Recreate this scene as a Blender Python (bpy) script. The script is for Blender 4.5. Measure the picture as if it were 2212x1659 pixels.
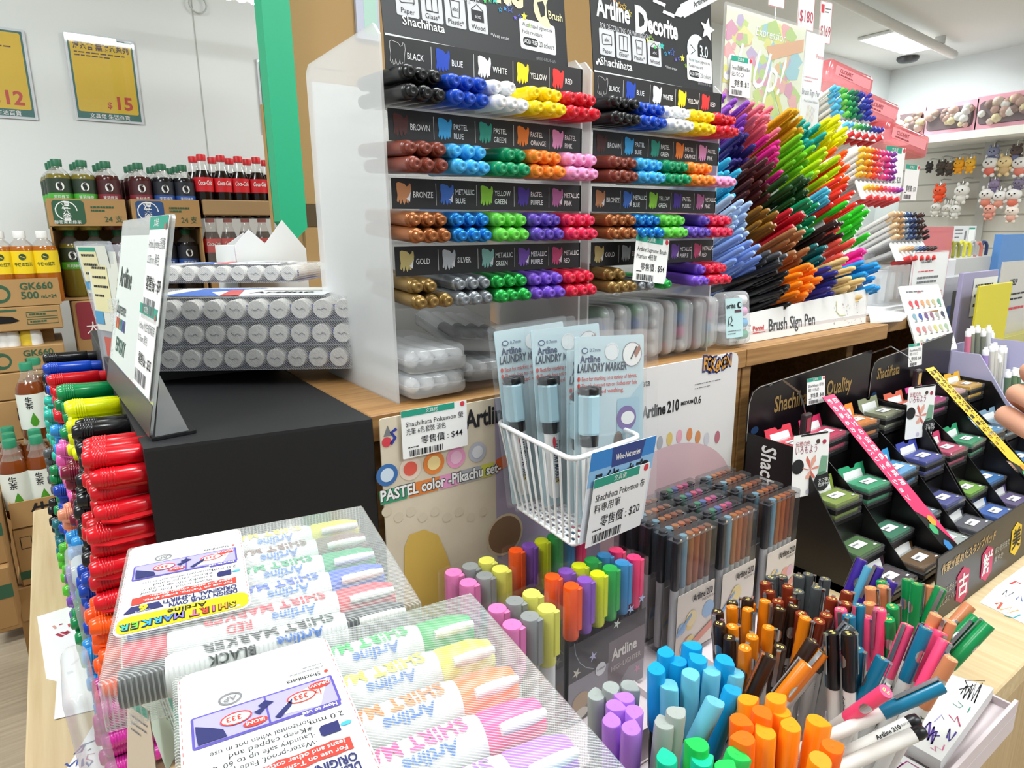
import bpy, math, random
from mathutils import Vector, Matrix, Euler
V = Vector
for o in list(bpy.data.objects): bpy.data.objects.remove(o)
S = bpy.context.scene
COL = S.collection
# ------------------------------------------------------------ camera
CW, CH, CF = 2212, 1659, 1400.0
CAM = V((0, 0, 1.22))
RX = V((0.81622878, 0.13896946, -0.56076561)); RY = V((-0.57764292, 0.17957286, -0.79629281)); RZ = V((-0.0099621, 0.97387939, 0.22684726))
RW = Matrix((RX, RY, RZ))            # world <- camera
cd = bpy.data.cameras.new('camera'); cam = bpy.data.objects.new('camera', cd); COL.objects.link(cam)
cam.matrix_world = Matrix.Translation(CAM) @ RW.to_4x4()
cd.sensor_fit = 'HORIZONTAL'; cd.sensor_width = 36; cd.lens = 36 * CF / CW; cd.clip_start = .02; cd.clip_end = 60
S.camera = cam
# ------------------------------------------------------------ world, lights, exposure
S.view_settings.view_transform = 'Standard'; S.view_settings.look = 'None'; S.view_settings.gamma = 1
S.view_settings.use_curve_mapping = False
S.view_settings.exposure = 0.2
S.cycles.transparent_max_bounces = 24; S.cycles.max_bounces = 8; S.cycles.diffuse_bounces = 3; S.cycles.glossy_bounces = 3
S.cycles.caustics_reflective = False; S.cycles.caustics_refractive = False
S.cycles.sample_clamp_indirect = 4
wd = bpy.data.worlds.new('shop_air'); S.world = wd; wd.use_nodes = True
wd.node_tree.nodes['Background'].inputs[0].default_value = (.93, .97, 1, 1)
wd.node_tree.nodes['Background'].inputs[1].default_value = .42
LIGHTS = [(.7, .35, 2.44), (1.3, -.9, 2.44), (-1.1, .2, 2.44), (2.3, -1.7, 2.44), (-.9, 1.5, 2.44), (4.95, 2.41, 2.44), (4.2, .3, 2.44), (1.9, 1.9, 2.44)]
for i, p in enumerate(LIGHTS):
    ld = bpy.data.lights.new('ceiling_light', 'AREA'); ld.shape = 'RECTANGLE'; ld.size, ld.size_y = (.56, .18) if i == 5 else (.95, .28)
    ld.energy = (13, 14, 14, 12, 14, 12, 24, 15)[i]; ld.color = (.90, .985, 1)
    lo = bpy.data.objects.new('ceiling_light', ld); lo.location = (p[0], p[1], p[2] - .012); COL.objects.link(lo)
# ------------------------------------------------------------ measuring: a photo pixel on a world plane
def ray(px, py): return RW @ V((px - CW / 2, CH / 2 - py, -CF))
def aY(px, py, Y): r = ray(px, py); return CAM + r * (Y / r.y)
def aX(px, py, X): r = ray(px, py); return CAM + r * (X / r.x)
def aZ(px, py, Z): r = ray(px, py); return CAM + r * ((Z - CAM.z) / r.z)
# ------------------------------------------------------------ materials
MATS = {}
def lin(h):
    h = h.lstrip('#'); c = [int(h[i:i + 2], 16) / 255 for i in (0, 2, 4)]
    return [x / 12.92 if x <= .04045 else ((x + .055) / 1.055) ** 2.4 for x in c] + [1]
def mat(hexc, rough=.45, metal=0, emit=0, noise=0, scale=40):
    key = (hexc, rough, metal, emit, noise, scale)
    if key in MATS: return MATS[key]
    m = bpy.data.materials.new('paint_' + hexc.strip('#')); m.use_nodes = True; nt = m.node_tree
    b = nt.nodes['Principled BSDF']; c = lin(hexc)
    b.inputs['Base Color'].default_value = c; b.inputs['Roughness'].default_value = rough; b.inputs['Metallic'].default_value = metal
    if emit:
        b.inputs['Emission Color'].default_value = c; b.inputs['Emission Strength'].default_value = emit
    if noise:
        t = nt.nodes.new('ShaderNodeTexCoord'); n = nt.nodes.new('ShaderNodeTexNoise'); n.inputs['Scale'].default_value = scale; n.inputs['Detail'].default_value = 4
        r = nt.nodes.new('ShaderNodeMapRange'); r.inputs[3].default_value = 1 - noise; r.inputs[4].default_value = 1 + noise
        mx = nt.nodes.new('ShaderNodeMix'); mx.data_type = 'RGBA'; mx.blend_type = 'MULTIPLY'; mx.inputs[0].default_value = 1; mx.inputs[6].default_value = c
        nt.links.new(t.outputs['Object'], n.inputs['Vector']); nt.links.new(n.outputs[0], r.inputs[0]); nt.links.new(r.outputs[0], mx.inputs[7]); nt.links.new(mx.outputs[2], b.inputs['Base Color'])
    MATS[key] = m; return m
def wood(hexa, hexb, axis=0, scale=9, name='wood'):
    key = ('wood', hexa, hexb, axis, scale)
    if key in MATS: return MATS[key]
    m = bpy.data.materials.new(name); m.use_nodes = True; nt = m.node_tree; b = nt.nodes['Principled BSDF']; b.inputs['Roughness'].default_value = .5
    t = nt.nodes.new('ShaderNodeTexCoord'); mp = nt.nodes.new('ShaderNodeMapping'); sc = [14, 14, 14]; sc[axis] = .7; mp.inputs['Scale'].default_value = sc
    n = nt.nodes.new('ShaderNodeTexNoise'); n.inputs['Scale'].default_value = scale; n.inputs['Detail'].default_value = 6
    r = nt.nodes.new('ShaderNodeValToRGB'); r.color_ramp.elements[0].color = lin(hexa); r.color_ramp.elements[1].color = lin(hexb); r.color_ramp.elements[0].position = .32; r.color_ramp.elements[1].position = .68
    for a, c in ((t.outputs['Object'], mp.inputs[0]), (mp.outputs[0], n.inputs['Vector']), (n.outputs[0], r.inputs[0]), (r.outputs[0], b.inputs['Base Color'])): nt.links.new(a, c)
    MATS[key] = m; return m
def clear(hexc='#ffffff', dens=.06, gloss=.1, stripes=0, ang=.8, rough=.08, body=0, sdir=None):
    """thin clear plastic: transparent sheet with a weak white body, a gloss coat and optional printed hairline stripes"""
    key = ('clear', hexc, dens, gloss, stripes, ang, rough, body, sdir)
    if key in MATS: return MATS[key]
    m = bpy.data.materials.new('clear_plastic'); m.use_nodes = True; nt = m.node_tree; N = nt.nodes; L = nt.links
    N.remove(N['Principled BSDF']); out = N['Material Output']
    tr = N.new('ShaderNodeBsdfTransparent'); c = lin(hexc); k = lambda x: 1 - (1 - x) * body
    tr.inputs[0].default_value = (k(c[0]), k(c[1]), k(c[2]), 1)
    df = N.new('ShaderNodeBsdfDiffuse'); df.inputs[0].default_value = c
    gl = N.new('ShaderNodeBsdfGlossy'); gl.inputs['Roughness'].default_value = rough
    m1 = N.new('ShaderNodeMixShader'); m1.inputs[0].default_value = dens
    m2 = N.new('ShaderNodeMixShader'); lw = N.new('ShaderNodeLayerWeight'); lw.inputs[0].default_value = .5; pw = N.new('ShaderNodeMath'); pw.operation = 'POWER'; pw.inputs[1].default_value = 4; L.new(lw.outputs['Facing'], pw.inputs[0])
    mu = N.new('ShaderNodeMath'); mu.operation = 'MULTIPLY_ADD'; mu.inputs[1].default_value = gloss * 3; mu.inputs[2].default_value = gloss * .3; mu.use_clamp = True
    L.new(pw.outputs[0], mu.inputs[0]); L.new(mu.outputs[0], m2.inputs[0])
    L.new(tr.outputs[0], m1.inputs[1]); L.new(df.outputs[0], m1.inputs[2]); L.new(m1.outputs[0], m2.inputs[1]); L.new(gl.outputs[0], m2.inputs[2]); L.new(m2.outputs[0], out.inputs[0])
    if stripes:
        t = N.new('ShaderNodeTexCoord'); dt = N.new('ShaderNodeVectorMath'); dt.operation = 'DOT_PRODUCT'
        dt.inputs[1].default_value = sdir or (math.cos(ang), math.sin(ang), math.sin(ang) * .8)
        a = N.new('ShaderNodeMath'); a.operation = 'MULTIPLY'; a.inputs[1].default_value = stripes
        f = N.new('ShaderNodeMath'); f.operation = 'FRACT'
        g = N.new('ShaderNodeMapRange'); g.inputs[1].default_value = .55; g.inputs[2].default_value = .7; g.inputs[3].default_value = dens; g.inputs[4].default_value = min(1, dens + .27)
        L.new(t.outputs['Object'], dt.inputs[0]); L.new(dt.outputs['Value'], a.inputs[0]); L.new(a.outputs[0], f.inputs[0]); L.new(f.outputs[0], g.inputs[0]); L.new(g.outputs[0], m1.inputs[0])
    MATS[key] = m; return m
WHITE = mat('#f2f3f2', .5); BLACK = mat('#101013', .35); INK = mat('#15151a', .6); PAPER = mat('#f3f3f1', .7); GREYINK = mat('#77787c', .6)
CHROME = mat('#d9dadd', .18, 1); TAGGREEN = mat('#1f9a80', .6); TAGRED = mat('#d23c4a', .6)
# ------------------------------------------------------------ text outlines
_TX = {}
def glyphs(s, bold, shear):
    key = (s, bold, shear)
    if key not in _TX:
        c = bpy.data.curves.new('t', 'FONT'); c.body = s; c.size = 1; c.offset = bold; c.resolution_u = 2; c.shear = shear
        o = bpy.data.objects.new('t', c); m = o.to_mesh()
        vs = [(v.co.x, v.co.y) for v in m.vertices]; fs = [tuple(p.vertices) for p in m.polygons]
        o.to_mesh_clear(); bpy.data.objects.remove(o); bpy.data.curves.remove(c)
        if vs:
            x0 = min(v[0] for v in vs); x1 = max(v[0] for v in vs)
        else: x0 = x1 = 0
        _TX[key] = (vs, fs, x0, x1)
    return _TX[key]
def frame(o, x, y):
    x = V(x).normalized(); y = V(y); y = (y - x * y.dot(x)).normalized(); z = x.cross(y)
    return Matrix(((x.x, y.x, z.x, o[0]), (x.y, y.y, z.y, o[1]), (x.z, y.z, z.z, o[2]), (0, 0, 0, 1)))
T = lambda *a: Matrix.Translation(V(a if len(a) == 3 else a[0]))
R = lambda deg, ax: Matrix.Rotation(math.radians(deg), 4, ax)
# ------------------------------------------------------------ mesh builder
class MB:
    def __init__(s, M=None): s.v = []; s.f = []; s.m = []; s.s = []; s.mats = []; s.M = M
    def mi(s, m):
        if m not in s.mats: s.mats.append(m)
        return s.mats.index(m)
    def add(s, vs, fs, m, smooth=False, M=None):
        b = len(s.v); i = s.mi(m); X = s.M
        if M is not None: X = M if X is None else X @ M
        s.v += [tuple(X @ V(v)) for v in vs] if X is not None else [tuple(v) for v in vs]
        for f in fs: s.f.append(tuple(b + k for k in f)); s.m.append(i); s.s.append(smooth)
        return s
    def box(s, a, b, m, M=None, r=0):
        a = V(a); b = V(b)
        lo = V((min(a.x, b.x), min(a.y, b.y), min(a.z, b.z))); hi = V((max(a.x, b.x), max(a.y, b.y), max(a.z, b.z)))
        r = min(r, .45 * min(hi - lo)) if r else 0
        if not r:
            vs = [(x, y, z) for x in (lo.x, hi.x) for y in (lo.y, hi.y) for z in (lo.z, hi.z)]
            return s.add(vs, [(0, 1, 3, 2), (4, 6, 7, 5), (0, 4, 5, 1), (2, 3, 7, 6), (0, 2, 6, 4), (1, 5, 7, 3)], m, False, M)
        vs = []; ix = {}
        for i in (0, 1):
            for j in (0, 1):
                for k in (0, 1):
                    c = V(((lo, hi)[i].x, (lo, hi)[j].y, (lo, hi)[k].z)); d = V((1 - 2 * i, 1 - 2 * j, 1 - 2 * k)) * r
                    for ax in range(3):
                        p = c.copy()
                        for q in range(3):
                            if q != ax: p[q] += d[q]
                        ix[i, j, k, ax] = len(vs); vs.append(p)
        fs = []
        def face(q, flip): fs.append(tuple(q[::-1]) if flip else tuple(q))
        for ax in range(3):
            u, w = (ax + 1) % 3, (ax + 2) % 3
            for e in (0, 1):
                q = []
                for (p, t) in ((0, 0), (1, 0), (1, 1), (0, 1)):
                    c = [0, 0, 0]; c[ax] = e; c[u] = p; c[w] = t; q.append(ix[(*c, ax)])
                face(q, e == 0)
            for p in (0, 1):
                for t in (0, 1):
                    c0 = [0, 0, 0]; c0[u] = p; c0[w] = t; c1 = c0[:]; c1[ax] = 1
                    face([ix[(*c0, u)], ix[(*c1, u)], ix[(*c1, w)], ix[(*c0, w)]], (p + t) % 2 == 1)
        for i in (0, 1):
            for j in (0, 1):
                for k in (0, 1): face([ix[i, j, k, 0], ix[i, j, k, 1], ix[i, j, k, 2]], (i + j + k) % 2 == 0)
        return s.add(vs, fs, m, False, M)
    def prism(s, poly, z0, z1, m, M=None, side=None):
        n = len(poly)
        if sum(poly[i][0] * poly[(i + 1) % n][1] - poly[(i + 1) % n][0] * poly[i][1] for i in range(n)) < 0: poly = poly[::-1]
        vs = [(x, y, z0) for x, y in poly] + [(x, y, z1) for x, y in poly]
        s.add(vs, [tuple(range(n))[::-1], tuple(range(n, 2 * n))], m, False, M)
        return s.add(vs, [(i, (i + 1) % n, n + (i + 1) % n, n + i) for i in range(n)], side or m, False, M)
    def flat(s, poly, m, z=.0003, M=None):
        n = len(poly)
        if sum(poly[i][0] * poly[(i + 1) % n][1] - poly[(i + 1) % n][0] * poly[i][1] for i in range(n)) < 0: poly = poly[::-1]
        return s.add([(x, y, z) for x, y in poly], [tuple(range(n))], m, False, M)
    def rect(s, x0, y0, x1, y1, m, z=.0003, M=None, r=0):
        return s.flat(rr(x0, y0, x1, y1, r), m, z, M)
    def disc(s, x, y, rad, m, z=.0003, M=None, n=18, ry=None):
        return s.flat([(x + rad * math.cos(t * 2 * math.pi / n), y + (ry or rad) * math.sin(t * 2 * math.pi / n)) for t in range(n)], m, z, M)
    def stroke(s, pts, w, m, z=.0004, M=None):
        vs = []; n = len(pts)
        for i, p in enumerate(pts):
            a = V(pts[max(0, i - 1)]); b = V(pts[min(n - 1, i + 1)]); d = (b - a); d = d / (d.length or 1); nn = V((-d.y, d.x)) * w / 2
            vs += [(p[0] + nn.x, p[1] + nn.y, z), (p[0] - nn.x, p[1] - nn.y, z)]
        return s.add(vs, [(2 * i + 1, 2 * i + 3, 2 * i + 2, 2 * i) for i in range(n - 1)], m, False, M)
    def text(s, t, x, y, h, m, z=.0005, al='L', b=0, sx=1, sh=0, M=None, maxw=None, fn=None, rot=0):
        vs, fs, x0, x1 = glyphs(t, b, sh)
        if not vs: return s
        k = h / .70; w = (x1 - x0) * k * sx
        if maxw and w > maxw: sx *= maxw / w; w = maxw
        ox = {'L': 0, 'C': -w / 2, 'R': -w}[al]; c, q = math.cos(rot), math.sin(rot); out = []
        for a, e in vs:
            px = (a - x0) * k * sx + ox; py = e * k
            px, py = x + px * c - py * q, y + px * q + py * c
            out.append(fn(px, py) if fn else (px, py, z))
        return s.add(out, fs, m, False, M)
    def lines(s, x, y, w, n, gap, h, m, z=.0004, M=None, seed=1):
        rg = random.Random(seed)
        for i in range(n):
            a = x
            while a < x + w * (.95 if i < n - 1 else .6):
                l = rg.uniform(.05, .16) * w; l = min(l, x + w - a)
                s.rect(a, y - i * gap, a + l, y - i * gap + h, m, z, M); a += l + w * .025
        return s
    def barcode(s, x, y, w, h, m, z=.0005, M=None, seed=3):
        rg = random.Random(seed); a = 0
        while a < w:
            b = rg.choice((1, 1, 2, 3)) * w / 60; s.rect(x + a, y, x + min(a + b, w), y + h, m, z, M); a += b + rg.choice((1, 1, 2)) * w / 60
        return s
    def lathe(s, prof, m, M=None, n=14, smooth=True, cap0=True, cap1=True, ang=2 * math.pi):
        vs = []; fs = []; k = len(prof)
        for r, z in prof: vs += [(r * math.cos(ang * i / n), r * math.sin(ang * i / n), z) for i in range(n)]
        for j in range(k - 1):
            for i in range(n): a = j * n + i; b = j * n + (i + 1) % n; fs.append((a, b, b + n, a + n))
        s.add(vs, fs, m, smooth, M)
        if cap0 and prof[0][0] > 0: s.add(vs[:n], [tuple(range(n))[::-1]], m, False, M)
        if cap1 and prof[-1][0] > 0: s.add(vs[-n:], [tuple(range(n))], m, False, M)
        return s
    def tube(s, pts, r, m, n=8, closed=False, M=None, caps=True):
        pts = [V(p) for p in pts]; k = len(pts); vs = []; up = None
        for i, p in enumerate(pts):
            a = pts[(i - 1) % k] if (closed or i) else p; b = pts[(i + 1) % k] if (closed or i < k - 1) else p
            d = (b - a).normalized()
            if up is None: up = d.orthogonal().normalized()
            up = (up - d * up.dot(d)).normalized(); w = d.cross(up); rr_ = r[i] if isinstance(r, (list, tuple)) else r
            vs += [p + (up * math.cos(2 * math.pi * t / n) + w * math.sin(2 * math.pi * t / n)) * rr_ for t in range(n)]
        fs = []
        for i in range(k if closed else k - 1):
            for t in range(n):
                a = i * n + t; b = i * n + (t + 1) % n; c = ((i + 1) % k) * n; fs.append((a, b, c + (t + 1) % n, c + t))
        s.add(vs, fs, m, True, M)
        if caps and not closed: s.add(vs[:n], [tuple(range(n))[::-1]], m, False, M); s.add(vs[-n:], [tuple(range(n))], m, False, M)
        return s
def rr(x0, y0, x1, y1, r=0, n=4):
    if not r: return [(x0, y0), (x1, y0), (x1, y1), (x0, y1)]
    r = min(r, abs(x1 - x0) / 2, abs(y1 - y0) / 2); o = []
    for cx, cy, a in ((x1 - r, y0 + r, -90), (x1 - r, y1 - r, 0), (x0 + r, y1 - r, 90), (x0 + r, y0 + r, 180)):
        o += [(cx + r * math.cos(math.radians(a + 90 * i / n)), cy + r * math.sin(math.radians(a + 90 * i / n))) for i in range(n + 1)]
    return o
# ------------------------------------------------------------ objects
ROOT = {}; KIDS = {}
def tag(o, label=None, cat=None, group=None, kind=None):
    if label: o['label'] = label
    if cat: o['category'] = cat
    if group: o['group'] = group
    if kind: o['kind'] = kind
    return o
def mesh(name, mb, inv=None):
    me = bpy.data.meshes.new(name); vs = [tuple(inv @ V(v)) for v in mb.v] if inv is not None else mb.v
    me.from_pydata(vs, [], mb.f); me.polygons.foreach_set('material_index', mb.m); me.polygons.foreach_set('use_smooth', mb.s)
    for m in mb.mats: me.materials.append(m)
    me.update(); return me
def base_of(mb):
    xs = [v[0] for v in mb.v]; ys = [v[1] for v in mb.v]; zs = [v[2] for v in mb.v]
    return Matrix.Translation(((min(xs) + max(xs)) / 2, (min(ys) + max(ys)) / 2, min(zs)))
def thing(name, label, cat, mb=None, M=None, group=None, kind=None, local=False):
    """top-level object. mb in world coordinates unless local=True; M is its place (default: base of the mesh)."""
    if M is None: M = base_of(mb) if mb else Matrix()
    if not isinstance(M, Matrix): M = T(V(M))
    o = bpy.data.objects.new(name, mesh(name, mb, None if local else M.inverted()) if mb else None)
    COL.objects.link(o); o.matrix_world = M; ROOT[o.name] = M
    return tag(o, label, cat, group, kind)
def part(par, name, mb, label=None, local=False, kind=None):
    r = par
    while r.parent: r = r.parent
    o = bpy.data.objects.new(name, mesh(name, mb, None if local else ROOT[r.name].inverted()))
    COL.objects.link(o); o.parent = par; KIDS.setdefault(par.name, []).append(o)
    return tag(o, label, None, None, kind)
def struct(name, mb):
    o = bpy.data.objects.new(name, mesh(name, mb)); COL.objects.link(o); o['kind'] = 'structure'; return o
def dup(root, M, label=None, group=None):
    r = root.copy(); COL.objects.link(r); r.matrix_world = M; ROOT[r.name] = M
    if label: r['label'] = label
    if group: r['group'] = group
    def kids(a, b):
        for ch in KIDS.get(a.name, ()):
            c = ch.copy(); COL.objects.link(c); c.parent = b; KIDS.setdefault(b.name, []).append(c); kids(ch, c)
    kids(root, r); return r
def axis(p, d, up=(0, 0, 1), roll=0):
    """matrix whose local +Z runs along d from p"""
    z = V(d).normalized(); u = V(up)
    if abs(z.dot(u.normalized())) > .97: u = V((0, -1, 0))
    x = u.cross(z).normalized(); y = z.cross(x)
    return Matrix(((x.x, y.x, z.x, p[0]), (x.y, y.y, z.y, p[1]), (x.z, y.z, z.z, p[2]), (0, 0, 0, 1))) @ Matrix.Rotation(roll, 4, 'Z')
ORD = ['first', 'second', 'third', 'fourth', 'fifth', 'sixth', 'seventh', 'eighth', 'ninth', 'tenth', 'eleventh', 'twelfth', 'thirteenth', 'fourteenth', 'fifteenth', 'sixteenth']
ZD, ZT = 1.043, .72
def pricetag(M, w, h, title, price, label, sub=None, group=None, name='price_tag', stand=None):
    """a printed shelf label; M: lower-left corner frame (x right, y up, z out)"""
    b = MB(M); b.prism(rr(0, 0, w, h, .001), -.0004, 0, PAPER)
    b.rect(0, h * .87, w * .80, h, TAGGREEN, .0002); b.flat([(w * .8, h), (w * .72, h * .87), (w * .8, h * .87)], TAGGREEN, .00025)
    b.disc(w * .93, h * .94, h * .055, TAGRED, .0002)
    b.text('文具佬', w * .45, h * .9, h * .065, WHITE, .0004, 'C')
    b.text(title, w * .06, h * .66, h * .1, INK, .0003, maxw=w * .88)
    if sub: b.text(sub, w * .06, h * .5, h * .1, INK, .0003, maxw=w * .6)
    b.text(price, w * .92, h * .26, h * .13, INK, .0003, 'R', .004, maxw=w * .72)
    b.lines(w * .08, h * .21, w * .25, 1, .1, h * .02, INK, .0003, seed=5)
    b.barcode(w * .1, h * .03, w * .5, h * .13, INK, .0003)
    return thing(name, label, 'price tag', b, M, group)
# ============================================================ the room
XR, YB, ZC = 5.8, 2.86, 2.47
WALL = mat('#eaefee', .6, noise=.015, scale=3)
b = MB(); b.box((-2.6, -2.5, -.05), (XR + .05, YB + .05, 0), wood('#a3937c', '#bbab94', 0, 6, 'wood_floor')); struct('floor', b)
b = MB(); b.box((-2.6, YB, 0), (XR + .05, YB + .05, ZC), WALL); struct('wall_back', b)
b = MB(); b.box((XR, -2.5, 0), (XR + .05, YB, ZC), WALL); struct('wall_right', b)
b = MB(); b.box((-2.6, -2.5, ZC), (XR + .05, YB + .05, ZC + .05), mat('#e3e3df', .7, noise=.01, scale=3)); struct('ceiling', b)
b = MB()   # a shadow joint between two wall boards
j0 = aY(420, 0, YB); j1 = aY(450, 335, YB); b.box((j1.x - .002, YB - .0015, .0), (j1.x + .002, YB, 2.2), mat('#b9beb9', .7)); struct('trim_1', b)
# soffit at the head of the back wall (left half)
b = MB(); b.box((-2.6, YB - .28, 2.33), (1.7, YB, ZC), mat('#e6e8e4', .7)); struct('trim_2', b)
EM = mat('#ffffff', .5, emit=9)
for i, p in enumerate(LIGHTS):
    lx, ly, lz = p; w, d = (.30, .10) if i == 5 else (.5, .16)
    o = thing('ceiling_light', None, 'ceiling light', None, T(lx, ly, ZC))
    fb = MB(); fb.box((-w - .02, -d - .02, -.022), (w + .02, d + .02, 0), WHITE, r=.006); part(o, 'housing', fb, local=True)
    db = MB(); db.box((-w, -d, -.026), (w, d, -.0225), EM); part(o, 'diffuser', db, local=True)
    tag(o, ['white ceiling panel light over the marker displays', 'white ceiling panel light behind the camera', 'white ceiling panel light over the left aisle',
            'white ceiling panel light far behind the camera', 'white ceiling panel light over the drink crates', 'glowing white ceiling panel light by the pipe near the far corner',
            'white ceiling panel light by the right wall shelves', 'white ceiling panel light behind the cardboard tower'][i])
# ceiling pipe and its hangers
b = MB(); P0 = aZ(1790, -15, 2.40); P1 = aZ(2060, 118, 2.40); d = (P1 - P0)
b.tube([P0 - d * .8, P1], .028, mat('#d9d9d4', .5), 12)
o = thing('ceiling_pipe', 'off-white round pipe running under the ceiling to the back corner', 'pipe', b)
for t in (.05, .85): q = P0 + d * t; hb = MB(); hb.box((q.x - .008, q.y - .03, q.z + .02), (q.x + .008, q.y + .03, ZC), mat('#c9c9c4')); part(o, 'hanger', hb)
b = MB(); q = aZ(1960, 136, 2.43); b.lathe([(.02, 0), (.06, .008), (.075, .025), (.075, ZC - q.z)], mat('#3a3a3c', .3), T(q), 18)
thing('security_camera', 'small dark dome camera hanging below the ceiling light panel', 'security camera', b)
b = MB()
q = aY(540, 2, 2.45); b.box((q.x - .32, q.y - .03, q.z), (q.x + .3, q.y + .03, q.z + .035), WHITE, r=.006)
o = thing('strip_light', 'linear lamp with a row of bright bulbs near the top left of the wall', 'strip light', b)
hb = MB()
for i in range(14): hb.lathe([(.012, -.006), (.014, 0)], EM, T(q.x - .28 + i * .042, q.y, q.z - .0005), 10)
part(o, 'bulbs', hb)
for k in (-.2, .2): hb = MB(); hb.box((q.x + k, q.y, q.z + .03), (q.x + k + .01, q.y + .01, ZC), WHITE); part(o, 'hanger', hb)
b = MB(); q = aY(427, 9, YB - .012); b.tube([q + V((.03 * math.cos(t * .393), 0, .03 * math.sin(t * .393))) for t in range(16)], .003, mat('#c6cac6', .4), 6, True)
b.tube([q + V((0, 0, .03)), q + V((0, .012, .045))], .003, CHROME)
thing('wall_ring', 'small pale ring hook high on the white wall', 'hook', b)
# ============================================================ the counter
OAK = wood('#b58a55', '#94693a', 0, 10, 'oak_veneer'); PINE = wood('#d9c39a', '#c8ad80', 1, 8, 'pale_board')
b = MB(); b.box((-.085, .2, .69), (2.6, 1.45, ZT), PINE, r=.002)
o = thing('counter', 'long pale wooden counter that carries the pen displays', 'counter', b)
lb = MB(); lb.box((-.04, .3, 0), (2.55, 1.4, .69), wood('#cdb58b', '#bda277', 2, 8, 'pale_board_upright')); part(o, 'cabinet_base', lb)
DK = mat('#4a3620', .6)
o = thing('display_cabinet', 'brown oak shelf unit on the counter under the marker racks', 'cabinet', None, T(.9, .8, ZT))
def shelfpart(nm, a, c, m=OAK, r=.001): pb = MB(); pb.box(a, c, m, r=r); part(o, nm, pb)
shelfpart('top_board', (.243, .592, ZD - .028), (.858, 1.30, ZD)); shelfpart('top_board', (.86, .592, ZD - .028), (1.30, 1.30, ZD))
shelfpart('top_board', (1.302, .635, ZD - .03), (1.62, 1.30, ZD))
for x in (.243, .836, .862, 1.25, 1.597): shelfpart('upright', (x, .60 if x < 1 else .64, ZT), (x + .022, 1.29, ZD - .03))
shelfpart('back_panel', (.266, 1.02, ZT), (1.596, 1.032, ZD - .031), DK)
shelfpart('shelf', (.885, .66, ZT), (1.596, 1.018, ZT + .012), DK)
# ============================================================ two clear racks of paint markers
FROST = clear('#f4f5f4', .42, .06, rough=.3); ACRYL = clear('#ffffff', .05, .1)
YF = .62
ROWZ = [1.405, 1.340, 1.275, 1.2076, 1.142]      # tops of the colour strips, last = rail under row four
COLS = [[('black', '#141416'), ('blue', '#1648b8'), ('white', '#f0f1f2'), ('yellow', '#f7d507'), ('red', '#cf1a2e')],
        [('brown', '#7d3a2b'), ('pastel blue', '#3fa9e2'), ('pastel green', '#0f8f5c'), ('pastel orange', '#f0862a'), ('pastel pink', '#ee9ac8')],
        [('bronze', '#a5653a'), ('metallic blue', '#2483d6'), ('yellow green', '#5fc442'), ('pastel purple', '#5b41a8'), ('metallic pink', '#d8274f')],
        [('gold', '#8f7240'), ('silver', '#8f9499'), ('metallic green', '#2fae4e'), ('metallic purple', '#7048bd'), ('metallic red', '#d5203f')]]
SW = {'brown': '#4d241f', 'bronze': '#c98a5c', 'metallic blue': '#3f74cf', 'yellow green': '#97d23a', 'pastel purple': '#4a2f9e', 'metallic pink': '#b76aa3', 'gold': '#c9b878', 'silver': '#cfd3d8',
      'metallic green': '#8fc4bd', 'metallic purple': '#7d52b5', 'metallic red': '#cc4a7c', 'pastel green': '#27a08b', 'pastel blue': '#38aee8', 'black': '#1b1b1d', 'red': '#e2322e', 'pastel pink': '#e59acb'}
def marker_proto(hexc, metal):
    m = mat(hexc, .3 if not metal else .28, .55 if metal else 0); dk = m
    lb = MB()   # cap points along +Z, origin at the tip
    lb.lathe([(.0072, -.115), (.0077, -.06), (.0077, -.0125), (.0072, -.0075), (.0053, -.0068)], m, n=16)
    o = thing('paint_marker', 'paint marker', 'marker', lb, T(0, 0, -5), local=True)
    eb = MB(); eb.lathe([(.0053, -.0069), (.0053, -.0012), (.0045, 0), (.0017, 0), (.0012, -.0008)], m, n=14); part(o, 'end_plug', eb, local=True)
    return o
PROTO = {}
SCR = [(.02, .95), (.15, 1), (.55, .93), (.7, .8), (.83, .86), (.86, .97), (.97, .93), (1, .7), (.93, .42), (.88, .1), (.8, .14), (.76, .02), (.66, .06), (.62, .25), (.57, .08), (.48, -.05), (.4, .1), (.36, .25), (.3, .02), (.2, -.02), (.16, .2), (.1, .05), (0, .12), (.06, .4), (.01, .7)]
STRIP = mat('#1c1a1b', .45); SEP = mat('#cfcfcc', .6)
def star(mb, x, y, r, m, w=0, z=.0006, n=5, q=.45, a0=90):
    pts = [(x + (r if i % 2 == 0 else r * q) * math.cos(math.radians(a0 + 180 / n * i)), y + (r if i % 2 == 0 else r * q) * math.sin(math.radians(a0 + 180 / n * i))) for i in range(2 * n)]
    if w: mb.stroke(pts + pts[:2], w, m, z)
    else: mb.flat(pts, m, z)
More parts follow.
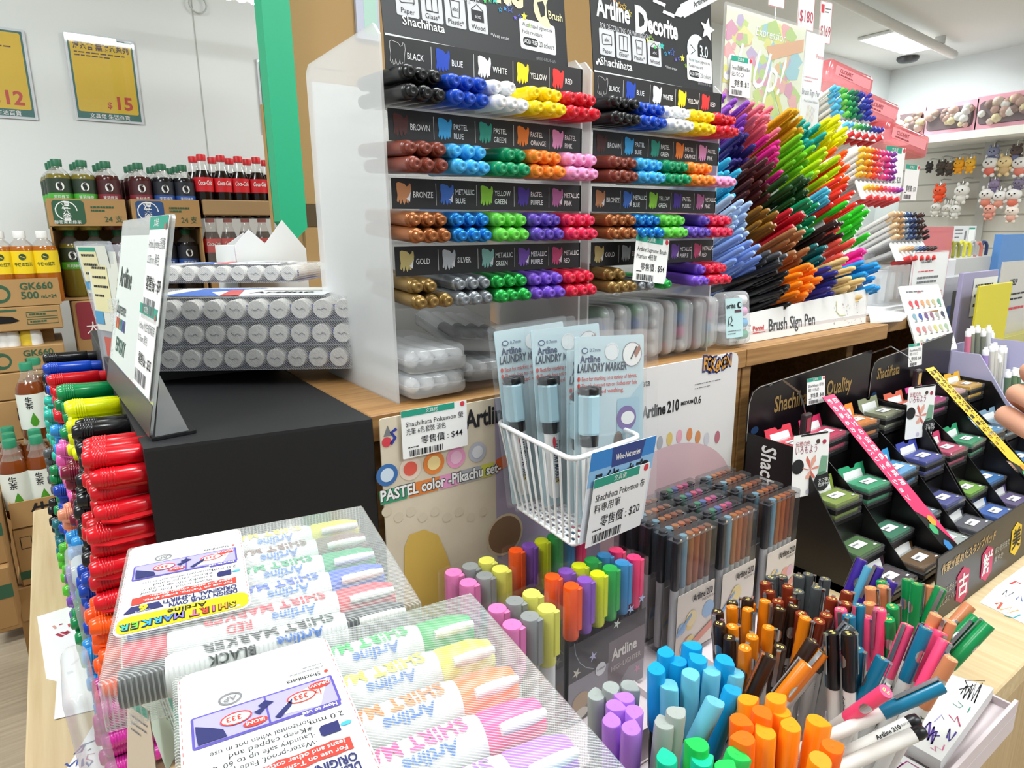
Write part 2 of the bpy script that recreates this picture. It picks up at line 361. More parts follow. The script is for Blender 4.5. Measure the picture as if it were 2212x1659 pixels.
def rack(x0, x1, side, skip, swap):
    W = x1 - x0; cw = W / 5
    rk = thing('marker_rack', 'clear acrylic marker rack with black colour name strips, %s of the two' % side, 'display rack', None, T((x0 + x1) / 2, YF + .1, ZD), 'marker racks')
    def P(nm, mb, label=None): return part(rk, nm, mb, label)
    for nm, x in (('side_panel', x0 - .003), ('side_panel', x1 + .0005)):
        pb = MB(frame((x, YF, ZD), (0, 1, 0), (0, 0, 1))); pb.prism([(0, 0), (.21, 0), (.21, .366), (.2, .374), (.012, .374), (0, .362)], -.0028, 0, FROST); P(nm, pb)
    pb = MB(); pb.box((x0, YF + .205, ZD), (x1, YF + .209, 1.40), mat('#e9e7e1', .5)); P('back_panel', pb)
    pb = MB(); pb.box((x0, YF + .004, ZD + .0005), (x1, YF + .2, ZD + .004), ACRYL); P('base_plate', pb)
    for r in range(4):
        zt = ROWZ[r]; h = .030
        pb = MB(frame((x0, YF, zt - h), (1, 0, 0), (0, 0, 1))); pb.prism(rr(0, 0, W, h), -.001, 0, STRIP)
        for c in range(5):
            nm, hx = COLS[r][c]; sw = mat(SW.get(nm, hx), .55); ox = c * cw
            if c: pb.rect(ox - .0003, .004, ox + .0003, h - .004, SEP)
            sx = .0165; pts = [(ox + .005 + p[0] * sx, .005 + p[1] * .021) for p in SCR]
            if nm == 'black': pb.stroke(pts + pts[:1], .0005, SEP)
            else: pb.flat(pts, sw)
            if nm in ('bronze', 'metallic blue', 'gold', 'silver', 'metallic green', 'metallic purple', 'metallic red', 'metallic pink'):
                pb.flat([(ox + .005 + sx * a, .005 + .021 * d) for a, d in ((.62, .25), (.8, .14), (.88, .1), (.93, .42), (.98, .6), (.75, .3))], mat('#e8e6ea', .55), .0005)
            ws = nm.upper().split(); tx = ox + .0235
            if len(ws) == 1: pb.text(ws[0], tx, .0115, .0058, WHITE, .0004, b=.012, sx=.72, maxw=.023)
            else:
                pb.text(ws[0], tx, .0155, .0054, WHITE, .0004, b=.012, sx=.7, maxw=.0235); pb.text(ws[1], tx, .0065, .0054, WHITE, .0004, b=.012, sx=.7, maxw=.0235)
        P('colour_strip', pb, 'black strip with colour swatches and names')
    for r in range(4):
        z = ROWZ[r + 1]; pb = MB()     # sloping clear shelf, lip in front, thin dividers
        M = T((x0, YF, z)) @ R(4, 'X'); pb.box((0, 0, 0), (W, .2, .0022), ACRYL, M)
        P('shelf', pb)
        pb = MB()
        for c in range(1, 5): pb.box((c * cw - .0005, .001, .0023), (c * cw + .0005, .17, .014), ACRYL, M)
        P('divider', pb)
    rowname = ['top', 'second', 'third', 'bottom']; pos = ['left', 'middle', 'right']; lay = ['lower', 'upper']
    rg = random.Random(11 if side == 'left' else 12)
    for r in range(4):
        for c in range(5):
            nm, hx = COLS[r][c]
            if nm not in PROTO: PROTO[nm] = [marker_proto(hx, nm in ('bronze', 'gold', 'silver', 'metallic blue', 'metallic green')), False]
            for l in (0, 1):
                for k in (0, 1, 2):
                    if (r, c, l, k) in skip: continue
                    x = x0 + cw * c + cw / 2 + (k - 1) * .0155; z = ROWZ[r + 1] + .0102 + l * .0155
                    y = YF - .034 - (2 - k) * .001 - rg.uniform(0, .005) + (.006 if l else 0)
                    if nm == 'black' and l: z += .002
                    M = axis((x, y, z), (rg.uniform(-.02, .02), -1, -.07 + rg.uniform(-.01, .01)))
                    lab = '%s paint marker, %s %s of six in %s row of %s rack' % (nm, lay[l], pos[k], rowname[r], side)
                    g = '%s paint markers in the %s rack' % (nm, side)
                    pr, used = PROTO[nm]
                    if not used: PROTO[nm][1] = True; pr.matrix_world = M; ROOT[pr.name] = M; tag(pr, lab, None, g)
                    else: dup(pr, M, lab, g)
    # header card
    zb = 1.409; H = .17; tw = 4 if side == 'left' else 2
    hb = MB(T((x0 + .002, YF + .004, zb)) @ R(tw, 'Z') @ frame((0, 0, 0), (1, 0, 0), (0, 0, 1)) @ R(-6, 'X'))
    hw = W - .006; hb.prism(rr(0, -.004, hw, H, .002), -.0012, 0, mat('#131519', .45))
    hb.rect(.001, -.003, hw - .001, -.0012, WHITE, .0002)
    CREAM = mat('#efe6ad', .5) if side == 'left' else mat('#dfeff2', .5); LG = mat('#c9cacd', .5)
    xs = .016 if side == 'left' else .012
    by = .014
    for i, t in enumerate(['Paper', 'Glass*', 'Plastic*', 'Wood']):
        bx = xs + i * .0285; yy = by + .004; hb.rect(bx, yy, bx + .0255, yy + .03, LG, .0003, r=.002); hb.text(t, bx + .0128, yy + .0028, .0048, INK, .0005, 'C', maxw=.022)
        cx_, cy_ = bx + .0128, yy + .018
        if i == 0: hb.stroke(rr(cx_ - .008, cy_ - .006, cx_ + .008, cy_ + .006, .002) + [(cx_ + .008, cy_ - .004)], .0008, INK, .0005); hb.text('abc', cx_, cy_ - .002, .0045, INK, .0006, 'C')
        elif i == 1: hb.stroke(rr(cx_ - .007, cy_ - .008, cx_ + .007, cy_ + .009) + [(cx_ - .007, cy_ - .008)], .0012, INK, .0005); hb.stroke([(cx_, cy_ - .008), (cx_, cy_ + .009)], .001, INK, .0005)
        elif i == 2: hb.stroke([(cx_ - .006, cy_ + .008), (cx_ - .0045, cy_ - .008), (cx_ + .0045, cy_ - .008), (cx_ + .006, cy_ + .008), (cx_ - .006, cy_ + .008)], .001, INK, .0005); hb.text('abc', cx_, cy_ - .002, .004, INK, .0006, 'C')
        else: hb.rect(cx_ - .008, cy_ - .007, cx_ + .008, cy_ + .004, INK, .0005); hb.stroke([(cx_ - .008, cy_ + .004), (cx_, cy_ + .010), (cx_ + .008, cy_ + .004)], .0008, INK, .0005); hb.text('abc', cx_, cy_ - .004, .004, LG, .0007, 'C')
    if side == 'left':
        hb.text('Shachihata', .046, .010, .0082, WHITE, .0005, 'C', .012); hb.text('*Wet erase', .130, .017, .0038, LG, .0005)
        hb.text('Artline Decorite', .180, .055, .034, CREAM, .0005, 'R', .035, .78); hb.text('for decorating or writing on', .118, .047, .0062, LG, .0005, 'R', .01)
        kx, ky = .2135, .059
        hb.flat([(kx + .0185 * math.cos(math.radians(a)), ky + .0185 * math.sin(math.radians(a))) for a in range(55, 306, 12)] + [(kx + .004, ky - .012), (kx + .001, ky - .006), (kx + .001, ky + .006), (kx + .004, ky + .012)], CREAM, .0004)
        hb.flat([(kx - .013, ky + .006), (kx - .004, ky + .009), (kx - .001, ky + .003), (kx - .002, ky - .006), (kx - .008, ky - .009)], mat('#131519', .45), .0006)
        hb.text('Brush', .2170, .051, .0085, CREAM, .0006, b=.015, maxw=.022); nx = .172
    else:
        hb.text('Shachihata', .012, .0062, .0092, WHITE, .0005, 'L', .012, maxw=.055); hb.text('*Wet erase', .130, .018, .0036, LG, .0005)
        for a in (0, 1, 2): hb.disc(.006 + a * .003, .0075 + (a % 2) * .003, .0022, WHITE, .0005, n=8)
        hb.text('Artline', .009, .061, .022, WHITE, .0005, 'L', .03, .64, maxw=.064); hb.text('D', .0765, .055, .029, WHITE, .0005, 'L', .05, .78); hb.text('ecorite', .0995, .057, .022, WHITE, .0005, 'L', .035, .64, maxw=.074)
        hb.text('FOR DECORATING OR WRITING ON', .014, .048, .0062, LG, .0005, maxw=.088)
        kx, ky = .198, .049
        hb.flat([(kx + .021 * math.cos(math.radians(a)), ky + .021 * math.sin(math.radians(a))) for a in range(55, 306, 12)] + [(kx + .004, ky - .013), (kx + .001, ky - .007), (kx + .001, ky + .007), (kx + .004, ky + .013)], CREAM, .0004)
        hb.stroke([(kx - .014, ky + .006), (kx - .004, ky), (kx - .014, ky - .006)], .0012, INK, .0006)
        hb.text('3.0', .2040, .043, .0145, CREAM, .0006, b=.012, sx=.72, maxw=.0235); nx = .1755
        hb.stroke([(.06, .126), (.085, .131), (.10, .121), (.095, .111), (.115, .105), (.112, .097), (.135, .095), (.13, .087), (.152, .085)], .0045, WHITE, .0005)
        M2 = T((.152, .086, .0006)) @ R(26, 'Z')
        hb.flat([(0, 0), (.012, .006), (.018, .006), (.018, -.006), (.012, -.006)], LG, 0, M2); hb.rect(.018, -.0085, .115, .0085, LG, 0, M2); hb.text('ArtlineDecorite', .045, -.003, .007, INK, .0002, M=M2, b=.01)
        star(hb, .222, .080, .016, mat('#e9ddd9', .5), a0=80)
        for i in range(9):
            a = math.radians(60 + i * 9); m = mat(['#8e6bd0', '#e7a33a', '#d75fae', '#7fb8e8', '#efe06a'][i % 5], .5)
            hb.stroke([(.14 + .008 * math.cos(a), .098 + .008 * math.sin(a)), (.14 + .05 * math.cos(a), .098 + .05 * math.sin(a))], .0012, m, .0005)
        for i in range(7): star(hb, .015 + i * .0085, .091 - .003 * i + .003 * (i % 2), .0042, mat(['#d13f8f', '#c8508f', '#e06a4e', '#e78b3a', '#e9b53a', '#e8c23c', '#e4d44a'][i], .5), .0007)
    hb.rect(nx, .012 if side == 'left' else .010, nx + .054, .044 if side == 'left' else .042, WHITE, .0003, r=.003)
    yy = .012 if side == 'left' else .010
    hb.text('Water based pigment ink', nx + .004, yy + .024, .0045, INK, .0005, maxw=.046); hb.text('Fade resistant', nx + .004, yy + .0165, .0045, INK, .0005, maxw=.03)
    hb.rect(nx + .004, yy + .004, nx + .026, yy + .013, INK, .0004, r=.004); hb.text('ACID FREE', nx + .015, yy + .0062, .0045, WHITE, .0006, 'C', maxw=.019); hb.text('20 colours', nx + .028, yy + .0055, .006, INK, .0005, maxw=.023)
    hb.text('#RRH-EDF-#3', nx + .022, .003 if side == 'left' else .006, .0035, mat('#8a8a8c'), .0005, maxw=.03)
    cols = ['#e9e24a', '#a5d83e', '#3fbf5c', '#2fae7a', '#27b3a7', '#2aa5d8', '#3f8fd8', '#4b6fcf', '#6a5fd0', '#5a6fd0']
    for i in range(12):
        px = (.112 if side == 'left' else .098) + i * .0068; py = (.058 if side == 'left' else .047) - i * .0015 + .004 * math.sin(i * 2.1)
        star(hb, px, py, .0028 + .0022 * (i % 3 == 1), mat(cols[i % 10], .5), .0007 if i % 2 else 0)
    P('header_card', hb, 'black printed header card')
    return rk
rack(.292, .542, 'left', {(1, 2, 1, 0), (3, 0, 1, 2), (0, 2, 1, 2)}, 0)
rack(.5605, .798, 'right', {(1, 4, 1, 0), (1, 4, 1, 1), (1, 4, 1, 2), (2, 3, 1, 0), (2, 3, 1, 1), (3, 0, 1, 2), (3, 2, 1, 0), (3, 2, 1, 1), (3, 2, 1, 2), (3, 1, 1, 0), (3, 1, 1, 1), (3, 1, 1, 2), (3, 1, 0, 2), (3, 2, 0, 1), (3, 2, 0, 2), (3, 3, 1, 0), (3, 3, 1, 1), (3, 3, 0, 0)}, 0)
# clear pen cases at the foot of the racks
CASE = clear('#f2f6f8', .27, .12, rough=.12); CASE2 = clear('#f6f9fa', .34, .1, rough=.15)
def softbox(mb, x0, y0, x1, y1, z0, z1, r, e, m, top=True, bot=True, M=None):
    """rounded tray or lid: plan radius r, edge radius e at the bottom and/or top"""
    rings = []
    if bot: rings += [(e * (1 - math.sin(t)), z0 + e * (1 - math.cos(t))) for t in (0, .5, 1.05, 1.57)]
    else: rings += [(0, z0)]
    if top: rings += [(e * (1 - math.cos(t)), z1 - e * (1 - math.sin(t))) for t in (0, .5, 1.05, 1.57)]
    if bot and not top: rings += [(0, z1)]
    
    vs = []; fs = []; n = None
    for ins, z in rings:
        p = rr(x0 + ins, y0 + ins, x1 - ins, y1 - ins, max(r - ins, .0005), 4); n = len(p); vs += [(x, y, z) for x, y in p]
    for j in range(len(rings) - 1):
        for i in range(n): a = j * n + i; b = j * n + (i + 1) % n; fs.append((a, b, b + n, a + n))
    mb.add(vs, fs, m, True, M); mb.add(vs[:n], [tuple(range(n))[::-1]], m, False, M); mb.add(vs[-n:], [tuple(range(n))], m, False, M)
def pencase(M, L, W, H, pens, lab, group=None, lid=True):
    """flat clear case with four markers; local x = length, y = width, z up"""
    bb = MB(); softbox(bb, 0, 0, L, W, 0, H * .5, .012, .006, CASE2, top=False)
    o = thing('pen_case', lab, 'pen case', bb, M, group, local=True)
    lb = MB(); softbox(lb, .001, .001, L - .001, W - .001, H * .505, H, .012, .006, CASE, bot=False); part(o, 'lid', lb, local=True)
    n = len(pens)
    for i, hx in enumerate(pens):
        y = W * (i + .5) / n; pb = MB(); r = min(.0085, W / n * .46)
        pb.lathe([(.004, 0), (r, .006), (r, .05)], mat(hx, .35), T(.008, y, H * .5) @ R(90, 'Y'), 12); pb.lathe([(r, .0501), (r, L - .03), (r * .6, L - .014)], mat('#e6e6e6', .4), T(.008, y, H * .5) @ R(90, 'Y'), 12)
        part(o, 'marker', pb, local=True)
    return o
MB_CASE = frame((0, 0, 0), (0, 1, 0), (-1, 0, 0))
def caseM(x, y, z, rot): return T(x, y, z) @ R(rot, 'Z') @ Matrix(((0, -1, 0, 0), (1, 0, 0, 0), (0, 0, 1, 0), (0, 0, 0, 1)))
pencase(caseM(.368, .605, ZD + .0045, 2), .15, .072, .026, ['#e8e8ea'] * 4, 'clear pen case under the left rack, lower of two stacked', 'pen cases under the left rack')
pencase(caseM(.369, .605, ZD + .031, -1), .15, .072, .028, ['#e8e8ea'] * 4, 'clear pen case under the left rack, upper of two stacked', 'pen cases under the left rack')
pencase(caseM(.455, .63, ZD + .0045, -8), .15, .072, .026, ['#e8e8ea'] * 4, 'closed clear pen case behind the laundry marker cards', 'pen cases under the left rack')
pencase(caseM(.452, .65, ZD + .032, -8) @ R(7, 'X') @ R(-6, 'Y'), .15, .075, .03, ['#4a4b50', '#55565a', '#4a4b50', '#5b4a50'], 'smoky clear pen case tilted on top behind the laundry marker cards', 'pen cases under the left rack')
pencase(caseM(.537, .65, ZD + .0045, -8) @ R(4, 'X'), .15, .062, .03, ['#ee9ac8', '#27a08b', '#ee9ac8', '#3fa9e2'], 'clear pen case with pink and green pens at the divider of the racks', 'pen cases under the left rack')
sets = [(['#3f9f78', '#2f6fc0', '#cf3a4a', '#333'], .573), (['#dcdcda'] * 4, .605), (['#45b06a', '#2f6fc0', '#cf3a4a', '#22252a'], .636), (['#e2e2e0'] * 4, .667), (['#7a5a4a', '#8a6a5a', '#7a7a7a', '#a0503a'], .697), (['#3fa97c', '#3f8fd8', '#ee7ab8', '#e8e8e8'], .729), (['#d8d8d6', '#6f625c', '#7a6f66', '#a04a4a'], .759), (['#e8e8e8', '#ee9ac8', '#3fa9e2', '#2a9a6a'], .789)]
for i, (p, x) in enumerate(sets):    # standing on edge
    M = T(x, .612, ZD + .0045) @ R(2 * math.sin(i * 2), 'Z') @ Matrix(((0, 0, 1, 0), (1, 0, 0, 0), (0, 1, 0, 0), (0, 0, 0, 1)))
    p = [q if len(q) == 7 else '#333333' for q in p][::-1]
    o = pencase(M, .15, .078, .027, p, 'clear pen case on edge under the right rack, %s from the left' % ORD[i], 'pen cases on edge under the right rack')
# one case turned to face the aisle, with its card
M = frame((.822, .605, ZD + .006), (1, -.06, 0), (0, .12, 1))
b = MB(M); softbox(b, 0, 0, .062, .082, -.026, -.0001, .011, .007, CASE)
o = thing('pen_case', 'clear pen case facing the aisle with a pale blue card', 'pen case', b, T(.85, .62, ZD + .006))
pb = MB(M); pb.prism(rr(.002, .012, .04, .072, .002), -.0262 + .0265, .0006, mat('#bfe0e2', .5)); pb.text('orite', .004, .057, .008, INK, .0012, b=.02, maxw=.02)
pb.disc(.033, .061, .005, INK, .0011); pb.disc(.0345, .061, .003, mat('#bfe0e2', .5), .0013); pb.rect(.022, .050, .037, .054, mat('#5a3a44'), .0011)
pb.stroke([(.006, .03), (.009, .043), (.014, .045), (.016, .038), (.010, .033), (.018, .03)], .0015, INK, .0011); pb.lines(.005, .022, .03, 2, .004, .0012, GREYINK, .0011)
part(o, 'card', pb)
pb = MB(M)
for i, hx in enumerate(['#2a9a6a', '#3fa9e2', '#ee9ac8', '#ecebeb']): pb.lathe([(.0075, 0), (.0075, .016)], mat(hx, .35), M.inverted() @ M @ T(.043, .014 + i * .018, -.012) @ R(90, 'Y'), 12)
part(o, 'markers', pb)
a = aY(1366, 605, .586); q = aY(1437, 614, .586); w = (q - a).length
pricetag(frame(a, q - a, (.1, .05, 1)), w, w * .92, 'Artline Supreme Brush', '零售價 : $54', 'white price tag reading 54 dollars clipped on the right marker rack', 'Marker 4枝裝')
# ============================================================ black display box with felt pens on its left flank
BX0, BX1, BY0, BY1 = .046, .2425, .598, .985
BLK = mat('#0f0f11', .6, noise=.05, scale=30); BLK2 = mat('#1b1b1e', .55)
bxm = T(BX0, .60, ZT)
b = MB(bxm)
FP4 = [(0, .014), (.194, -.019), (.1955, -.017), (.1955, .40), (0, .40)]
b.prism(FP4, 0, ZD - ZT - .003, BLK)
o = thing('pen_display_box', 'matt black display box with rows of coloured pens in its left flank', 'display box', b, T(.14, .78, ZT))
lb = MB(bxm); lb.prism(FP4, ZD - ZT - .003, ZD - ZT, BLK2); part(o, 'lid', lb)
bb_ = MB(bxm); bb_.box((.0, .401, 0), (.1955, .74, ZD - ZT), BLK); part(o, 'rear_section', bb_)
bb_ = MB(bxm); bb_.box((.0, .30, ZD - ZT), (.1955, .74, ZD - ZT + .0185), BLK2, r=.001); part(o, 'riser', bb_)
for r_ in range(4):
    sb = MB(bxm); sb.box((-.012, .034, .258 - r_ * .0835), (-.0005, .72, .2605 - r_ * .0835), mat('#26262a', .3)); part(o, 'shelf', sb)
def feltpen_proto(hexc):
    m = mat(hexc, .22)
    c = MB(); c.lathe([(.0050, -.0), (.0068, .0012), (.0082, .006), (.0088, .058), (.0080, .0585)], m, n=16)      # cap: closed end at z=0
    c.add([(x, y, z) for z, k in ((.004, .0092), (.016, .0122), (.048, .0112), (.052, .0095)) for x, y in ((-.003, .007), (.003, .007), (.0024, k), (-.0024, k))],
          [(0, 1, 2, 3)[::-1]] + [(4 * j + i, 4 * j + (i + 1) % 4, 4 * j + 4 + (i + 1) % 4, 4 * j + 4 + i) for j in range(3) for i in range(4)] + [(12, 13, 14, 15)], m)
    for k in range(5): c.lathe([(.0084, .0075 + k * .0022), (.0091, .0085 + k * .0022), (.0085, .0095 + k * .0022)], m, n=16, cap0=False, cap1=False)
    o = thing('felt_pen', 'felt pen', 'pen', c, T(0, 0, -6), local=True)
    bb = MB(); bb.lathe([(.0076, .0586), (.0074, .07), (.006, .098)], mat('#1b1b1e' if hexc in ('#131316',) else hexc, .35), n=12); part(o, 'barrel', bb, local=True)
    return o
FP = {}
FNAMES = {'red': '#d5101f', 'orange': '#ff5a10', 'magenta': '#c22a93', 'black': '#131316', 'blue': '#1446b8', 'light blue': '#2f96dc', 'green': '#0b8f50', 'lime': '#55c22a', 'yellow': '#e9f000', 'pink': '#ef68b8', 'purple': '#7a4bb0',
          'teal': '#14717f', 'grey': '#55595c', 'turquoise': '#2fb8a2', 'peach': '#f29a76', 'maroon': '#7d1230'}
RACKC = [['red', 'red', 'orange', 'magenta'], ['black', 'black', 'blue', 'light blue'], ['yellow', 'maroon', 'light blue', 'green'], ['green', 'pink', 'peach', 'purple'],
         ['red', 'light blue', 'blue', 'lime'], ['blue', 'turquoise', 'green', 'teal'], ['black', 'turquoise', 'grey', 'black']]
rg = random.Random(7)
LV = ['bottom', 'second', 'third', 'fourth', 'topmost']
cname = ['nearest', 'second', 'third', 'fourth', 'fifth', 'sixth', 'farthest']; rname = ['top', 'second', 'third', 'bottom']
for c in range(7):
    ncol = 3 if c == 0 else 2
    for r_ in range(4):
        cn = RACKC[c][r_]
        if cn not in FP: FP[cn] = [feltpen_proto(FNAMES[cn]), 0]
        nl = 4 if r_ == 0 else 5
        for l in range(nl):
            for k in range(ncol):
                if c > 3 and l > 2 and k: continue
                y = .028 + c * .1 + k * .0205 + (.009 if l % 2 else 0); z = (.2685 if r_ == 0 else .2705) - r_ * .0835 + l * .0158
                tipx = -.040 - .008 * r_ - rg.uniform(0, .007) - .005 * c
                d = V((1, rg.uniform(-.04, .04), .02 - .022 * l + rg.uniform(-.03, .03)))
                M = bxm @ axis((tipx, y, z), d, roll=rg.uniform(-.8, .5) + 3.14)
                lab = '%s capped pen, %s layer, %s from the front in %s row of %s column' % (cn, LV[l], ORD[k], rname[r_], cname[c]); g = '%s pens in the black box' % cn
                if not FP[cn][1]: FP[cn][1] = 1; FP[cn][0].matrix_world = M; ROOT[FP[cn][0].name] = M; tag(FP[cn][0], lab, None, g)
                else: dup(FP[cn][0], M, lab, g)
# ------------------------------------------------------------ flat packs of white-capped markers on the box
PK = clear('#f2f4fb', .10, .10, stripes=460, sdir=(.75, 0, .66)); PKT = clear('#ffffff', .05, .16); VIOLET = mat('#5b5a80', .5)
CAPW = mat('#e8e6e1', .4)
def flatpack(M, W, n, lab, H=.028, D=.15):
    bb = MB(M); bb.box((0, 0, 0), (W, D, H), PK)
    o = thing('marker_pack', lab, 'marker pack', bb, M @ T(W / 2, 0, 0), 'clear packs of markers on the black box')
    cb = MB(M); cb.box((.003, .012, .001), (W - .003, D - .002, .003), VIOLET); cb.box((.003, .012, H * .36), (W - .003, .0135, H * .64), mat('#3f4f9a', .5)); part(o, 'inner_card', cb)
    sp = (W - .006) / n
    for i in range(n):
        r = min(sp * .45, H * .43); mb_ = MB(M @ T(.003 + sp * (i + .5), .003, .002 + r) @ R(-90, 'X'))
        mb_.lathe([(r * .93, 0), (r, .002), (r, .05)], CAPW, n=18); mb_.lathe([(r * .97, .0501), (r * .97, .14)], mat('#d8d5cd', .4), n=12)
        mb_.stroke([(-r * .5, -.001 * (i % 3)), (-r * .1, .001), (r * .2, -.001), (r * .5, .0012)], .0012, GREYINK, -.0003); mb_.f[-3:] = [f[::-1] for f in mb_.f[-3:]]
        part(o, 'marker', mb_)
    tb = MB(M @ T(0, 0, H)); tb.rect(.03, .02, W * .85, D - .01, mat('#e9edf2', .4), .0004)
    tb.flat([(.05, .02), (W * .42, .02), (W * .30, .08), (W * .5, D - .02), (.06, D - .02)], mat('#2f66c4', .4), .0007); tb.flat([(W * .42, .02), (W * .5, .02), (W * .42, .1), (W * .36, .1)], mat('#cf4a4a', .4), .0009)
    tb.text('Artline', W * .5, .05, .02, INK, .0009, b=.02); tb.flat([(W * .52, .09), (W * .8, .085), (W * .8, .12), (W * .55, .125)], WHITE, .0009)
    part(o, 'top_card', tb); return o
PB = ZD + .0187
PQ = R(-34, 'Z'); NM = ['lowest', 'second', 'third']
for i, (w, dx) in enumerate(((.285, .0), (.286, .006), (.292, .010))):
    flatpack(T(.285 + dx, .742 - dx * .3, PB + i * .0292) @ PQ @ T(-w, 0, 0), w, 11, 'clear striped pack of white capped markers, %s of the pile' % NM[i], H=.0287)
flatpack(T(.298, .965, PB + .0877 + .003) @ R(-38, 'Z') @ T(-.232, 0, 0), .232, 9, 'clear striped pack of white capped markers, smaller one on top of the pile', H=.026, D=.11)
# plastic pouches leaning at the far left of the pile
for i, (p0, p1, p2, p3) in enumerate((((155, 522), (190, 530), (243, 700), (205, 690)), ((178, 528), (216, 540), (240, 800), (225, 805)))):
    Yp = 1.06 - i * .02; q = [aY(x, y, Yp) for x, y in (p0, p1, p2, p3)]
    M = frame(q[3], V((.35, -1, 0)), q[0] - q[3]); h = (q[0] - q[3]).length
    b = MB(M); w = .10; b.prism(rr(0, 0, w, h, .004), -.004, 0, clear('#e6ecf6', .22, .12))
    o = thing('plastic_pouch', ['clear hanging pouch with a yellow label left of the marker packs', 'clear hanging pouch with a printed card beside the acrylic sign'][i], 'pouch', b, M)
    cb = MB(M); cb.rect(.006, h * .35, w - .01, h * .95, mat('#dfe2d8', .5), .0006); cb.rect(.012, h * .5, w * .6, h * .88, mat('#e7dfae', .5), .001); cb.rect(.012, h * .88, w * .6, h * .93, TAGGREEN, .001); cb.rect(.02, h * .15, w * .7, h * .3, mat('#c65a4a', .5), .0006); cb.rect(.006, h * .4, w * .3, h * .5, mat('#4a9ac8', .5), .0012)
    cb.lines(.016, h * .82, w * .4, 4, .012, .003, INK, .0012, seed=i); part(o, 'label_card', cb)
# ------------------------------------------------------------ acrylic sign on an L foot, seen almost edge-on
A = V((.0555, .632, ZD + .004)); Bq = V((.044, .93, ZD + .004)); topd = V((.041, -.005, .19)); sh_ = (A - Bq)
M = frame(Bq, A - Bq, topd); W = sh_.length; H = .196
b = MB(M); b.prism(rr(0, 0, W, H, .006), 0, .0024, clear('#e4e8e6', .35, .25, rough=.04))
o = thing('sign_holder', 'slanted clear acrylic sign with two price tags on the black box', 'sign', b, T(A))
fb = MB(); fb.add([A + V((-.001, 0, -.0035)), A + V((.036, .004, -.0035)), Bq + V((.034, 0, -.0035)), Bq + V((-.001, 0, -.0035)), A + V((-.001, 0, -.001)), A + V((.036, .004, -.001)), Bq + V((.034, 0, -.001)), Bq + V((-.001, 0, -.001))],
       [(0, 3, 2, 1), (4, 5, 6, 7), (0, 1, 5, 4), (1, 2, 6, 5), (2, 3, 7, 6), (3, 0, 4, 7)], BLACK); part(o, 'foot', fb)
gb = MB(); fr = A + V((.004, .002, 0)); gb.add([A + V((.002, .001, 0)), A + V((.03, .004, 0)), A + V((.012, .0, .055)), Bq + V((.03, 0, 0))], [(0, 1, 2), (1, 3, 2)], clear('#dfe3e4', .35, .25)); part(o, 'gusset', gb)
pb = MB(M); pb.rect(.012, .03, W - .012, H - .018, mat('#dfe6e1', .45), .0030); pb.rect(0, 0, W, .028, mat('#4b443c', .4), .0029)
pb.text('Artline', .03, .12, .022, mat('#2c3a36'), .0034, b=.02); pb.text('Supreme', .03, .088, .014, mat('#2c3a36'), .0034, b=.01); pb.text('EPOXY', .05, .045, .016, mat('#1d5a48'), .0034, b=.02)
for i, hx in enumerate(['#d9452f', '#e88a3c', '#cf4a40', '#57a86a', '#3f8f6a', '#4a6fb8', '#5a56a8', '#3f3f78']): pb.rect(.035 + i * .009, .070, .041 + i * .009, .083, mat(hx), .0034)
part(o, 'insert', pb)
def vtag(x0, y0, x1, y1, t1, price, lab):
    """tag hung along the near edge of the sign"""
    Mt = M @ T(x0, y0, .0045)
    w = x1 - x0; h = y1 - y0; tb = MB(Mt); tb.prism(rr(0, 0, w, h, .001), -.0006, 0, PAPER); tb.rect(0, h * .88, w, h, TAGGREEN, .0004); tb.disc(w * .92, h * .9, .003, TAGRED, .0006)
    tb.text('文具佬', w * .4, h * .91, h * .06, WHITE, .0006, 'C'); tb.text(t1, w * .06, h * .70, h * .085, GREYINK, .0005, maxw=w * .9); tb.text('0.35mm 黑色', w * .06, h * .55, h * .08, GREYINK, .0005, maxw=w * .8)
    tb.text(price, w * .95, h * .30, h * .11, INK, .0005, 'R', .01, maxw=w * .85); tb.barcode(w * .06, h * .06, w * .7, h * .15, GREYINK, .0005)
    part(o, 'price_tag', tb, lab)
vtag(W - .092, .098, W - .004, .1945, 'Artline Supreme 記號筆', '零售價 : $9', 'upper white price tag')
vtag(W - .100, .032, W - .010, .112, 'Artline 水性白板筆套裝', '零售價 : $32', 'lower white price tag')
# white pointed carton behind the packs
M = frame((.322, 1.14, 1.145), (1, .1, 0), (0, 0, 1)); b = MB(M)
CRT = mat('#dcdedd', .6); w = .105
b.prism([(-.06, -.1015), (.05, -.1015), (.05, .052), (.012, .10), (-.02, .062), (-.045, .085), (-.07, .06)], -.0015, 0, CRT); b.prism([(-.07, -.1015), (-.05, -.1015), (-.05, .06), (-.07, .06)], -.10, -.002, CRT)
b.prism([(-.05, -.1015), (.05, -.1015), (.05, .045), (-.02, .08), (-.05, .06)], -.1015, -.1, CRT); b.box((.0485, -.1015, -.1), (.05, .05, -.002), CRT)
thing('pointed_carton', 'open white carton with pointed flaps behind the marker packs', 'carton', b, T(.322, 1.14, ZD))
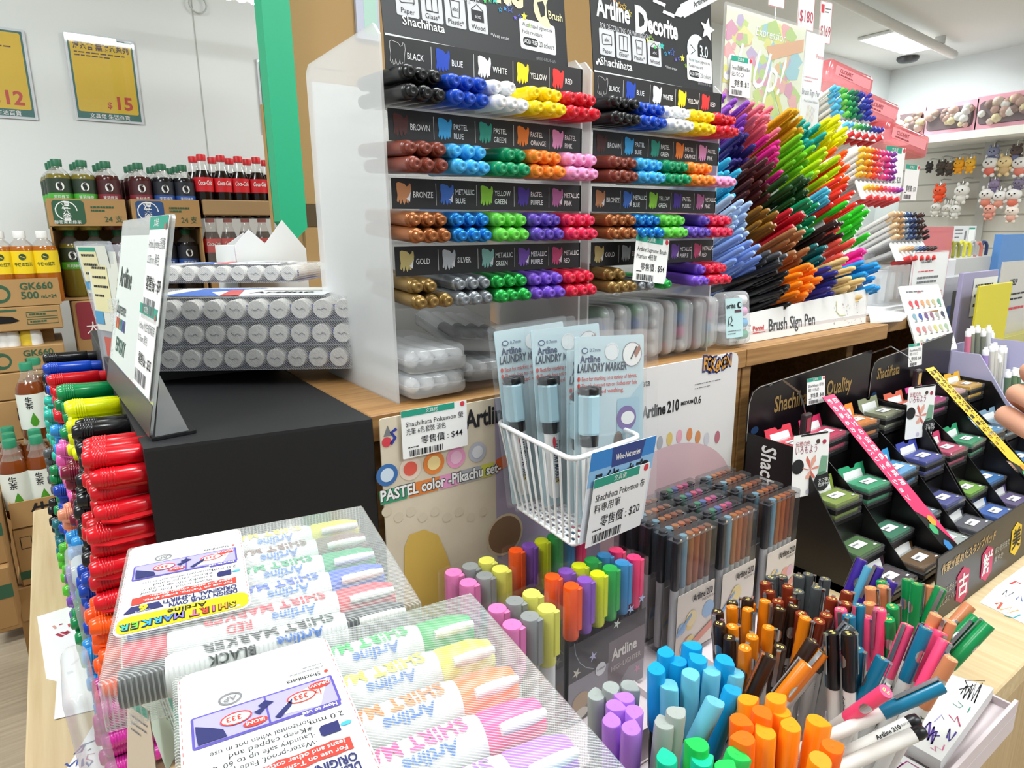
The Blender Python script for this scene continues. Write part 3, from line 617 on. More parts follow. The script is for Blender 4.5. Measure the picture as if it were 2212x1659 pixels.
# ============================================================ shirt marker packs on a black riser, near the camera
b = MB(); b.box((.045, .16, ZT), (.135, .43, 1.0048), BLK, r=.002)
thing('pen_riser', 'black block under the two shirt marker packs', 'riser', b)
SP = clear('#f0f4f2', .10, .13, stripes=760, sdir=(.62, .78, 0)); SPS = clear('#eef4f0', .16, .14)
def shirtpack(M, L, W, cols, which, fluo):
    """M: rear-left top corner, x along the markers, y towards the viewer is negative"""
    H = .026; Mo = M @ T(0, -W, -H)
    bb = MB(Mo); bb.box((0, 0, 0), (L, W, H), SP, r=.0012)
    o = thing('shirt_marker_pack', 'clear striped pack of six shirt markers with a white and yellow card, %s' % which, 'marker pack', bb, Mo)
    eb = MB(Mo)
    for x in (.0, L - .0012): eb.box((x, .0, 0), (x + .0012, W, H), SPS)
    part(o, 'end_flap', eb, kind='stuff') if False else None
    n = len(cols); sp = W / n; NM = cols
    for i, (cn, hx) in enumerate(cols):
        r = .0100; m = mat(hx, .4); y = W - sp * (i + .5); Mm = Mo @ T(.006, y, H / 2) @ R(90, 'Y')
        pb = MB(Mm)
        for k in range(11): pb.lathe([(r * .87, .001 + k * .0016), (r * .89, .0014 + k * .0016), (r * .87, .0026 + k * .0016)], m, n=16, cap0=False, cap1=False)
        pb.lathe([(r * .84, 0), (r * .86, .001), (r * .86, .019)], m, n=16)
        tail = pb
        pb = MB(Mm); pb.lathe([(r * .9, .0191), (r, .022), (r, .098), (r * .93, .102)], mat('#dcdfde', .4), n=20)
        Rr = r + .0007
        fn = lambda px, py: (Rr * math.cos(py / Rr), -Rr * math.sin(py / Rr), px)   # wrapped lettering: reads from the far side
        def wr(t, x, a, h, mm, **k): pb.text(t, x, a, h, mm, fn=lambda px, py: (-(Rr) * math.cos(py / Rr), -Rr * math.sin(py / Rr), .120 - px), **k)
        wr('SHIRT MARKER', .024, -.004, .0078, mat(hx, .5), b=.03, sh=-.1, maxw=.062); wr('Artline', .030, .0052, .0055, mat('#3a72c4', .5), b=.02); wr(cn.upper(), .062, .0060, .0048, mat(hx, .5), b=.02)
        mk = part(o, 'shirt_marker', pb, 'white marker with %s lettering' % cn); part(mk, 'tail', tail, '%s ribbed end' % cn)
        pb = MB(Mm); pb.lathe([(r * .9, .1021), (r * .96, .104), (r * .94, L - .022), (r * .7, L - .013)], m, n=18); part(mk, 'cap', pb, '%s cap' % cn)
        pb = MB(Mm); pb.lathe([(.0022, .108), (.0026, .112), (.0026, L - .020), (.0018, L - .014)], mat('#e5e6e0', .4), T(-r * .72, -r * .72, 0), 8); part(mk, 'clip', pb)
    # the instruction card, printed to be read from the other side of the counter
    c0, c1 = -.001, .062; Mc = Mo @ T(c1 + .003, W * .985, H + .0004) @ R(180, 'Z')     # card frame: x to the left, y towards the viewer
    w, h = c1 - c0, W * .74; cb = MB(Mc); cb.prism(rr(0, 0, w, h, .006), -.0003, 0, WHITE)
    YL = mat('#f2d90c', .5); NV = mat('#23275f', .5); RD = mat('#dd3b30', .5); LV = mat('#574da4', .5); PL = mat('#a39dd2', .5); CY = mat('#45a8dc', .5)
    # y up in the card frame = towards the viewer in the picture, so the yellow foot is at the top of the frame
    cb.flat(rr(.0012, h - .017, w - .0012, h - .0012, .005), YL, .0003)
    for i, (ch, hx) in enumerate(zip('SHIRT', ['#f2d90c', '#f0962a', '#e8649a', '#e0452f', '#e8649a'])):
        cb.text(ch, .009 + i * .0045, h - .0086, .0056, mat('#4a3a20'), .0006, 'C', .09, .8); cb.text(ch, .009 + i * .0045, h - .0086, .0056, mat(hx, .5), .0008, 'C', .02, .8)
    for i, (ch, hx) in enumerate(zip('MARKER', ['#7a6fc0', '#4a7fd0', '#3aa6d8', '#2f9fc8', '#6fbf3a', '#3fae9a'])):
        cb.text(ch, .034 + i * .0049, h - .0095, .0058, mat('#2b2b40'), .0006, 'C', .09, .8); cb.text(ch, .034 + i * .0049, h - .0095, .0058, mat(hx, .5), .0008, 'C', .02, .8)
    cb.text('Artline', .021, h - .0152, .0046, INK, .0005, b=.02); cb.flat([(.005, h - .003), (.0105, h - .0018), (.013, h - .0028), (.0105, h - .0042), (.006, h - .0045)], WHITE, .0004)
    cb.text('DESIGN YOUR OWN', .006, h - .0218, .0042, NV, .0005, b=.03, maxw=.033); cb.text('ORIGINAL T-SHIRT!', .006, h - .0268, .0042, NV, .0005, b=.03, maxw=.036)
    cb.flat([(.044, h - .0265), (w - .006, h - .0265), (w - .003, h - .020), (.0415, h - .020)], NV, .0004); cb.text('6', .051, h - .0258, .0056, YL, .0006, 'C', .05); cb.text('colours', .051, h - .0205, .0016, WHITE, .0006, 'C')
    rg = random.Random(4); zz = []
    for i in range(17): zz.append((.006 + (w - .012) * i / 16, h - .0285 + rg.uniform(-.0006, .0008)))
    for i in range(16, -1, -1): zz.append((.006 + (w - .012) * i / 16, h - .0358 + rg.uniform(-.0008, .0006)))
    cb.flat(zz, RD, .0004); cb.text('For use on T-shirts, sweat shirts,', .008, h - .0315, .0023, WHITE, .0006, b=.01, maxw=w - .018); cb.text('jeans and other cotton fabrics.', .008, h - .0348, .0023, WHITE, .0006, b=.01, maxw=w - .02)
    for i, t in enumerate(('·Water-proof, Fade-proof', '·Laundry safe up to 60°C', '※Keep capped and', 'horizontal when not in use')): cb.text(t, .0175, h - .0400 - i * .0039, .0028, INK, .0005, maxw=.036)
    cb.flat([(.008, h - .046), (.0145, h - .046), (.0155, h - .0445), (.0155, h - .041), (.0145, h - .0400), (.008, h - .0400)], NV, .0004); cb.disc(.0055, h - .043, .0022, CY, .0004, ry=.0011); cb.text('2.0 mm', .005, h - .0505, .0031, INK, .0005)
    y0, y1 = h - .0745, h - .0565
    cb.rect(.004, y0, w - .004, y1 + .0005, LV, .0003, r=.001); cb.rect(.005, y0 + .001, w / 2 - .0004, y1 - .0008, PL, .0004); cb.rect(w / 2 + .0004, y0 + .001, w - .005, y1 - .0008, PL, .0004)
    cb.rect(.0045, y1 - .0005, .019, y1 + .0025, LV, .0004, r=.0006); cb.text('How to use', .006, y1 + .0002, .0020, WHITE, .0007, b=.02)
    cb.flat([(.006, y0 + .001), (.022, y0 + .006), (.028, y1 - .003), (.012, y1 - .001)], WHITE, .0005); cb.disc(.018, y0 + .0085, .0056, WHITE, .0006, ry=.0032); cb.stroke([(.018 + .0056 * math.cos(t * .45), y0 + .0085 + .0032 * math.sin(t * .45)) for t in range(15)], .0006, RD, .0008); cb.stroke([(.0125, y0 + .0085), (.0105, y0 + .0105), (.0105, y0 + .0065), (.0125, y0 + .0085)], .0006, RD, .0008)
    for k in range(3): cb.text('3', .0155 + k * .002, y0 + .007, .0028, RD, .0008, b=.02)
    cb.disc(.010, y0 + .0045, .0046, RD, .0007, ry=.0022); cb.text('DRAW!', .010, y0 + .0036, .0018, WHITE, .0009, 'C', .02)
    cb.flat([(.0215, y0 + .0075), (.0245, y0 + .0105), (.0295, y0 + .0155), (.0275, y0 + .0168), (.0225, y0 + .0118)], NV, .0008)
    cb.flat([(.0285, y0 + .006), (.0315, y0 + .0035), (.0345, y0 + .0055), (.0335, y0 + .0075), (.0365, y0 + .0085), (.0345, y0 + .011), (.0335, y0 + .0098), (.031, y0 + .0072)], NV, .0008)
    cb.disc(.043, y0 + .0085, .0056, WHITE, .0006, ry=.0034); cb.stroke([(.043 + .0056 * math.cos(t * .45), y0 + .0085 + .0034 * math.sin(t * .45)) for t in range(15)], .0006, RD, .0008)
    for k in range(3): cb.text('3', .041 + k * .002, y0 + .007, .0028, RD, .0008, b=.02)
    cb.disc(.0365, y0 + .0142, .0046, RD, .0007, ry=.0022); cb.text('IRON!', .0365, y0 + .0133, .0018, WHITE, .0009, 'C', .02)
    cb.flat([(.047, y1 - .001), (.057, y1 - .001), (w - .0055, y0 + .010), (w - .0055, y0 + .006), (.052, y0 + .0095), (.048, y0 + .0125)], NV, .0007)
    cb.stroke([(.044 + .0042 * math.cos(t * .42), h - .0795 + .0042 * math.sin(t * .42) * .8) for t in range(16)], .0009, GREYINK, .0005); cb.text('AP', .044, h - .0808, .003, GREYINK, .0005, 'C', .02)
    cb.text('Shachihata', .008, h - .0790, .0026, INK, .0005, b=.01, maxw=.014); cb.disc(.0055, h - .0780, .0009, RD, .0005); cb.lines(.006, h - .0822, .014, 2, .0024, .0006, GREYINK, .0005); cb.text('Conforms to ASTM D-4236', .051, h - .0795, .0012, GREYINK, .0005, maxw=.009)
    for k in range(24): cb.rect(.0007, .004 + k * (h - .008) / 24, .0010, .004 + (k + .55) * (h - .008) / 24, mat('#b06060'), .0005); cb.rect(w - .0010, .004 + k * (h - .008) / 24, w - .0007, .004 + (k + .55) * (h - .008) / 24, mat('#b06060'), .0005)
    part(o, 'instruction_card', cb)
    hb = MB(Mo @ T(0, 0, H + .0002)); hb.flat([(L * .62, W * .55), (L * .62, W * .92), (L * .66, W - .002), (L * .93, W - .002), (L * .99, W * .97), (L - .001, W * .55)], clear('#f4f6f4', .05, .22), .0002); part(o, 'front_flap', hb)
    return o
A1 = V((.0165, .440, 1.032)); B1 = V((.160, .399, 1.032)); ang = math.atan2(B1.y - A1.y, B1.x - A1.x); 
C1 = [('yellow', '#d8cf2a'), ('brown', '#7a5a52'), ('green', '#1f9a68'), ('blue', '#3558c8'), ('red', '#d03048'), ('black', '#2a3034')]
C2 = [('green', '#22b45a'), ('yellow', '#e6e62a'), ('orange', '#ff7a22'), ('pink', '#ff2f8e'), ('violet', '#a868d8'), ('sky blue', '#3aa2f0')]
shirtpack(T(A1) @ R(math.degrees(ang) * .62, 'Z'), .146, .139, C1, 'the rear one', 0)
shirtpack(T(.0195, .286, 1.034) @ R(math.degrees(ang) * .45, 'Z'), .1425, .142, C2, 'the front one', 1)
# thin price cards hanging beside the packs
for i, (q0, q1, q2, q3) in enumerate((((256, 1292), (272, 1310), (300, 1500), (262, 1510)), ((268, 1300), (285, 1330), (345, 1600), (300, 1500)), ((270, 1500), (300, 1480), (330, 1659), (275, 1680)))):
    p = [aX(q[0], q[1], .013 + .002 * i) if False else aY(q[0], q[1], .44 - .03 * i) for q in (q0, q1, q2, q3)]
    M = frame(p[3], p[2] - p[3] + V((0, -.03, 0)), p[0] - p[3]); h = (p[0] - p[3]).length; w = (p[2] - p[3] + V((0, -.03, 0))).length
    b = MB(M); b.prism([(0, 0), (w, 0), (w * .75, h), (w * .1, h)], -.0005, 0, mat(['#d9d6c4', '#c9d8c8', '#d8c6b0'][i], .6)); b.flat([(w * .12, h * .9), (w * .74, h * .9), (w * .75, h), (w * .1, h)], TAGGREEN, .0003)
    b.lines(w * .2, h * .8, w * .5, 3, h * .08, h * .02, GREYINK, .0004)
    thing('price_card', ['thin price card on edge left of the shirt marker packs, rear one', 'thin pale green price card on edge beside the orange pens', 'thin tan price card on edge at the bottom left'][i], 'price card', b, M)
# ============================================================ papers and small packs on the left strip of the counter
def sheet(name, pts, lab, strokes=(), z=ZT + .0006, texts=(), th=.0004):
    P = [aZ(x, y, z) for x, y in pts]; o0 = P[0].copy(); o0.z = 0; b = MB()
    c = sum(P, V()) / len(P); M = T(c.x, c.y, z); b.M = M
    b.prism([(p.x - c.x, p.y - c.y) for p in P], -th, 0, PAPER)
    for col, w, pl in strokes: b.stroke([((aZ(x, y, z) - c).x, (aZ(x, y, z) - c).y) for x, y in pl], w, mat(col, .6), .0003)
    return thing(name, lab, 'paper', b, T(c.x, c.y, z - th))
sheet('paper_sheet', [(80, 1332), (170, 1304), (200, 1390), (236, 1500), (100, 1466)], 'white test sheet with red pen dashes on the left counter edge',
      [('#b0304a', .004, [(122, 1370), (136, 1375)]), ('#b0304a', .004, [(132, 1366), (146, 1370)]), ('#b0304a', .004, [(142, 1364), (150, 1367)]), ('#c04a5a', .009, [(147, 1352), (165, 1346)]), ('#d8a090', .003, [(115, 1352), (121, 1358)]), ('#b0304a', .003, [(128, 1350), (135, 1348)])])
sheet('paper_sheet', [(128, 1390), (150, 1384), (225, 1366), (270, 1500), (207, 1532), (117, 1554)], 'blank white sheet overlapping the dashed test sheet', [('#c4c6ca', .006, [(145, 1456), (158, 1450)]), ('#d5d6d9', .004, [(155, 1437), (175, 1420)]), ('#888a90', .002, [(195, 1432), (199, 1433)])], ZT + .0014)
sheet('paper_sheet', [(206, 1558), (330, 1500), (330, 1700), (120, 1700)], 'white sheet with blue scribbled writing at the bottom left corner',
      [('#33407a', .002, [(205, 1600), (180, 1610), (160, 1630), (175, 1625), (185, 1606), (172, 1614)]), ('#3a54a0', .0025, [(142, 1650), (150, 1656), (168, 1640), (165, 1655), (178, 1640), (178, 1656), (186, 1648), (192, 1655), (200, 1645)]), ('#c06a8a', .0015, [(205, 1628), (190, 1630), (187, 1640), (200, 1644)]), ('#15151a', .003, [(192, 1619), (194, 1621)])], ZT + .0006)
for i, (x, y, h, cs) in enumerate(((aY(186, 1190, .80).x, .76, aY(186, 1190, .80).z - ZT, ['#c9d6da', '#3f9f78', '#a8323c', '#3a55b0', '#3c3f66']), (aY(222, 1450, .46).x, .44, aY(222, 1450, .46).z - ZT, []))):
    M = T(x - .012, y, ZT) @ R(-3, 'Y')
    b = MB(M); softbox(b, 0, 0, (.026, .016)[i], .07, 0, h, .010, .007, CASE)
    o = thing('pen_pack', ['upright clear case of coloured pens at the foot of the black box', 'upright cloudy clear case left of the orange and magenta pens'][i], 'pen case', b, M)
    for k, hx in enumerate(cs):
        pb = MB(M); pb.lathe([(.004, 0), (.0085, .004), (.009, .05)], mat(hx, .4), T(.0125, .004, h - .018 - k * .021) @ R(-90, 'X'), 12); part(o, 'marker', pb)
# ============================================================ pink card tray, printed back panels
TRAYC = mat('#dccfd2', .7); ZTR = .745
tr0 = aZ(2160, 1500, ZTR + .008); 
b = MB(); b.box((.262, .168, ZT), (.740, .574, ZTR - .004), TRAYC, r=.001)
o = thing('display_tray', 'pale pink card tray holding highlighter packs and test pens', 'tray', b)
tb = MB()
for x in (.262, .452, .548, .740 - .003): tb.box((x, .172, ZTR - .004), (x + .003, .57, ZTR + .004), TRAYC)
tb.box((.262, .168, ZTR - .004), (.74, .1715, ZTR + .010), TRAYC)
part(o, 'rib', tb, kind='stuff')
def loc(M, Y): Mi = M.inverted(); return lambda px, py: tuple((Mi @ aY(px, py, Y))[:2])
YP = .5775
M = frame((.2465, YP, ZTR), (1, 0, 0), (0, 0, 1)); q = loc(M, YP); W, H = .300, ZD - .0005 - ZTR
BEI = mat('#d9cdb6', .65, noise=.05, scale=60); LAV = mat('#a79db4', .65)
b = MB(M); b.prism(rr(0, 0, W, H, .003), -.002, 0, BEI)
xs = q(1068, 860)[0]; b.rect(xs, 0, W, H, LAV, .0002)
band = [q(818, 1062), q(822, 1092), q(1066, 1026), q(1066, 998)]
cs = ['#3f9a72', '#e0823a', '#e79ac6', '#a7a9b2', '#cfd04a']; e = [0, .235, .50, .69, .88, 1]
for i, hx in enumerate(cs):
    l = lambda a, c, t: (a[0] + (c[0] - a[0]) * t, a[1] + (c[1] - a[1]) * t)
    b.flat([l(band[0], band[3], e[i]), l(band[1], band[2], e[i]), l(band[1], band[2], min(1, e[i + 1] - .02)), l(band[0], band[3], e[i + 1])], mat(hx, .6), .0004)
b.flat([(xs, band[3][1] + .002), (xs, band[2][1] + .002), (xs + .03, band[2][1] + .01), (xs + .04, band[3][1] + .011)], mat('#d9642e', .6), .0004); b.flat([(xs + .03, band[2][1] + .01), (xs + .04, band[3][1] + .011), (xs + .075, band[3][1] + .018), (xs + .065, band[2][1] + .017)], mat('#7a3f8a', .6), .0004)
t0 = q(822, 1084); t1 = q(1040, 1028); an = math.atan2(t1[1] - t0[1], t1[0] - t0[0])
b.text('PASTEL color -Pikachu set-', t0[0], t0[1], .0115, mat('#39403c', .6), .0006, b=.075, maxw=.147, rot=an); b.text('PASTEL color -Pikachu set-', t0[0], t0[1], .0115, WHITE, .0008, b=.03, maxw=.147, rot=an)
c = q(1004, 915); b.text('Artline', c[0], c[1] - .006, .020, INK, .0006, b=.03, sx=.72, maxw=.06); b.text('6', q(1082, 905)[0], c[1] + .005, .022, INK, .0006, b=.03, sx=.8)
c = q(835, 955); b.disc(c[0], c[1], .0052, TAGRED, .0004); b.flat([(c[0] - .003, c[1] + .006), (c[0] + .006, c[1] + .006), (c[0] + .002, c[1] + .017)], GREYINK, .0004)
c = q(846, 955); b.stroke([(c[0] + .006, c[1] + .013), (c[0], c[1] + .010), (c[0] + .004, c[1] + .004), (c[0] - .001, c[1] - .002)], .0035, mat('#2a3a9a'), .0004)
for (x, y, r, hx, h2) in ((836, 1026, .0155, '#3a6fae', '#cfe0ee'), (886, 1012, .0165, '#e9d5c2', '#e6604e'), (937, 1000, .0165, '#e8863a', '#f6dc9a'), (985, 988, .0155, '#ef9fc6', '#f4c3dc'), (1031, 976, .0150, '#b9bcc6', '#dcdde2')):
    c = q(x, y); r *= .76; b.disc(c[0], c[1], r, mat(hx, .6), .0004, n=28); b.disc(c[0], c[1], r * .62, mat(h2, .6), .0006, n=24)
for k in range(9): c = q(835 + k * 26, 1105 + 12 * (k % 2)); b.disc(c[0], c[1], .0055, mat('#d3c7b0', .65), .0003)
MU = mat('#d8b558', .6)   # plain mustard shape standing in for the printed figure
b.flat([q(*p) for p in ((873, 1182), (884, 1155), (915, 1143), (946, 1155), (962, 1192), (978, 1240), (970, 1330), (873, 1330))], MU, .0006)
c = q(1078, 1150); b.disc(c[0] + .008, c[1] - .005, .026, mat('#d9c7a6', .6), .0004, n=26); b.disc(c[0] + .008, c[1] - .005, .023, mat('#8a6a4e', .6), .0006, n=26)
thing('backing_panel', 'beige and lavender printed panel below the oak shelf with a rainbow band', 'printed panel', b)
YQ = .5885
M = frame((.548, YQ, ZTR), (1, 0, 0), (0, 0, 1)); q = loc(M, YQ); W = .285; H = ZD - .0005 - ZTR; WP = mat('#e2e0df', .6)
b = MB(M); b.prism([(0, 0), (W, 0)] + [(W - .012 + .012 * math.cos(t), H - .012 + .012 * math.sin(t)) for t in (0, .5, 1.05, 1.57)] + [(0, H)], -.003, 0, WP)
c = q(1440, 1110); b.flat([(c[0] + .15 * math.cos(t * .1), c[1] + .105 * math.sin(t * .1)) for t in range(3, 29)] + [(c[0] - .14, .001), (c[0] + .14, .001)], mat('#d3b3b9', .6), .0003)
c = q(1404, 828); b.text('Shachihata', c[0], c[1] - .003, .010, INK, .0004, 'R', .008, .9)
p0 = q(1386, 905); p1 = q(1467, 890); b.text('Artline', p0[0], p0[1], .0165, INK, .0004, b=.035, sx=.7, maxw=(p1[0] - p0[0]) * .62); b.text('210', p0[0] + (p1[0] - p0[0]) * .66, p0[1], .0165, INK, .0004, b=.03, sx=.7, maxw=(p1[0] - p0[0]) * .36)
b.text('MEDIUM', p1[0] + .003, p0[1] + .006, .005, INK, .0004, b=.03, maxw=.026); b.text('0.6', p1[0] + .031, p0[1] + .003, .0115, INK, .0004, b=.01, sx=.8)
l0 = q(1517, 818); l1 = q(1577, 800); wl = (l1[0] - l0[0]) / 7.2
for i, ch in enumerate('POKéMON'):
    x = l0[0] + wl * (i + .6); y = l0[1] + .010 + .003 * abs(i - 3) * .6; h = .019 if i in (0, 1, 2) else .016
    b.text(ch, x, y - .003, h, mat('#2d3d7a', .6), .0004, 'C', .14, .72); b.text(ch, x, y - .003, h, mat('#d79a4a', .6), .0008, 'C', .03, .72)
c = q(1500, 838); b.lines(c[0], c[1] + .004, .058, 2, .006, .0012, GREYINK, .0004)
for i, (x, y, hx) in enumerate(((1385, 985, '#c9ab8a'), (1401, 968, '#5f8fc0'), (1425, 956, '#a9acb2'), (1446, 948, '#dcc070'), (1467, 942, '#e3a5b4'), (1489, 938, '#d98a5a'), (1507, 944, '#cf8a58'), (1526, 948, '#c9c9d2'), (1549, 944, '#b9707e'))):
    c = q(x, y); b.disc(c[0], c[1], .0062, mat(hx, .6), .0004, ry=.010)
thing('backing_panel', 'white printed panel with a pink arch right of the wire basket', 'printed panel', b)
a = aY(871, 993, YP - .004)
pricetag(frame(a, (1, 0, 0), (0, 0, 1)), .0765, .0505, 'Shachihata Pokemon 螢', '零售價 : $44', 'white price tag reading 44 dollars on the beige panel', '光筆 6色套裝 淡色')
# ============================================================ white wire basket with laundry markers
WIRE = mat('#f0f1f1', .35)
zt, zb = 1.018, .925
TOPC = [V((.379, .568, zt)), V((.366, .425, zt)), V((.468, .438, zt)), V((.482, .575, zt))]
BOT = [V((.388, .545, zb)), V((.378, .437, zb)), V((.456, .447, zb)), V((.468, .555, zb))]
def rounded(c, r=.012, n=3):
    o = []
    for i in range(4):
        p, a, e = c[i], c[i - 1], c[(i + 1) % 4]; d1 = (a - p).normalized() * r; d2 = (e - p).normalized() * r
        o += [p + d1 * (1 - t) ** 2 + d2 * t * t for t in [k / n for k in range(n + 1)]]
    return o
b = MB(); b.tube(rounded(TOPC), .0026, WIRE, 8, True)
o = thing('wire_basket', 'white wire basket of laundry markers hooked on the panels', 'basket', b, T(.42, .50, zb))
wb = MB()
for i in range(4):
    n = 8 if i % 2 else 10
    for k in range(n):
        t = (k + .5) / n; wb.tube([TOPC[i].lerp(TOPC[(i + 1) % 4], t), BOT[i].lerp(BOT[(i + 1) % 4], t)], .0013, WIRE, 6)
part(o, 'side_wires', wb)
wb = MB(); wb.tube(rounded(BOT, .006), .002, WIRE, 6, True)
for i in (0, 1):
    n = 12 if i == 0 else 10
    for k in range(n):
        t = (k + .5) / n; wb.tube([BOT[i].lerp(BOT[(i + 1) % 4], t), BOT[(i + 3) % 4].lerp(BOT[(i + 2) % 4], t)] if i == 0 else [BOT[1].lerp(BOT[2], t), BOT[0].lerp(BOT[3], t)], .0014, WIRE, 6)
part(o, 'bottom_wires', wb)
for x in (.40, .46):
    hb = MB(); hb.tube([(x, .568, zt), (x, .5755, zt + .008), (x, .5765, zt - .02)], .0018, WIRE, 6); part(o, 'hook', hb)
LB = mat('#a9cbd8', .5); LB2 = mat('#c4dbe2', .5); CAPB = mat('#a9cad6', .4); BAGC = clear('#f2f8fa', .05, .14)
def laundry(M, lab, w=.094, h=.20, mx=.012):
    bg = MB(M); bg.prism(rr(-.006, -.004, w + .006, h + .006, .004), .0155, .0158, BAGC); bg.prism(rr(-.006, -.004, w + .006, h + .006, .004), -.0022, -.0019, BAGC)
    o = thing('laundry_marker_pack', lab, 'marker pack', bg, M, 'laundry marker packs in the wire basket')
    c = MB(M); c.prism(rr(0, 0, w, h, .002), -.001, 0, LB2)
    c.flat([(w * .55, h * .12), (w, h * .02), (w, h * .75), (w * .7, h * .62)], LB, .0002)
    c.disc(w * .52, h - .016, .0085, mat('#e8eef0', .4), .0004); c.stroke([(w * .52 + .0085 * math.cos(t * .45), h - .016 + .0085 * math.sin(t * .45)) for t in range(15)], .0008, WHITE, .0006)
    c.disc(.012, h - .014, .0042, mat('#2b4a7a'), .0004, ry=.003); c.disc(.012, h - .014, .003, LB2, .0006, ry=.002); c.text('0.7mm', .018, h - .0155, .0035, mat('#2b4a7a'), .0004)
    c.text('Artline', .006, h - .026, .0072, mat('#24345f'), .0004, b=.03, sx=.85); c.text('LAUNDRY MARKER', .003, h - .0355, .0082, mat('#1c2a44'), .0004, b=.03, sh=.15, sx=.8, maxw=.062)
    for i, t in enumerate(('● Best for marking on a variety of fabrics.', '● The ink does not run on clothes nor fade', '   with repeated washing.')): c.text(t, .003, h - .0445 - i * .0068, .0044, mat('#d2453a'), .0004, b=.012, maxw=w - .012)
    c.disc(w - .016, h - .020, .0125, WHITE, .0004); c.stroke([(w - .016 + .0125 * math.cos(t * .35), h - .020 + .0125 * math.sin(t * .35)) for t in range(19)], .0007, GREYINK, .0006); c.flat([(w - .014, h - .018), (w - .006, h - .010), (w - .005, h - .016), (w - .011, h - .024)], mat('#a5705c'), .0006); c.stroke([(w - .018, h - .025), (w - .010, h - .012)], .0014, INK, .0008)
    c.rect(w * .60, h * .42, w * .94, h * .66, mat('#9dc3d6'), .0004, r=.003); c.disc(w * .74, h * .55, .013, mat('#6a4a9a'), .0006); c.disc(w * .76, h * .55, .009, WHITE, .00062, ry=.007)   # plain badge
    c.disc(w * .78, h * .33, .013, mat('#b98a52'), .0006, ry=.011); c.disc(w * .62, h * .42, .006, mat('#6a4a36'), .0007, ry=.012)
    part(o, 'hang_card', c)
    r = .0100; y0 = .012; top = h * .725
    Mp = M @ T(mx, y0, .0077) @ R(-90, 'X')
    p = MB(Mp @ Matrix.Scale(1, 4)); L = top - y0
    p.lathe([(.0052, 0), (r * .72, .004), (r * .8, L - .056)], WHITE, n=16); 
    for k, t in enumerate(('LAUNDRY MARKER', 'Artline')): p.text(t, 0, 0, .0056, mat('#1c2a44'), fn=(lambda px, py, k=k: ((py - .003 + k * .008) , -math.sqrt(max(0, (r * .84) ** 2 - (py - .003 + k * .008) ** 2)), L - .064 - px)), b=.02, maxw=.045)
    p.disc(0, 0, .003, mat('#d8c06a'), 0, T(0, -r * .8, .02) @ R(90, 'X')); p.disc(0, 0, .002, mat('#c23a4a'), 0, T(-.002, -r * .84, L - .065) @ R(90, 'X'), ry=.006)
    mk = part(o, 'laundry_marker', p)
    p = MB(Mp); p.lathe([(r * .9, L - .056), (r * .95, L - .044)], BLACK, n=8, smooth=False); p.lathe([(r * .8, L - .0045), (r * 1.0, L - .004), (r * 1.02, L + .002), (r * .85, L + .0035), (r * .6, L + .001)], BLACK, n=16); p.box((r * .5, -.004, L - .006), (r * 1.25, .004, L + .003), BLACK); part(mk, 'collar', p, 'black collar and clip')
    p = MB(Mp); p.lathe([(r * 1.06, L - .044), (r * 1.1, L - .042), (r * 1.1, L - .006), (r, L - .004)], CAPB, Matrix.Rotation(.39, 4, 'Z'), n=8, smooth=False); part(mk, 'cap', p, 'pale blue faceted cap')
    return o
for (x, y, z, ry, sz, lab) in ((.383, .545, .928, -3, 5, 'laundry marker card at the back left of the wire basket'), (.402, .515, .930, -1, 2, 'laundry marker card second from the left in the wire basket'), (.417, .492, .927, 3, -2, 'mostly hidden laundry marker card with a leaning marker in the basket'), (.402, .462, .929, 3, 3, 'frontmost laundry marker card in the wire basket')):
    fz = 5.0
    Mx = frame((x, y, z), (1, -.1, .0), (0, .10, 1)) @ R(-ry, 'Z')
    laundry(Mx, lab, h=.192 if x != .417 else .175, w=.088)
# header card and price tag on the basket's front
d = (TOPC[2] - TOPC[1]); M = frame(TOPC[1] + d * .02 + V((.002, -.006, -.083)), d, (0, -.10, 1)) @ R(-3, 'Z'); w, h = .100, .092
b = MB(M); b.prism(rr(0, 0, w, h, .002), -.0006, 0, mat('#e4e9ef', .5)); b.rect(0, h * .62, w, h, mat('#8fc1e8', .5), .0002); b.rect(0, h * .80, w, h, mat('#2b86d2', .5), .0003); b.flat([(w * .32, h * .78), (w * .78, h * .78), (w * .82, h), (w * .3, h)], mat('#243f86', .5), .0004)
b.text('Wire-Net series', w * .56, h * .85, .006, WHITE, .0006, 'C', .02, maxw=w * .38); b.text('ワイヤーかご', w * .1, h * .60, .013, INK, .0006, b=.03, maxw=w * .72); b.disc(w * .86, h * .66, .008, INK, .0006); b.lines(w * .55, h * .06, w * .4, 1, .1, .002, INK, .0006)
thing('basket_label', 'blue and white hanging label on the front of the wire basket', 'label', b)
pricetag(M @ T(.006, -.004, .003), .086, .070, 'Shachihata Pokemon 布', '零售價 : $20', 'white price tag reading 20 dollars on the basket label', '料專用筆')
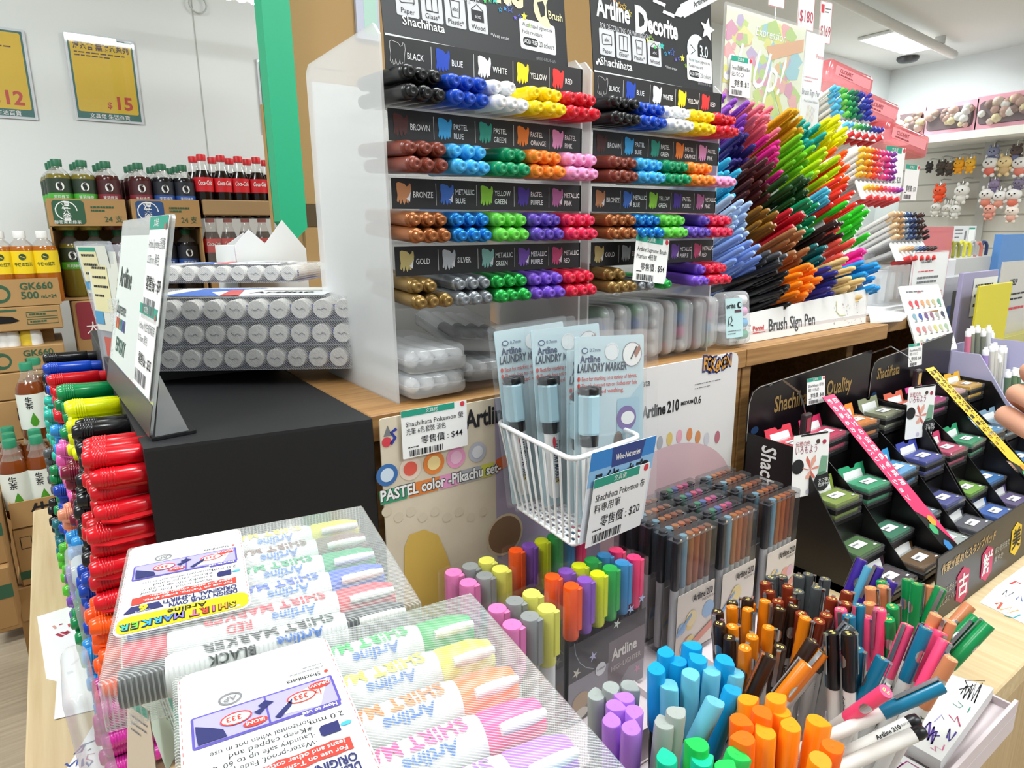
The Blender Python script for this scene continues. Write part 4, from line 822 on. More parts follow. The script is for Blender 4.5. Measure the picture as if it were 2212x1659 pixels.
# ============================================================ highlighter packs
CLR = clear('#f4f5f8', .015, .07)
HC = [('orange', '#ff5a12'), ('violet', '#8d56bf'), ('yellow', '#dfe818'), ('green', '#27b04e'), ('blue', '#2f8cc8'), ('pink', '#ff2c72')]
PC = [('pink', '#e47ab6'), ('grey', '#8d908e'), ('pale yellow', '#e3df62')]
def hlpack(p0, p1, cols, sp, lab, g, dark=True, z=.890):
    a = aZ(*p0, z); e = aZ(*p1, z); d = e - a; L = sp * len(cols); w = L + .006
    M = frame((a.x, a.y, ZTR), d, (0, 0, 1)); M = M @ T(-sp / 2 - .003, .0, -.010)       # x along the row, y up, z towards the viewer
    H = z - ZTR
    cs = MB(M); cs.prism(rr(0, 0, w, H + .002, .004), .0192, .0196, CLR); cs.prism(rr(0, 0, w, H + .002, .004), -.0006, -.0002, CLR); cs.box((0, 0, 0), (.0004, H, .019), CLR); cs.box((w - .0004, 0, 0), (w, H, .019), CLR); cs.box((0, 0, 0), (w, .0006, .019), CLR)
    o = thing('highlighter_pack', lab, 'highlighter pack', cs, M, g)
    for i, (cn, hx) in enumerate(cols):
        m = mat(hx, .35); Mp = M @ T(.003 + sp * (i + .5), 0, .0095) @ R(-90, 'X'); r = sp * .45
        p = MB(Mp); p.lathe([(r * .92, H - .056), (r, H - .054), (r, H - .002), (r * .92, H)], m, n=20); p.disc(0, 0, r * .14, mat(hx, .8), H + .0002)
        p.box((r * .1, -r * 1.12, H - .046), (r * .85, -r * .6, H - .0005), m, r=.0008)
        cp = p; p = MB(Mp); p.lathe([(r * .8, .002), (r * .9, .02), (r * .9, H - .0565)], mat('#141a22' if dark else '#d9dad8', .3), n=16); hl = part(o, 'highlighter', p); part(hl, 'cap', cp, cn + ' cap')
    c = MB(M @ T(0, 0, .0186)); hh = H * .60 if dark else H * .3
    c.prism(rr(.001, .001, w - .001, hh * .52, .001), -.0001, 0, mat('#8f8c92' if dark else '#d5d5d2', .5))
    if dark:
        c.rect(.001, hh * .52, w - .001, H * .60, mat('#12161c', .35), .0002)
        c.flat([(w * .5, hh * .12), (w * .5, hh * .78), (w - .001, hh * .78), (w - .001, hh * .30), (w * .78, hh * .30), (w * .64, hh * .12)], mat('#6a5f62', .5), .0003)
        c.text('Artline', w * .54, hh * .52, .0125, mat('#e8e3dc'), .0006, b=.03, sx=.75, maxw=w * .40); c.text('HIGHLIGHTER', w * .54, hh * .37, .0058, mat('#cfc8c2'), .0006, maxw=w * .40); c.disc(w * .40, hh * .5, .0075, mat('#dedfe2'), .0005); c.text('1-4mm', w * .40, hh * .49, .003, INK, .0007, 'C')
        c.disc(w * .16, hh * .22, .012, mat('#b59a78'), .0004, ry=.010); c.disc(w * .16, hh * .06, .010, mat('#dcd6c6'), .0005, ry=.006)
        for k, (fx, fy, hx) in enumerate(((.1, .62, '#cfcdb8'), (.30, .72, '#b9b6d8'), (.60, .98, '#c9d6c6'), (.78, 1.08, '#a9bde6'), (.93, 1.15, '#b3c3ea'), (.9, .2, '#cf8aa4'), (.72, .1, '#8fb0dc'), (.45, .12, '#a58fc8'))):
            star(c, w * fx, hh * fy, .0062, mat(hx), z=.0004, q=.35, a0=60 + 40 * k)
        c.stroke([(w * .07 + w * .38 * (1 - math.cos(t * .3)) / 1, hh * 1.02 + hh * .5 * (-math.sin(t * .3))) for t in range(5)], .0006, mat('#9fb0b6'), .0004)
    part(o, 'insert_card', c)
    return o
G1 = 'six-colour highlighter packs in the tray'; G2 = 'pastel highlighter packs in the tray'
hlpack((1235, 1265), (1371, 1203), HC, .0178, 'six-colour highlighter pack in front, with the readable grey card', G1)
hlpack((1194, 1245), (1336, 1186), HC, .0178, 'six-colour highlighter pack directly behind the front one', G1)
hlpack((1115, 1188), (1256, 1136), HC, .0178, 'six-colour highlighter pack at the back under the wire basket', G1)
hlpack((1107, 1349), (1181, 1314), PC, .0200, 'pastel highlighter pack nearest the striped shirt marker pack', G2, False)
hlpack((1075, 1314), (1144, 1284), PC, .0200, 'pastel highlighter pack second from the front', G2, False)
hlpack((1012, 1258), (1076, 1231), PC, .0200, 'pastel highlighter pack third from the front', G2, False)
hlpack((980, 1236), (1048, 1212), PC, .0200, 'pastel highlighter pack at the back beside the beige panel', G2, False)
# ============================================================ packs of fine pens
SMK = clear('#b9b9bc', .05, .10, body=.45)
FA = ['#8a5a3e', '#a0522c', '#c76a2e', '#c87838', '#86b4c8', '#1a1a20']; FB = ['#2a2a2e', '#c04a8a', '#e8507a', '#5a6ab0', '#2f8f6a', '#1a1a20']
def finepack(M, cols, lab, g):
    w, h, t = .072, .152, .0165
    cs = MB(M); cs.box((0, 0, 0), (w, h, t), SMK, r=.0015)
    o = thing('fine_pen_pack', lab, 'pen pack', cs, M, g)
    n = len(cols)
    for i, hx in enumerate(cols[::-1]):
        m = mat(hx, .3); r = .0053; Mp = M @ T(.004 + (w - .008) * (i + .5) / n, .002, t / 2) @ R(-90, 'X')
        p = MB(Mp); p.lathe([(r * .85, .084), (r, .086), (r, .142), (r * .8, .147)], m, n=12); cp = p
        p = MB(Mp); p.lathe([(r * .7, 0), (r * .95, .01), (r * .95, .0835)], WHITE, n=10); fp = part(o, 'fine_pen', p); part(fp, 'cap', cp)
    fb = MB(M); fb.box((.002, h - .0062, .0012), (w - .002, h - .0055, t - .0012), clear('#8a8a90', .25, .2))
    for k in range(n): fb.box((.004 + (w - .008) * k / n, h - .003, t - .0008), (.007 + (w - .008) * k / n, h - .001, t + .0004), CHROME)
    part(o, 'hinge_strip', fb)
    c = MB(M @ T(0, 0, t + .0003)); c.prism(rr(.005, .004, w - .001, h * .54, .001), 0, .0004, mat('#d6cdc2', .5)); rg = random.Random(len(lab))
    for k in range(7): c.disc(.012 + .05 * rg.random(), .010 + .045 * rg.random(), .006 + .005 * rg.random(), mat(['#dcc68a', '#8fb0d0', '#d69a8a', '#cfa9b6', '#e0cfa0'][k % 5], .5), .0006 + .0001 * k)
    c.flat([(.005, .03), (.03, .05), (.03, .054), (.005, .036)], mat('#7fa3cc', .5), .0015); c.flat([(.03, .006), (w - .001, .022), (w - .001, .032), (.03, .016)], mat('#cf8a7a', .5), .0015)
    c.text('Artline 210', w * .42, h * .445, .0082, INK, .0018, b=.03, sx=.75, maxw=w * .5); c.text('MEDIUM 0.6', w * .66, h * .41, .0032, INK, .0018)
    part(o, 'insert_card', c)
    return o
cen = [[(1473, 1131), (1437, 1117), (1412, 1103), (1387, 1089), (1362, 1076)], [(1567, 1094), (1535, 1078), (1506, 1063), (1477, 1049), (1444, 1040)], [(1661, 1058), (1618, 1045), (1585, 1034), (1556, 1022), (1527, 1013)]]
for ci, col in enumerate(cen):
    f0 = aZ(*col[0], .897); fe = aZ(*col[-1], .897); stp = max(.0185, (fe - f0).length / 4)
    for k in range(5):
        x = f0.x + (fe.x - f0.x) * k / 4; y = f0.y + stp * k
        Mx = frame((x - .036, y - .008, ZTR), (1, .03, 0), (0, .0, 1))
        if y > .552: continue
        cols = FB if (ci == 1 and k > 0) else FA
        finepack(Mx, cols, '%s fine pen pack, %s from the front in the %s column' % ('pink and green' if cols is FB else 'orange and brown', ORD[k], ['left', 'middle', 'right'][ci]), 'fine pen packs in %s column' % ['left', 'middle', 'right'][ci])
# ============================================================ loose test pens in the tray
def fat_proto(hexc, dark):
    m = mat(hexc, .3); r = .0073; n = 20
    ring = []
    for i in range(n):
        a = 2 * math.pi * i / n; e = 1 + .42 * math.exp(-((a - math.pi) / .36) ** 2); ring.append((r * e * math.cos(a), r * e * math.sin(a)))
    c = MB(); L = .058; lv = [(-L, .93), (-L + .002, 1), (-.001, 1), (0, .93)]
    vs = [(x * k, y * k, z) for z, k in lv for x, y in ring]
    c.add(vs, [(j * n + i, j * n + (i + 1) % n, (j + 1) * n + (i + 1) % n, (j + 1) * n + i) for j in range(3) for i in range(n)], m, True)
    c.add(vs[-n:], [tuple(range(n))], m); c.add(vs[:n], [tuple(range(n))[::-1]], m); c.lathe([(.0011, .0002), (.0007, .00005)], mat(hexc, .7), n=8)
    o = thing('test_marker', 'marker', 'marker', c, T(0, 0, -7), local=True)
    b = MB(); b.lathe([(.0052, -.128), (.0062, -.12), (.0062, -.0585)], mat('#17181c' if dark else '#dcdcda', .35), n=14); part(o, 'barrel', b, local=True)
    return o
def thin_proto(hexc, alt=False):
    m = mat(hexc, .28); r = .0054
    c = MB(); c.lathe([(r * .96, -.050), (r, -.048), (r, -.0015), (r * .93, 0)], m, n=16)
    c.text('0.6', 0, -.0016, .0034, mat('#e8d27a', .4), .0003, 'C', .02)
    o = thing('fine_pen', 'fine pen', 'pen', c, T(0, 0, -8), local=True)
    k = MB(); k.box((-.0017, r * .9, -.0012), (.0017, r + .0022, .0003), CHROME); k.box((-.0017, r + .0012, -.036), (.0017, r + .0020, -.001), mat('#b9babd', .25, .9)); part(o, 'clip', k, 'steel clip', local=True)
    w = MB(); n = 7
    pts = [(r * 1.02 * math.sin(a), -r * 1.02 * math.cos(a)) for a in [(-.75 + 1.5 * i / (n - 1)) for i in range(n)]]
    w.add([(x, y, -.024 + .0058 * s * math.sqrt(max(0, 1 - ((i - 3) / 3.2) ** 2))) for i, (x, y) in enumerate(pts) for s in (-1, 1)], [(2 * i, 2 * i + 2, 2 * i + 3, 2 * i + 1) for i in range(n - 1)], mat('#c9cacd', .22, .9)); part(o, 'window', w, 'silver oval', local=True)
    b = MB(); b.lathe([(.0042, -.138), (.0048, -.132), (.0050, -.0501)], mat('#e4e2dd', .4), n=12)
    b.text('Artline 210', 0, 0, .0034, INK, fn=lambda px, py: (py - .0015, -math.sqrt(max(0, .0052 ** 2 - (py - .0015) ** 2)), -.056 - px), b=.02); part(o, 'barrel', b, local=True)
    return o
PRO = {}
def put(kind, cn, hexc, M, lab, g):
    key = (kind, hexc)
    if key not in PRO:
        PRO[key] = fat_proto(hexc, cn in ('blue', 'light blue', 'green', 'teal')) if kind == 'fat' else thin_proto(hexc); o = PRO[key]
        o.matrix_world = M; ROOT[o.name] = M; tag(o, lab, None, g); return o
    return dup(PRO[key], M, lab, g)
def cluster(kind, cn, hexc, tops, z, fan=.4, lean=(0, 0), special=(), where=''):
    P = [aZ(x, y, z) for x, y in tops]; c = sum(P, V()) / len(P); rg = random.Random(hash(hexc) % 7 if False else len(tops) * 7 + int(hexc[1:3], 16))
    for i, p in enumerate(P):
        zz = z + rg.uniform(-.006, .006); p = aZ(*tops[i], zz)
        base = V((c.x + (p.x - c.x) * (1 - fan) + lean[0], c.y + (p.y - c.y) * (1 - fan) + lean[1], ZTR))
        for (k, dx, dy) in special:
            if k == i: base = V((p.x + dx, p.y + dy, ZTR))
        d = p - base; L = .128 if kind == 'fat' else .138
        M = axis(p, d, roll=rg.uniform(-2.6, 2.6))
        o_ = sorted(range(len(P)), key=lambda j: tops[j][0]).index(i)
        s = 'marker' if kind == 'fat' else 'fine pen'
        put(kind, cn, hexc, M, '%s %s in the test tray%s, %s from left' % (cn, s, where, ORD[o_]), '%s %ss in the test tray' % (cn, s))
ZF = .872
cluster('fat', 'blue', '#0f9ad6', [(1438, 1409), (1499, 1394), (1466, 1428), (1509, 1423), (1565, 1424), (1418, 1445), (1583, 1490)], ZF, .25, (0, .004), [(6, -.03, .012)])
cluster('fat', 'light blue', '#69b9cf', [(1492, 1454), (1538, 1449), (1589, 1453), (1444, 1478), (1545, 1515)], ZF, .3, (0, .002), [(4, -.050, .022)])
cluster('fat', 'grey', '#9fa6a2', [(1288, 1501), (1320, 1483), (1359, 1480)], ZF - .02, .2, where=' beside the highlighter pack'); cluster('fat', 'grey', '#a3aaa5', [(1460, 1539), (1435, 1562)], ZF, .2, (-.01, 0), where=' below the light blue markers')
cluster('fat', 'violet', '#b478e0', [(1352, 1506), (1328, 1523), (1370, 1535), (1321, 1557), (1363, 1573)], ZF - .01, .25)
cluster('fat', 'teal', '#1dc79b', [(1440, 1637), (1516, 1640)], ZF, .2); cluster('fat', 'green', '#20c355', [(1509, 1608), (1592, 1628), (1567, 1659)], ZF, .2, (0, 0), [(1, -.03, .015)])
cluster('fat', 'light orange', '#ff9418', [(1614, 1511), (1676, 1508), (1687, 1536), (1708, 1567), (1654, 1582), (1765, 1556), (1772, 1640)], ZF, .3)
cluster('fat', 'deep orange', '#ff6a0a', [(1646, 1536), (1598, 1554), (1608, 1594), (1798, 1612)], ZF, .3)
ZN = .882
cluster('thin', 'orange', '#dd7a0c', [(1581, 1311), (1620, 1304), (1616, 1316), (1653, 1298), (1582, 1353), (1660, 1355), (1625, 1375), (1609, 1399), (1740, 1335), (1743, 1434), (1777, 1409)], ZN, .35, (0, 0), [(9, -.095, .045), (10, -.085, .045)])
cluster('thin', 'dark brown', '#2b1b12', [(1582, 1301), (1615, 1294), (1550, 1321), (1554, 1347), (1576, 1377), (1685, 1397), (1665, 1417), (1685, 1315), (1756, 1385), (1714, 1309)], ZN, .35, (0, 0), [(6, -.05, .02), (8, -.06, .035)])
cluster('thin', 'maroon', '#7d2c16', [(1653, 1259), (1662, 1277), (1702, 1267), (1680, 1298), (1711, 1289), (1731, 1325), (1797, 1293), (1785, 1328), (1770, 1341), (1830, 1279), (1829, 1303)], ZN, .4)
cluster('thin', 'dark grey', '#4b5052', [(1665, 1247), (1690, 1245), (1726, 1244), (1746, 1240), (1783, 1250), (1765, 1269), (1839, 1353), (1725, 1277)], ZN, .3, (0, 0), [(6, -.09, .05)])
cluster('thin', 'purple', '#42299a', [(1863, 1209), (1899, 1225), (1928, 1256)], ZN, .2, (-.045, .02)); cluster('thin', 'pale blue', '#5aabcb', [(1879, 1225)], ZN, .2, (-.045, .015))
cluster('thin', 'green', '#0c8d4b', [(1905, 1256), (1961, 1252), (1981, 1261), (2033, 1270), (1928, 1310), (1919, 1337), (2109, 1332), (2111, 1350), (2136, 1348)], ZN, .5, (0, 0), [(3, -.04, .02), (6, -.085, .055), (7, -.085, .05), (8, -.09, .055)])
cluster('thin', 'tan', '#d2855a', [(1881, 1270), (1908, 1267), (2010, 1267), (2096, 1307), (2022, 1328), (2053, 1343), (1878, 1303), (2055, 1422)], ZN, .5, (0, 0), [(3, -.09, .05), (4, -.03, .02), (5, -.03, .02), (7, -.03, .03)])
cluster('thin', 'pink', '#ff4d7e', [(1816, 1316), (1872, 1332), (1901, 1316), (1961, 1350), (2011, 1355), (2033, 1366), (2042, 1384), (1914, 1493)], ZN, .45, (0, 0), [(3, -.045, .012), (4, -.04, .02), (5, -.04, .02), (6, -.06, .02), (7, .012, .085)])
cluster('thin', 'teal', '#0d6c8e', [(1856, 1307), (1834, 1330), (1793, 1372), (1852, 1402), (1907, 1422), (2001, 1357), (2036, 1481)], ZN, .45, (0, 0), [(4, -.045, .02), (5, -.045, .015), (6, -.20, .14)])
cluster('thin', 'black', '#111114', [(1798, 1366), (1832, 1368)], .90, .0, (-.0, .0), [(0, .004, -.016), (1, .004, -.018)])
# two white barrels lying tail-up to the right
for i, (h, t) in enumerate((((1842, 1622), (1986, 1552)), ((1836, 1648), (1999, 1576)))):
    a = aZ(*h, .815); e = aZ(*t, .84); d = e - a; L = d.length; b = MB(axis(a, d)); r = .0056
    b.lathe([(r * .8, -.05), (r, -.045), (r, L - .010)], mat('#eceae4', .4), n=14)
    Mi = axis(a, d)
    b.text('Artline 210', 0, 0, .0050, INK, fn=lambda px, py: (0, 0, 0), b=.02) if False else None
    o = thing('fine_pen', ['white fine pen lying tail up, upper of the two black tipped ones', 'white fine pen lying tail up, lower of the two black tipped ones'][i], 'pen', b, T(a), 'white fine pens lying across the tray')
    c = MB(axis(a, d)); c.lathe([(r * .95, L - .0099), (r, L - .006), (r * .8, L - .001), (r * .3, L)], BLACK, n=14); part(o, 'tail_cap', c, 'glossy black tail')
    if i == 0:
        z = d.normalized(); up = V((-.25, -.45, .85)); y = (up - z * up.dot(z)).normalized(); Mt = frame(a + z * (L * .34) + y * (r + .0004), z, y.cross(z) * -1)
        c = MB(frame(a + z * (L * .34) + y * (r + .0002), z, y.cross(z))); c.text('Artline 210', 0, -.0012, .0032, INK, .0003, b=.03); c.text('MEDIUM 0.6', .021, -.0004, .0016, INK, .0003); c.M = frame(a + z * (L * .34) + y * (r + .0002), z, y.cross(z)); part(o, 'lettering', c)
# open card cups that hold the pens
for (x0, y0, x1, y1, lab) in ((.33, .236, .452, .345, 'pale card cup around the blue and light blue markers'), (.262, .222, .326, .345, 'pale card cup around the grey and violet markers'), (.33, .176, .446, .232, 'pale card cup around the orange markers'), (.456, .228, .585, .342, 'pale card cup around the brown and orange fine pens')):
    b = MB(); h = .034
    for a, e in (((x0, y0), (x1, y0 + .0015)), ((x0, y1 - .0015), (x1, y1)), ((x0, y0 + .0015), (x0 + .0015, y1 - .0015)), ((x1 - .0015, y0 + .0015), (x1, y1 - .0015))): b.box((*a, ZTR), (*e, ZTR + h), TRAYC)
    thing('pen_cup', lab, 'pen holder', b, None, 'card cups in the tray')
sheetpad = [(2051, 1456), (2147, 1486), (2033, 1644), (1964, 1605)]
P = [aZ(x, y, .758) for x, y in sheetpad]; b = MB(); b.prism([(p.x, p.y) for p in P], ZTR, .758, PAPER)
def scr(pl, col, w): b.stroke([(aZ(x, y, .758).x, aZ(x, y, .758).y) for x, y in pl], w, mat(col, .6), .7585)
scr([(2075, 1500), (2088, 1482), (2080, 1510), (2102, 1478), (2090, 1512), (2110, 1474), (2098, 1515), (2118, 1480), (2104, 1520), (2122, 1476), (2072, 1490), (2096, 1500), (2085, 1470), (2128, 1472)], '#15151a', .0011)
scr([(1998, 1575), (2010, 1560), (2004, 1600), (2018, 1570), (2012, 1608), (2024, 1580), (2008, 1590), (2030, 1590)], '#5a3aa0', .0018); scr([(2045, 1595), (2052, 1575), (2050, 1602), (2062, 1588), (2066, 1582)], '#4a3a9a', .0013); scr([(2050, 1545), (2062, 1560), (2068, 1548), (2074, 1570)], '#c03a6a', .0013)
scr([(2010, 1615), (2022, 1624), (2020, 1612), (2036, 1622), (2040, 1610)], '#e0709a', .0010); scr([(2058, 1520), (2072, 1530), (2080, 1526), (2070, 1516)], '#3a8a7a', .0008); scr([(2090, 1540), (2096, 1528)], '#3a8a7a', .0010); scr([(2018, 1560), (2034, 1545), (2040, 1556)], '#a8a0c8', .0010)
thing('paper_pad', 'white scribble pad at the right end of the test tray', 'paper pad', b)
b = MB(); zq = .7475; P = [aZ(x, y, zq) for x, y in ((1860, 1600), (1935, 1622), (2010, 1665), (1960, 1720), (1800, 1690))]; b.prism([(p.x, p.y) for p in P], zq - .0008, zq, PAPER)
pl = [(1905, 1660), (1925, 1640), (1950, 1650), (1930, 1665), (1960, 1645), (1985, 1660)]; b.stroke([(aZ(x, y, zq).x, aZ(x, y, zq).y) for x, y in pl], .0011, mat('#b03a8a', .6), zq + .0004)
thing('paper_sheet', 'small scribbled white sheet at the bottom edge below the pen tails', 'paper', b)
sheet('paper_sheet', [(2116, 1301), (2150, 1268), (2212, 1222), (2300, 1260), (2270, 1365), (2212, 1347)], 'white sheet with coloured scribbles on the counter at the right edge',
      [('#d8563a', .003, [(2150, 1305), (2165, 1302), (2155, 1316)]), ('#e0a03a', .002, [(2160, 1318), (2185, 1312), (2175, 1325), (2200, 1318)]), ('#3a9aa0', .002, [(2170, 1330), (2190, 1335), (2205, 1328)]), ('#555a60', .0015, [(2165, 1285), (2175, 1275), (2172, 1290), (2190, 1280)]), ('#d03a3a', .003, [(2182, 1262), (2195, 1256), (2205, 1262)]), ('#4a60a0', .0015, [(2195, 1295), (2205, 1285), (2208, 1300)])])
# ============================================================ stamp pad displays
DKC = mat('#0b090a', .38); GOLD = mat('#c9a86a', .35, .6); PADK = mat('#1b1a1c', .4); PADC = clear('#f2f4f4', .05, .2)
def padM(x, y, z): return T(x, y, z) @ R(random.Random(int(x * 1e4 + y * 1e3)).uniform(-3, 3), 'Z')
def stamppad(M, hexc, lab, g, flap=True, w=.068, d=.044):
    b = MB(M); b.box((-w / 2, 0, 0), (w / 2, d, .009), PADK, r=.0015)
    o = thing('stamp_pad', lab, 'stamp pad', b, M, g)
    l = MB(M); l.box((-w / 2, 0, .0091), (w / 2, d, .0165), PADC, r=.0015); part(o, 'clear_lid', l)
    c = MB(M); c.box((-w / 2 + .004, .004, .0095), (w / 2 - .004, d - .004, .0155), mat(hexc, .5)); c.rect(-w * .2, d * .35, w * .22, d * .66, WHITE, .0169); c.rect(w * .28, d * .18, w * .38, d * .24, WHITE, .0169); c.lines(-w * .17, d * .5, w * .34, 1, 1, .003, GREYINK, .0171); part(o, 'ink_card', c, 'coloured cover under the lid')
    if flap:
        f = MB(M @ T(0, d, .009) @ R(72, 'X')); f.prism([(-w * .5, 0), (w * .5, 0), (w * .5, .026), (w * .2, .026), (w * .12, .021), (-w * .02, .021), (-w * .1, .026), (-w * .5, .026)], -.0006, 0, mat(hexc, .5)); f.flat([(-w * .35, .001), (w * .4, .001), (w * .36, .017), (-w * .35, .017)], WHITE, .0003); part(o, 'header_flap', f, 'coloured header tab')
    return o
def display(xl, wd, cols, dz, which, rowsY=((.520, .905), (.448, .842), (.409, .796), (.362, .768)), partial=False):
    prof = [(.575, ZT), (.575, .915), (.494, .912), (.397, .775), (.352, .735), (.352, ZT)]
    b = MB(); b.box((xl, .352, ZT), (xl + wd, .575, ZT + .012), DKC)
    o = thing('stamp_display', 'black stepped stamp pad display with gold lettering, %s one' % which, 'display stand', b, T(xl + wd / 2, .46, ZT), 'stamp pad displays')
    cw = wd / 4
    for i, x in enumerate((xl, xl + wd - .0025)):
        pb = MB(frame((x + .0025, 0, 0), (0, 1, 0), (0, 0, 1))); pb.prism(prof, -.0025, 0, DKC)
        if i == 0:
            for k, ch in enumerate(['Shachihata']):
                # name down the outer flank
                Mo = frame((x - .0004, .552, .905), (0, .0, -1), (0, 1, 0)); 
                pb2 = MB(frame((x - .0005, .535, .903), (0, 0, -1), (0, -1, 0))); pb2.text('Shachihata', 0, -.012, .024, WHITE, .0004, b=.02, sx=.8)
                part(o, 'flank_lettering', pb2, 'white lettering on the flank') if which == 'left' else None
        part(o, 'side_panel', pb)
    for k in (1, 2, 3):
        if partial and k > 2: break
        x = xl + cw * k; pb = MB(frame((x + .0015, 0, 0), (0, 1, 0), (0, 0, 1))); pb.prism([(.572, ZT + .012), (.572, .90), (.545, .915), (.44, .83), (.37, .755), (.352, .735), (.352, ZT + .012)] if k != 2 else [(.572, ZT + .012), (.572, .945), (.55, .945), (.385, .79), (.335, .75), (.335, ZT + .012)], -.0015, 0, DKC); part(o, 'divider', pb)
    for r, (y, z) in enumerate(rowsY):
        pb = MB(); pb.box((xl + .0027, y - .016, ZT + .0125), (xl + wd - .0028, y + .034, z - .0345), DKC); part(o, 'step', pb)
    # printed back board
    pb = MB(frame((xl, .5765, 0), (1, 0, 0), (0, 0, 1))); pb.prism([(0, .90), (wd, .90), (wd, 1.004), (wd * .9, 1.003), (.025, .985), (.008, .978), (0, .96)], -.002, 0, mat('#150f14', .3))
    pb.flat([(0, .90), (.0015, .90), (.0015, .96), (.009, .978), (.025, .9835), (wd * .9, 1.0015), (wd * .9, 1.003), (.025, .985), (.008, .978), (0, .96)], mat('#b9b3a8', .5), .0004)
    if which == 'left': pb.text('Shachihata', .068, .936, .026, GOLD, .0005, b=.02, sx=.72); pb.text('Quality', .221, .940, .026, GOLD, .0005, b=.02, sx=.75)
    else: pb.text('Shachihata', .022, .945, .021, GOLD, .0005, b=.02, sx=.7)
    pb.disc(.02, .915, .010, mat('#27466e', .5), .0004, ry=.006)
    part(o, 'back_board', pb, 'black board with gold script')
    nm = ['left', 'second', 'third', 'right']; rn = ['top', 'second', 'third', 'bottom']
    for c in range(4):
        for r in range(4):
            if cols[c][r] is None: continue
            cn, hx = cols[c][r]; y, z = rowsY[r]; x = xl + cw * (c + .5); z += dz[c]
            n = 1 if r >= 2 else 2
            for s in range(n):
                lab = '%s stamp pad, %s in %s row, %s column of %s display' % (cn if s == n - 1 else 'dark ' + cn, ('upper' if s else 'lower') if n > 1 else 'single', rn[r], nm[c], which)
                stamppad(padM(x, y - .018, z - .0342 + .017 * s + .0003), hx if s == n - 1 else hx, lab, 'stamp pads in the %s display' % which, s == n - 1)
    return o
CA = [[('red', '#d8344a'), ('olive', '#7d9430'), ('dark green', '#3f6a2a'), ('plum', '#3a2732')], [('magenta', '#c92a5a'), ('green', '#2fa070'), ('teal green', '#2a7a5a'), ('brown', '#6a4a22')],
      [('orange', '#e88a2e'), ('blue', '#2f93cc'), ('steel', '#6a8296'), ('grey', '#a9b4b0')], [('sage', '#8a9070'), ('navy', '#3a46a0'), ('indigo', '#4a4f96'), ('slate', '#4a4a58')]]
display(.85, .366, CA, [0, 0, .004, .004], 'left')
CBc = [[('coral', '#d8644a'), ('rose', '#c9406a'), ('leaf green', '#7ab034'), ('royal blue', '#2f62b8')], [('pink', '#cf3f8a'), ('emerald', '#2f9a6a'), ('blue', '#2f7ac0'), ('violet', '#6a5a8a')],
       [('pale pink', '#e6b4b4'), ('sky', '#5a9ac8'), ('peach', '#d8a07a'), None], [('amber', '#e2ac2a'), ('grey blue', '#7a9ab0'), ('azure', '#3a86c0'), None]]
display(1.222, .336, CBc, [0, 0, .004, .004], 'right')
# slanted banners along the middle dividers
def banner(x, hexc, ink, lab, t1, t2):
    a = V((x, .553, .9485)); e = V((x, .338, .7535)); d = e - a; M = frame(a + V((.018, 0, 0)), (-1, 0, 0), (0, d.y, d.z)) if False else frame(a + V((-.017, 0, .002)), d, (1, 0, 0))
    L = d.length; b = MB(M @ Matrix.Scale(1, 4)); w = .036
    b.prism([(0, 0), (L * .93, 0), (L, w * .4), (L, w), (0, w)], -.0006, 0, DKC); b.flat([(0, 0), (L * .74, 0), (L * .80, w * .45), (L * .97, w), (0, w)], mat(hexc, .5), .0003)
    for k, (u, v, hx) in enumerate(((.82, .62, '#e89a2a'), (.86, .30, '#3fa56a'), (.955, .38, '#3a86c8'))):
        b.flat([(L * u + .0095 * math.cos(i * math.pi / 3), w * v + .0085 * math.sin(i * math.pi / 3)) for i in range(6)], mat(hx, .5), .0006)
    n = len(t1)
    for k, ch in enumerate(t1): b.text(ch, .012 + k * L * .60 / n, w * .60, .0088, ink, .0006, 'C', .02, rot=math.pi / 2 if False else -math.pi / 2 + math.pi / 2)
    n = len(t2)
    for k, ch in enumerate(t2): b.text(ch, .012 + k * L * .68 / n, w * .16, .0082, ink, .0006, 'C', .02)
    thing('banner_strip', lab, 'banner', b)
banner(.85 + .183, '#e02a62', WHITE, 'pink slanted banner with white Japanese lettering on the left display', '日本古来の伝統色を採用', '趣のあるカラーバリエーション')
banner(1.222 + .183, '#f2c22a', INK, 'yellow slanted banner with dark Japanese lettering on the right display', '鮮やかな発色で美しい仕上がり', '用途がひろがる豊富なカラー')
# front boards with gold writing
for i, (x0, x1) in enumerate(((.872, 1.222), (1.225, 1.55))):
    y = .297; M = frame((x0, y, ZT + .0005), (1, 0, 0), (0, .06, 1)); w = x1 - x0
    b = MB(M); b.prism(rr(0, 0, w, .092, .002), -.002, 0, mat('#1a181a', .35))
    b.text('作家が認めたスタンプパッド', .012, .066, .0105, GOLD, .0005, b=.02, maxw=w * .5); b.text('自然で柔らかく', .012, .034, .008, mat('#b9b4a8', .6), .0005, maxw=.06); b.text('にじみにくい', .012, .020, .008, mat('#b9b4a8', .6), .0005, maxw=.05)
    b.text('高い耐光性で', .19, .040, .008, mat('#b9b4a8', .6), .0005, maxw=.055); b.text('鮮やか', .19, .026, .008, mat('#b9b4a8', .6), .0005, maxw=.04)
    o = thing('display_board', ['black front board with gold Japanese writing before the left stamp display', 'black front board with gold Japanese writing before the right stamp display'][i], 'board', b)
    for k, (cx, cy, ch, hx, ik) in enumerate(((.080, .028, '古', '#c9265c', WHITE), (.160, .034, '鮮', '#d0285e', WHITE), (.268, .040, '美', '#f0c82e', INK))):
        p = MB(M); p.prism([(cx - .017, cy - .016), (cx - .017, cy + .018), (cx + .002, cy + .027), (cx + .021, cy + .018), (cx + .021, cy - .016), (cx + .002, cy - .026)], .0004, .0010, mat(hx, .5)); p.text(ch, cx + .002, cy - .011, .024, ik, .0014, 'C', .02); part(o, 'kanji_tag', p)
